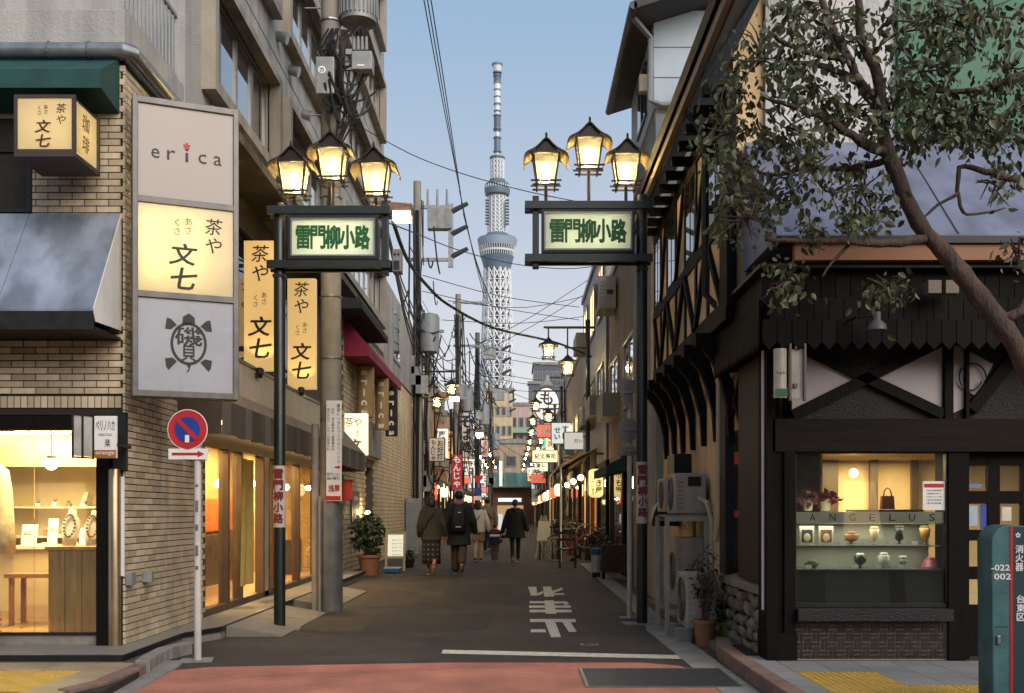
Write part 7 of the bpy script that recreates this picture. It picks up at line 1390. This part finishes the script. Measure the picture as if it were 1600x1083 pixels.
# ================================================================ the broadcasting tower
YT = 1474.0; tx = X(777, YT); t = thing('lattice_tower', 'tall white lattice broadcasting tower rising behind the lane', 'tower', (tx, YT, 0)); TW = mat('tower_white', (.60, .63, .66), .5, var=.08, scale=.02); TWD = mat('tower_blue_grey', (.10, .15, .21), .45, var=.15, scale=.05); TWC = mat('tower_core', (.10, .125, .16), .6); TGL = mat('deck_glass', (.05, .075, .10), .2)
zy = lambda py: Z(py, YT); pr = lambda px: px / F * YT
def lattice(name, py0, w0, py1, w1, n, rows, rad, core=.62):
    z0, z1, r0, r1 = zy(py0), zy(py1), pr(w0 / 2), pr(w1 / 2); mb = MB()
    pt_ = lambda i, q: (tx + (r0 + (r1 - r0) * q) * math.cos(2 * math.pi * i / n), YT + (r0 + (r1 - r0) * q) * math.sin(2 * math.pi * i / n), z0 + (z1 - z0) * q)
    for i in range(n):
        mb.tube([pt_(i, 0), pt_(i, 1)], rad * 1.15, 4)
        for k in range(rows):
            a, b = k / rows, (k + 1) / rows; mb.tube([pt_(i, a), pt_(i + 1, b)], rad * .75, 3); mb.tube([pt_(i + 1, a), pt_(i, b)], rad * .75, 3)
    for k in range(rows + 1): mb.tube([pt_(i, k / rows) for i in range(n + 1)], rad * .6, 3)
    mb.build(name, TW, t, kind='stuff', fix=False)
    if core: MB().cyl((tx, YT, z0), (tx, YT, z1), r0 * core, r1 * core, 16).build('core', TWC, t, smooth=True)
def band(name, prof, m_, n=40): MB().lathe(tx, YT, [(pr(w / 2), zy(py)) for w, py in prof], n).build(name, m_, t, smooth=True)
lattice('lower_lattice', 800, 64, 421, 40, 14, 20, 1.35, .42); 
band('main_deck_skirt', [(40, 424), (46, 412), (52, 402)], TWD); band('main_deck_glass', [(51, 402), (54, 396)], TGL); band('main_deck_belt', [(54.5, 396), (55, 393)], TW); band('main_deck_glass', [(55, 393), (57, 387)], TGL); band('main_deck_wall', [(57.5, 387), (62, 377), (62.5, 375)], mat('tower_deck_grey', (.24, .30, .37), .5)); band('main_deck_roof', [(62, 375), (59, 373), (40, 371), (34, 366)], TWD)
for k in range(48):
    a = 2 * math.pi * k / 48; MB().bar((tx + pr(25.9) * math.cos(a), YT + pr(25.9) * math.sin(a), zy(402)), (tx + pr(28.9) * math.cos(a), YT + pr(28.9) * math.sin(a), zy(387)), .8).build('mullion', TW, t)
lattice('middle_lattice', 368, 29, 306, 28, 14, 10, .95)
rd = random.Random(3)
for k in range(9):
    for s_ in (-1, 1): py = 318 + k * 4.6; MB().box(tx + s_ * pr(15.5) - 2.6, tx + s_ * pr(15.5) + 2.6, YT - 16, YT - 10, zy(py), zy(py - 1.6)).build('antenna_platform', TWD, t)
band('upper_deck_skirt', [(28, 308), (38, 305), (40, 299), (40.5, 296)], TWD); band('upper_deck_glass', [(38.5, 296), (38.5, 291)], TGL); band('upper_deck_roof', [(40, 291), (37, 288), (26, 285), (24, 281)], TWC)
for k in range(30):
    a = 2 * math.pi * k / 30; MB().bar((tx + pr(19.4) * math.cos(a), YT + pr(19.4) * math.sin(a), zy(296)), (tx + pr(19.4) * math.cos(a), YT + pr(19.4) * math.sin(a), zy(291)), 1.2).build('mullion', TW, t)
lattice('upper_lattice', 285, 20, 248, 20, 12, 5, .8, .4); band('mast_collar', [(22, 249), (24, 248), (24, 246), (20, 245)], TWD)
for a, b, w, m_ in ((246, 238, 6, TW), (238, 214, 10, TWD), (214, 205, 6, TW), (205, 180, 10.5, TWC), (180, 165, 8, TW), (165, 128, 10, TW), (128, 116, 11, TWC)): band('mast_section', [(w, a), (w, b)], m_, 16)
for py, w in ((237, 13), (216, 12.5), (202, 13), (181, 12.5), (174, 11), (163, 12), (152, 11.5), (141, 11.5), (130, 12), (119, 13), (114, 14)): band('mast_ring', [(w, py + .9), (w, py - .9)], TWD, 16)
band('mast_head', [(10, 112), (15, 103)], TW, 16); band('mast_cap', [(17, 103), (17, 100)], TWD, 16)

# ================================================================ people
def fuse(name, mb, m_, parent, voxel=.012, smooth_it=3):
    """melt overlapping limbs into one continuous skin"""
    o = mb.build(name, m_, parent, fix=True); r_ = o.modifiers.new('remesh', 'REMESH'); r_.mode = 'VOXEL'; r_.voxel_size = voxel; r_.use_smooth_shade = True
    s_ = o.modifiers.new('smooth', 'SMOOTH'); s_.iterations = smooth_it; s_.factor = .5
    dg = bpy.context.evaluated_depsgraph_get(); me = bpy.data.meshes.new_from_object(o.evaluated_get(dg)); old = o.data; o.modifiers.clear(); o.data = me; bpy.data.meshes.remove(old); me.polygons.foreach_set('use_smooth', [True] * len(me.polygons)); return o
def limb(mb, pts, rs, n=10):
    """capsule chain with a ball at each joint"""
    for (a, b), (r0, r1) in zip(zip(pts, pts[1:]), zip(rs, rs[1:])): mb.cyl(a, b, r0, r1, n)
    for p, r_ in zip(pts, rs): mb.ball(p, r_, n, 6)
SKIN = mat('skin', (.42, .25, .17), .55, var=.08)
def cloth(name, col, sc=18): return mat(name, col, .9, var=.18, scale=5, bump=.3, bscale=sc)
def person(label, px, Y, H, legs, arms, hair, hat=None, rz=0, female=True):
    """figure seen from behind (walking away, +Y). legs: (foot forward, lift, toe) per side; arms: (elbow xyz, wrist xyz) per side, all for a 1.7 m body"""
    s = H / 1.7; x0 = X(px, Y); t = thing('person', label, 'person', (x0, Y, 0)); L = lambda v: Vector((x0 + v[0] * s, Y + v[1] * s, v[2] * s)); J = {}
    mb = MB(); hw = .085
    for i, sd_ in enumerate((-1, 1)):
        f, lift = legs[i]; hip = Vector((sd_ * hw, 0, .86)); ank = Vector((sd_ * .075, f, .08 + lift)); kn = (hip + ank) / 2 + Vector((0, .06 + .32 * lift, .0 + .05 * lift)); foot_t = Vector((0, .17, -.04)) if lift < .05 else Vector((0, .07, -.16))
        J['leg', i] = [L(hip), L(kn), L(ank)]; J['foot', i] = (L(ank), L(ank + foot_t)); limb(mb, [L(hip), L(kn), L(ank)], [.085 * s, .056 * s, .038 * s]); limb(mb, [L(ank + Vector((0, -.03, -.035))), L(ank + foot_t)], [.038 * s, .03 * s])
        sh = Vector((sd_ * (.165 if female else .19), 0, 1.37)); e, w = Vector(arms[i][0]), Vector(arms[i][1]); J['arm', i] = [L(sh), L(e), L(w)]; limb(mb, [L(sh), L(e), L(w)], [.052 * s, .040 * s, .028 * s])
        d = (w - e).normalized(); side_ = Vector((0, 1, 0)); palm = w + d * .07; mb.ball(L(palm), (.022 * s, .042 * s, .05 * s), 8, 6)
        for k, ln in enumerate((.065, .078, .072, .055)): a = palm + side_ * (-.027 + .018 * k) + d * .035; limb(mb, [L(a), L(a + d * ln * .6), L(a + d * ln + Vector((-sd_ * .015, 0, 0)))], [.0095 * s, .009 * s, .0075 * s], 6)
        a = palm + side_ * .035 - d * .02; limb(mb, [L(a), L(a + side_ * .025 + d * .03), L(a + side_ * .028 + d * .055)], [.011 * s, .010 * s, .008 * s], 6)
    rings = []
    for z, w, d in ((.80, .145, .10), (.88, .165, .115), (.98, .145, .10), (1.08, .13, .09), (1.2, .15, .10), (1.32, .165, .095), (1.40, .12, .075), (1.44, .06, .055)): rings.append([L((w * (1 if female else 1.08) * math.cos(a), d * math.sin(a), z)) for a in [k * math.pi / 8 for k in range(16)]])
    mb.loft(rings); limb(mb, [L((0, .0, 1.38)), L((0, .02, 1.50))], [.055 * s, .05 * s]); hd = (0, .03, 1.585); mb.ball(L(hd), (.073 * s, .09 * s, .112 * s), 14, 10); mb.ball(L((0, .125, 1.57)), (.014 * s, .02 * s, .022 * s), 6, 5); mb.ball(L((0, .10, 1.49)), (.03 * s, .03 * s, .025 * s), 8, 5)
    for sd_ in (-1, 1): mb.ball(L((sd_ * .076, .02, 1.58)), (.012 * s, .02 * s, .032 * s), 6, 5)
    fuse('body', mb, SKIN, t, .011)
    for sd_ in (-1, 1): MB().ball(L((sd_ * .03, .113, 1.60)), (.011 * s, .007 * s, .008 * s), 6, 5).build('eye', INK, t)
    MB().ball(L((0, .118, 1.525)), (.022 * s, .006 * s, .006 * s), 6, 4).build('mouth', mat('lip', (.3, .1, .08), .5), t)
    hm = mat('hair_' + hair[0], hair[1], .45, var=.35, scale=14, bump=.3, bscale=60, stretch=(1, 1, .3)); mb = MB(); mb.ball(L((0, .012, 1.615)), (.088 * s, .10 * s, .098 * s), 14, 10)
    if hair[2] > 0:
        rr_ = [[L(((.088 + .006 * math.sin(q * 9)) * w_ * math.cos(a), -.02 + .085 * w_ * math.sin(a) * (1 if math.sin(a) < 0 else .5), 1.62 - q * hair[2])) for a in [k * math.pi / 8 for k in range(16)]] for q, w_ in ((0, 1), (.3, 1.06), (.7, 1.08), (1, .86))]; mb.loft(rr_)
    fuse('hair', mb, hm, t, .011); J['L'] = L; J['s'] = s; J['t'] = t; return J
def jacket(J, col, hem, flare=1.15, name='jacket', long_=0, loose=1.0, sleeve=1.0):
    L, s, mb = J['L'], J['s'], MB(); rings = []; wz = [(hem, .17 * flare, .125 * flare), ((hem + 1.1) / 2, .168 * (flare + 1) / 2, .128), (1.1, .165, .125), (1.25, .18, .128), (1.36, .185, .115), (1.43, .12, .088), (1.475, .075, .072)]
    for k, (z, w, d) in enumerate(wz): rings.append([L((w * loose * (1 + .03 * math.sin(5 * a + k)) * math.cos(a), d * loose * math.sin(a), z)) for a in [i * math.pi / 10 for i in range(20)]])
    mb.loft(rings)
    for i in range(2): a, b, c = J['arm', i]; limb(mb, [a, b, b.lerp(c, .93 * sleeve)], [.075 * s * loose, .064 * s * loose, .05 * s * loose])
    return fuse(name, mb, col, J['t'], .014, 2)
def trousers(J, col, to=.95, r=(.1, .078, .065), name='trousers'):
    mb = MB(); s = J['s']; L = J['L']; mb.loft([[L((w * math.cos(a), d * math.sin(a), z)) for a in [k * math.pi / 8 for k in range(16)]] for z, w, d in ((.78, .16, .115), (.88, .175, .125), (1.0, .155, .11))])
    for i in range(2):
        a, b, c = J['leg', i]
        if to > .5: limb(mb, [a, b, b.lerp(c, (to - .5) * 2)], [r[0] * s, r[1] * s, r[2] * s])
        else: limb(mb, [a, a.lerp(b, to * 2)], [r[0] * s, r[1] * s])
    return fuse(name, mb, col, J['t'], .013, 2)
def shoes(J, m_, sole=WHITE):
    s = J['s']
    for i in range(2):
        a, b = J['foot', i]; mb = MB(); d = (b - a).normalized(); h_ = a - d * .04 * s + Vector((0, 0, -.03 * s)); limb(mb, [h_, (h_ + b) / 2, b], [.046 * s, .045 * s, .037 * s], 10); o = fuse('shoe', mb, m_, J['t'], .009, 1)
        up = Vector((0, 0, 1)) if d.z > -.5 else Vector((0, -1, 0)); mb = MB(); k = -up * (.042 * s); mb.bar(h_ + k - d * .03 * s, b + k + d * .03 * s, .08 * s, .022 * s, up); mb.build('sole', sole, o, bev=.008)
# woman in olive jacket and long checked skirt
J = person('person in olive jacket and long checked skirt with a crossbody strap', 674, 21.4, 1.60, ((.14, .0), (-.26, .16)), (((-.25, -.02, 1.10), (-.27, .08, .86)), ((.26, .0, 1.10), (.30, .10, .88))), ('brown', (.045, .022, .014), .12))
jacket(J, cloth('olive_cloth', (.050, .046, .026)), .76, 1.2, loose=1.13)
CHECK = bpy.data.materials.new('checked_wool'); CHECK.use_nodes = True; N, K = CHECK.node_tree.nodes, CHECK.node_tree.links; tc = N.new('ShaderNodeTexCoord'); mp = N.new('ShaderNodeMapping'); wv = N.new('ShaderNodeTexWave'); wv.bands_direction = 'Z'; wv.inputs['Scale'].default_value = 3.2; wv2 = N.new('ShaderNodeTexWave'); wv2.inputs['Scale'].default_value = 3.4; mm = N.new('ShaderNodeMath'); mm.operation = 'MULTIPLY'; rp = N.new('ShaderNodeValToRGB'); rp.color_ramp.elements[0].color = (.012, .011, .013, 1); rp.color_ramp.elements[1].color = (.16, .11, .085, 1); rp.color_ramp.elements[0].position = .25; K.new(tc.outputs['Object'], mp.inputs[0]); K.new(mp.outputs[0], wv.inputs[0]); K.new(mp.outputs[0], wv2.inputs[0]); K.new(wv.outputs[1], mm.inputs[0]); K.new(wv2.outputs[1], mm.inputs[1]); K.new(mm.outputs[0], rp.inputs[0]); K.new(rp.outputs[0], N['Principled BSDF'].inputs[0]); N['Principled BSDF'].inputs['Roughness'].default_value = .9
L, s = J['L'], J['s']; mb = MB(); mb.loft([[L((w * (1 + .05 * math.sin(7 * a)) * math.cos(a), d * math.sin(a) - q, z)) for a in [k * math.pi / 12 for k in range(24)]] for z, w, d, q in ((.26, .205, .20, .05), (.5, .195, .18, .03), (.78, .18, .14, 0), (.95, .15, .11, 0))]); mb.build('skirt', CHECK, J['t'], smooth='all')
shoes(J, mat('tan_shoe', (.22, .11, .06), .6)); MB().tube([L((-.15, -.10, 1.0)), L((-.06, -.155, 1.18)), L((.06, -.15, 1.33)), L((.13, -.03, 1.44))], .014 * s, 6).build('strap', BLACK, J['t']); MB().box(*[v for ab in zip(L((-.27, -.12, .92)), L((-.17, .08, 1.06))) for v in ab]).build('bag', BLACK, J['t'], bev=.02)
# man with backpack
J = person('person in dark parka with black backpack and pink hood', 717, 21.8, 1.73, ((.12, .0), (-.28, .17)), (((-.28, -.03, 1.08), (-.30, .06, .84)), ((.29, -.03, 1.08), (.33, .08, .86))), ('black', (.010, .009, .009), .03), female=False)
jacket(J, cloth('parka_cloth', (.022, .023, .020)), .60, 1.22, loose=1.22); trousers(J, cloth('brown_trouser', (.075, .052, .032)), .95, (.105, .09, .085)); shoes(J, BLACK)
L, s = J['L'], J['s']; mb = MB(); limb(mb, [L((-.07, -.03, 1.47)), L((0, -.085, 1.455)), L((.07, -.03, 1.47))], [.045 * s, .055 * s, .045 * s]); fuse('hood', mb, cloth('pink_hood', (.38, .13, .19)), J['t'], .012)
mb = MB(); mb.loft([[L((w * math.copysign(abs(math.cos(a)) ** .6, math.cos(a)), -.19 + d * math.copysign(abs(math.sin(a)) ** .6, math.sin(a)), z)) for a in [k * math.pi / 10 for k in range(20)]] for z, w, d in ((.86, .10, .05), (.89, .15, .085), (1.05, .165, .10), (1.25, .15, .09), (1.38, .11, .06), (1.41, .06, .03))]); bp = mb.build('backpack', mat('pack_black', (.009, .009, .010), .65, var=.3, bump=.3), J['t'], smooth='all'); MB().box(*[v for ab in zip(L((-.05, -.30, .97)), L((.06, -.285, .985))) for v in ab]).box(*[v for ab in zip(L((.0, -.285, 1.26)), L((.05, -.27, 1.275))) for v in ab]).build('reflective_trim', WHITE, bp); MB().tube([L((-.10, -.12, 1.36)), L((-.11, -.02, 1.46)), L((-.11, .1, 1.35))], .02 * s, 6).build('strap', BLACK, bp); MB().tube([L((.10, -.12, 1.36)), L((.11, -.02, 1.46)), L((.11, .1, 1.35))], .02 * s, 6).build('strap', BLACK, bp)
# woman in white top and shorts
J = person('person in white top and beige shorts with a dark shoulder bag', 747, 27.4, 1.60, ((-.12, .02), (.10, .0)), (((-.24, -.02, 1.10), (-.26, .08, .86)), ((.25, -.02, 1.10), (.31, .03, .84))), ('dark', (.014, .010, .009), .20))
jacket(J, cloth('white_knit', (.50, .45, .40)), .82, 1.1, loose=1.08); trousers(J, cloth('beige_short', (.30, .20, .12)), .30, (.105, .10, .1), 'shorts'); shoes(J, BLACK)
L, s = J['L'], J['s']; MB().tube([L((.13, -.02, 1.44)), L((.03, -.15, 1.25)), L((-.12, -.14, 1.03)), L((-.2, -.08, .98))], .010 * s, 6).build('strap', BLACK, J['t']); mb = MB(); mb.ball(L((-.22, -.13, .93)), (.13 * s, .07 * s, .12 * s), 12, 8); mb.build('bag', mat('navy_bag', (.012, .012, .016), .5), J['t'], smooth='all')
# man beyond in beige coat
J = person('person in beige coat with a strap walking beyond the others', 762, 34, 1.74, ((.15, .0), (-.2, .05)), (((-.27, .0, 1.10), (-.27, .12, .88)), ((.27, -.04, 1.10), (.28, -.02, .84))), ('short', (.02, .014, .011), .0), female=False)
jacket(J, cloth('beige_coat', (.20, .15, .10)), .72, 1.12, loose=1.1); trousers(J, cloth('dark_trouser', (.02, .02, .024))); shoes(J, BLACK); L, s = J['L'], J['s']; MB().tube([L((-.14, -.02, 1.44)), L((-.02, -.15, 1.28)), L((.14, -.14, 1.05))], .016 * s, 6).build('strap', BLACK, J['t'])
# child between the two
J = person('small child in striped red white and navy top holding two hands', 773, 27.4, .98, ((.08, .0), (-.06, .0)), (((-.27, .0, 1.20), (-.40, .04, 1.12)), ((.27, .0, 1.20), (.40, .04, 1.14))), ('child', (.012, .010, .010), .02))
jacket(J, cloth('navy_top', (.014, .016, .026)), .80, 1.1, loose=1.3); L, s = J['L'], J['s']
for nm, m_, z0, z1, r_ in (('white_band', WHITE, 1.12, 1.24, 1.0), ('red_band', mat('dark_red_cloth', (.16, .015, .02), .9), 1.25, 1.40, .98)): MB().loft([[L((.255 * r_ * math.cos(a), .178 * r_ * math.sin(a), z)) for a in [k * math.pi / 10 for k in range(20)]] for z in (z0, z1)]).build(nm, m_, J['t'], smooth='all')
trousers(J, mat('patterned_cloth', (.10, .07, .06), .9, var=.9, scale=40), .93, (.13, .105, .09)); shoes(J, mat('red_shoe', (.16, .03, .03), .6))
# woman in black
J = person('person all in black hooded coat and leggings holding the child by the hand', 805, 27.2, 1.62, ((-.16, .05), (.12, .0)), (((-.27, .0, 1.10), (-.36, .02, .80)), ((.28, -.04, 1.10), (.33, -.02, .86))), ('jet', (.008, .007, .008), .06))
jacket(J, cloth('black_coat', (.011, .011, .012)), .66, 1.38, loose=1.22); trousers(J, cloth('black_legging', (.010, .010, .011)), .97, (.09, .062, .048), 'leggings'); shoes(J, mat('brown_shoe', (.10, .04, .025), .6)); L, s = J['L'], J['s']; mb = MB(); limb(mb, [L((-.09, -.05, 1.44)), L((0, -.12, 1.40)), L((.09, -.05, 1.44))], [.05 * s, .065 * s, .05 * s]); fuse('hood', mb, cloth('black_coat', (0, 0, 0)), J['t'], .013)

# ================================================================ the tree over the cafe front
BARK = mat('bark', (.075, .050, .038), .9, var=.45, scale=14, bump=.9, bscale=45, stretch=(1, 1, .4)); Yt = 6.9
t = thing('street_tree', 'leaning evergreen street tree with brown trunk before the cafe', 'tree', (X(1690, Yt), Yt, .09)); mb = MB()
def path(pts, r0, r1, wob=.0):
    q = [P(a, b, Yt + d) for a, b, d in pts]; out = []; rd = random.Random(len(pts) * 7 + int(pts[0][0]))
    for i in range(len(q) - 1):
        p0, p1, p2, p3 = q[max(i - 1, 0)], q[i], q[i + 1], q[min(i + 2, len(q) - 1)]
        for k in range(4):
            u = k / 4; v = .5 * ((2 * p1) + (p2 - p0) * u + (2 * p0 - 5 * p1 + 4 * p2 - p3) * u * u + (3 * p1 - p0 - 3 * p2 + p3) * u ** 3); out.append(v + Vector((rd.uniform(-1, 1), rd.uniform(-1, 1), rd.uniform(-1, 1))) * wob)
    out.append(q[-1]); n = len(out); mb.tube(out, [(r0 + (r1 - r0) * i / (n - 1)) * rd.uniform(.88, 1.14) for i in range(n)], 9)
path([(1700, 1095, 0), (1685, 900, 0), (1650, 680, 0), (1600, 560, 0), (1530, 462, 0), (1475, 395, 0), (1425, 330, 0), (1390, 245, 0)], .085, .046, .007)
path([(1390, 248, 0), (1378, 190, .02), (1345, 130, .04), (1320, 80, .05), (1295, 30, .1), (1275, -30, .1)], .044, .018, .009)
path([(1378, 190, 0), (1372, 120, -.1), (1345, 60, -.15), (1342, 0, -.2), (1338, -40, -.2)], .04, .018, .006)
path([(1388, 240, 0), (1330, 212, -.1), (1280, 180, -.15), (1235, 165, -.2), (1190, 150, -.2)], .035, .010, .008)
path([(1345, 130, 0), (1290, 104, .15), (1240, 98, .2), (1195, 112, .25)], .026, .008, .008)
path([(1332, 95, 0), (1270, 85, -.1), (1215, 60, -.2), (1195, 40, -.25)], .024, .007, .008)
path([(1450, 372, 0), (1390, 380, -.1), (1330, 378, -.15), (1265, 377, -.1), (1195, 374, -.1)], .032, .012, .006)
path([(1330, 378, -.1), (1300, 410, -.12), (1285, 432, -.15)], .014, .006, .004)
path([(1392, 250, 0), (1340, 262, .15), (1270, 262, .2), (1200, 272, .25), (1165, 255, .25)], .026, .008, .01)
path([(1270, 262, .2), (1290, 300, .2), (1330, 283, .2)], .012, .006, .006)
path([(1610, 112, 0), (1540, 138, 0), (1470, 142, .05), (1400, 135, .1)], .03, .010, .006)
path([(1610, 275, 0), (1580, 280, 0), (1540, 268, 0), (1500, 262, 0), (1498, 310, 0), (1512, 335, 0), (1570, 325, .05)], .026, .006, .006)
path([(1500, 300, 0), (1455, 328, 0), (1435, 350, 0)], .012, .005, .006)
path([(1470, 142, .05), (1440, 110, .1), (1410, 75, .1), (1395, 40, .1)], .016, .007, .006)
path([(1610, 150, .2), (1540, 190, .2), (1480, 160, .2), (1420, 175, .2)], .018, .006, .008)
path([(1600, 210, -.2), (1540, 205, -.2), (1470, 215, -.2)], .014, .006, .008)
path([(1560, 500, 0), (1590, 490, -.05), (1606, 470, -.05)], .04, .035, .004)
mb.build('trunk', BARK, t, smooth='all', fix=False)
clumps = [(1190, 90, 58, 66, 120), (1135, 205, 34, 62, 95), (1235, 205, 66, 60, 150), (1290, 45, 80, 55, 160), (1240, 20, 55, 30, 80), (1430, 40, 90, 48, 190), (1530, 30, 90, 42, 170), (1480, 175, 100, 52, 330), (1400, 175, 50, 55, 120), (1560, 190, 60, 45, 130), (1345, 300, 46, 55, 130), (1190, 300, 60, 44, 110), (1165, 340, 46, 40, 60), (1270, 130, 60, 40, 90), (1265, 260, 50, 36, 70), (1230, 440, 30, 32, 46), (1385, 450, 44, 26, 44), (1560, 290, 40, 40, 34), (1590, 395, 26, 28, 26), (1270, 360, 26, 20, 24), (1330, 170, 60, 40, 80), (1150, 270, 34, 40, 50), (1575, 110, 40, 40, 70), (1450, 105, 60, 26, 70), (1140, 130, 24, 40, 26), (1350, 345, 40, 26, 40)]
rd = random.Random(12); LEAFM = []
lv = []
for cx_, cy_, rx, ry, n in clumps:
    n = int(n * 2.1); twig = []
    for k in range(max(3, n // 9)): a = rd.uniform(0, 6.28); q = rd.random() ** .5; twig.append((cx_ + rx * q * math.cos(a), cy_ + ry * q * math.sin(a), rd.uniform(-.55, .55)))
    for k in range(n):
        tw = rd.choice(twig); lv.append((P(tw[0] + rd.gauss(0, 13), tw[1] + rd.gauss(4, 12), Yt + tw[2] + rd.gauss(0, .05)), rd.random()))
def leaf_shape(mb, p, l, dr, sdv, cup):
    w = l * .27; k = dr.cross(sdv).normalized() * (l * cup); c = [p, p + dr * l * .28 + sdv * w + k, p + dr * l * .62 + sdv * w * .85 + k, p + dr * l, p + dr * l * .62 - sdv * w * .85 + k, p + dr * l * .28 - sdv * w + k, p + dr * l * .3, p + dr * l * .64]
    mb.add(c, [(0, 1, 6), (1, 2, 7, 6), (2, 3, 7), (3, 4, 7), (4, 5, 6, 7), (5, 0, 6)])
LEAFT = mat('tree_leaf', (.046, .052, .020), .45, var=.6, scale=6, rnd=.35); crown = MB(); tw_ = MB()
lv.sort(key=lambda q: q[0].y); shapes = []
for k in range(6):
    q = MB(); dr = Vector((random.uniform(-.5, .5), random.uniform(-.4, .4), -1)).normalized(); leaf_shape(q, Vector((0, 0, 0)), .056 + .006 * k, dr, dr.cross(Vector((random.uniform(-1, 1), random.uniform(-1, 1), .2))).normalized(), .10); o = q.build('leaf', LEAFT, None, fix=False); shapes.append(o.data); bpy.data.objects.remove(o)
for i, (p, q) in enumerate(lv):
    if i % 18 == 0 and i // 18 < 300:
        o = bpy.data.objects.new('leaf', shapes[i % 6]); COL.objects.link(o); o.parent = t; o.location = p - root_loc(t); o.rotation_euler = (rd.uniform(-.6, .6), rd.uniform(-.8, .8), rd.uniform(0, 6.28)); continue
    dr = Vector((rd.gauss(0, .55), rd.gauss(0, .5), -rd.uniform(.2, 1.2))).normalized(); leaf_shape(crown, p, .062 * rd.uniform(.45, 1.35), dr, dr.cross(Vector((rd.uniform(-1, 1), rd.uniform(-1, 1), rd.uniform(-.3, .5)))).normalized(), rd.uniform(.03, .14))
crown.build('crown', LEAFT, t, kind='stuff', fix=False)
# twigs that carry the leaf clumps back to the limbs
mb = MB()
for cx_, cy_, rx, ry, n in clumps:
    for k in range(11):
        a = rd.uniform(0, 6.28); e = P(cx_ + rx * .9 * math.cos(a), cy_ + ry * .9 * math.sin(a), Yt + rd.uniform(-.4, .4)); c = P(cx_ + rd.uniform(-8, 8), cy_ + rd.uniform(-8, 8), Yt + rd.uniform(-.1, .1)); m_ = (e + c) / 2 + Vector((0, 0, rd.uniform(-.03, .06))); mb.tube([c, m_, e], [.008, .006, .003], 4)
mb.build('twig', BARK, t, kind='stuff', fix=False)
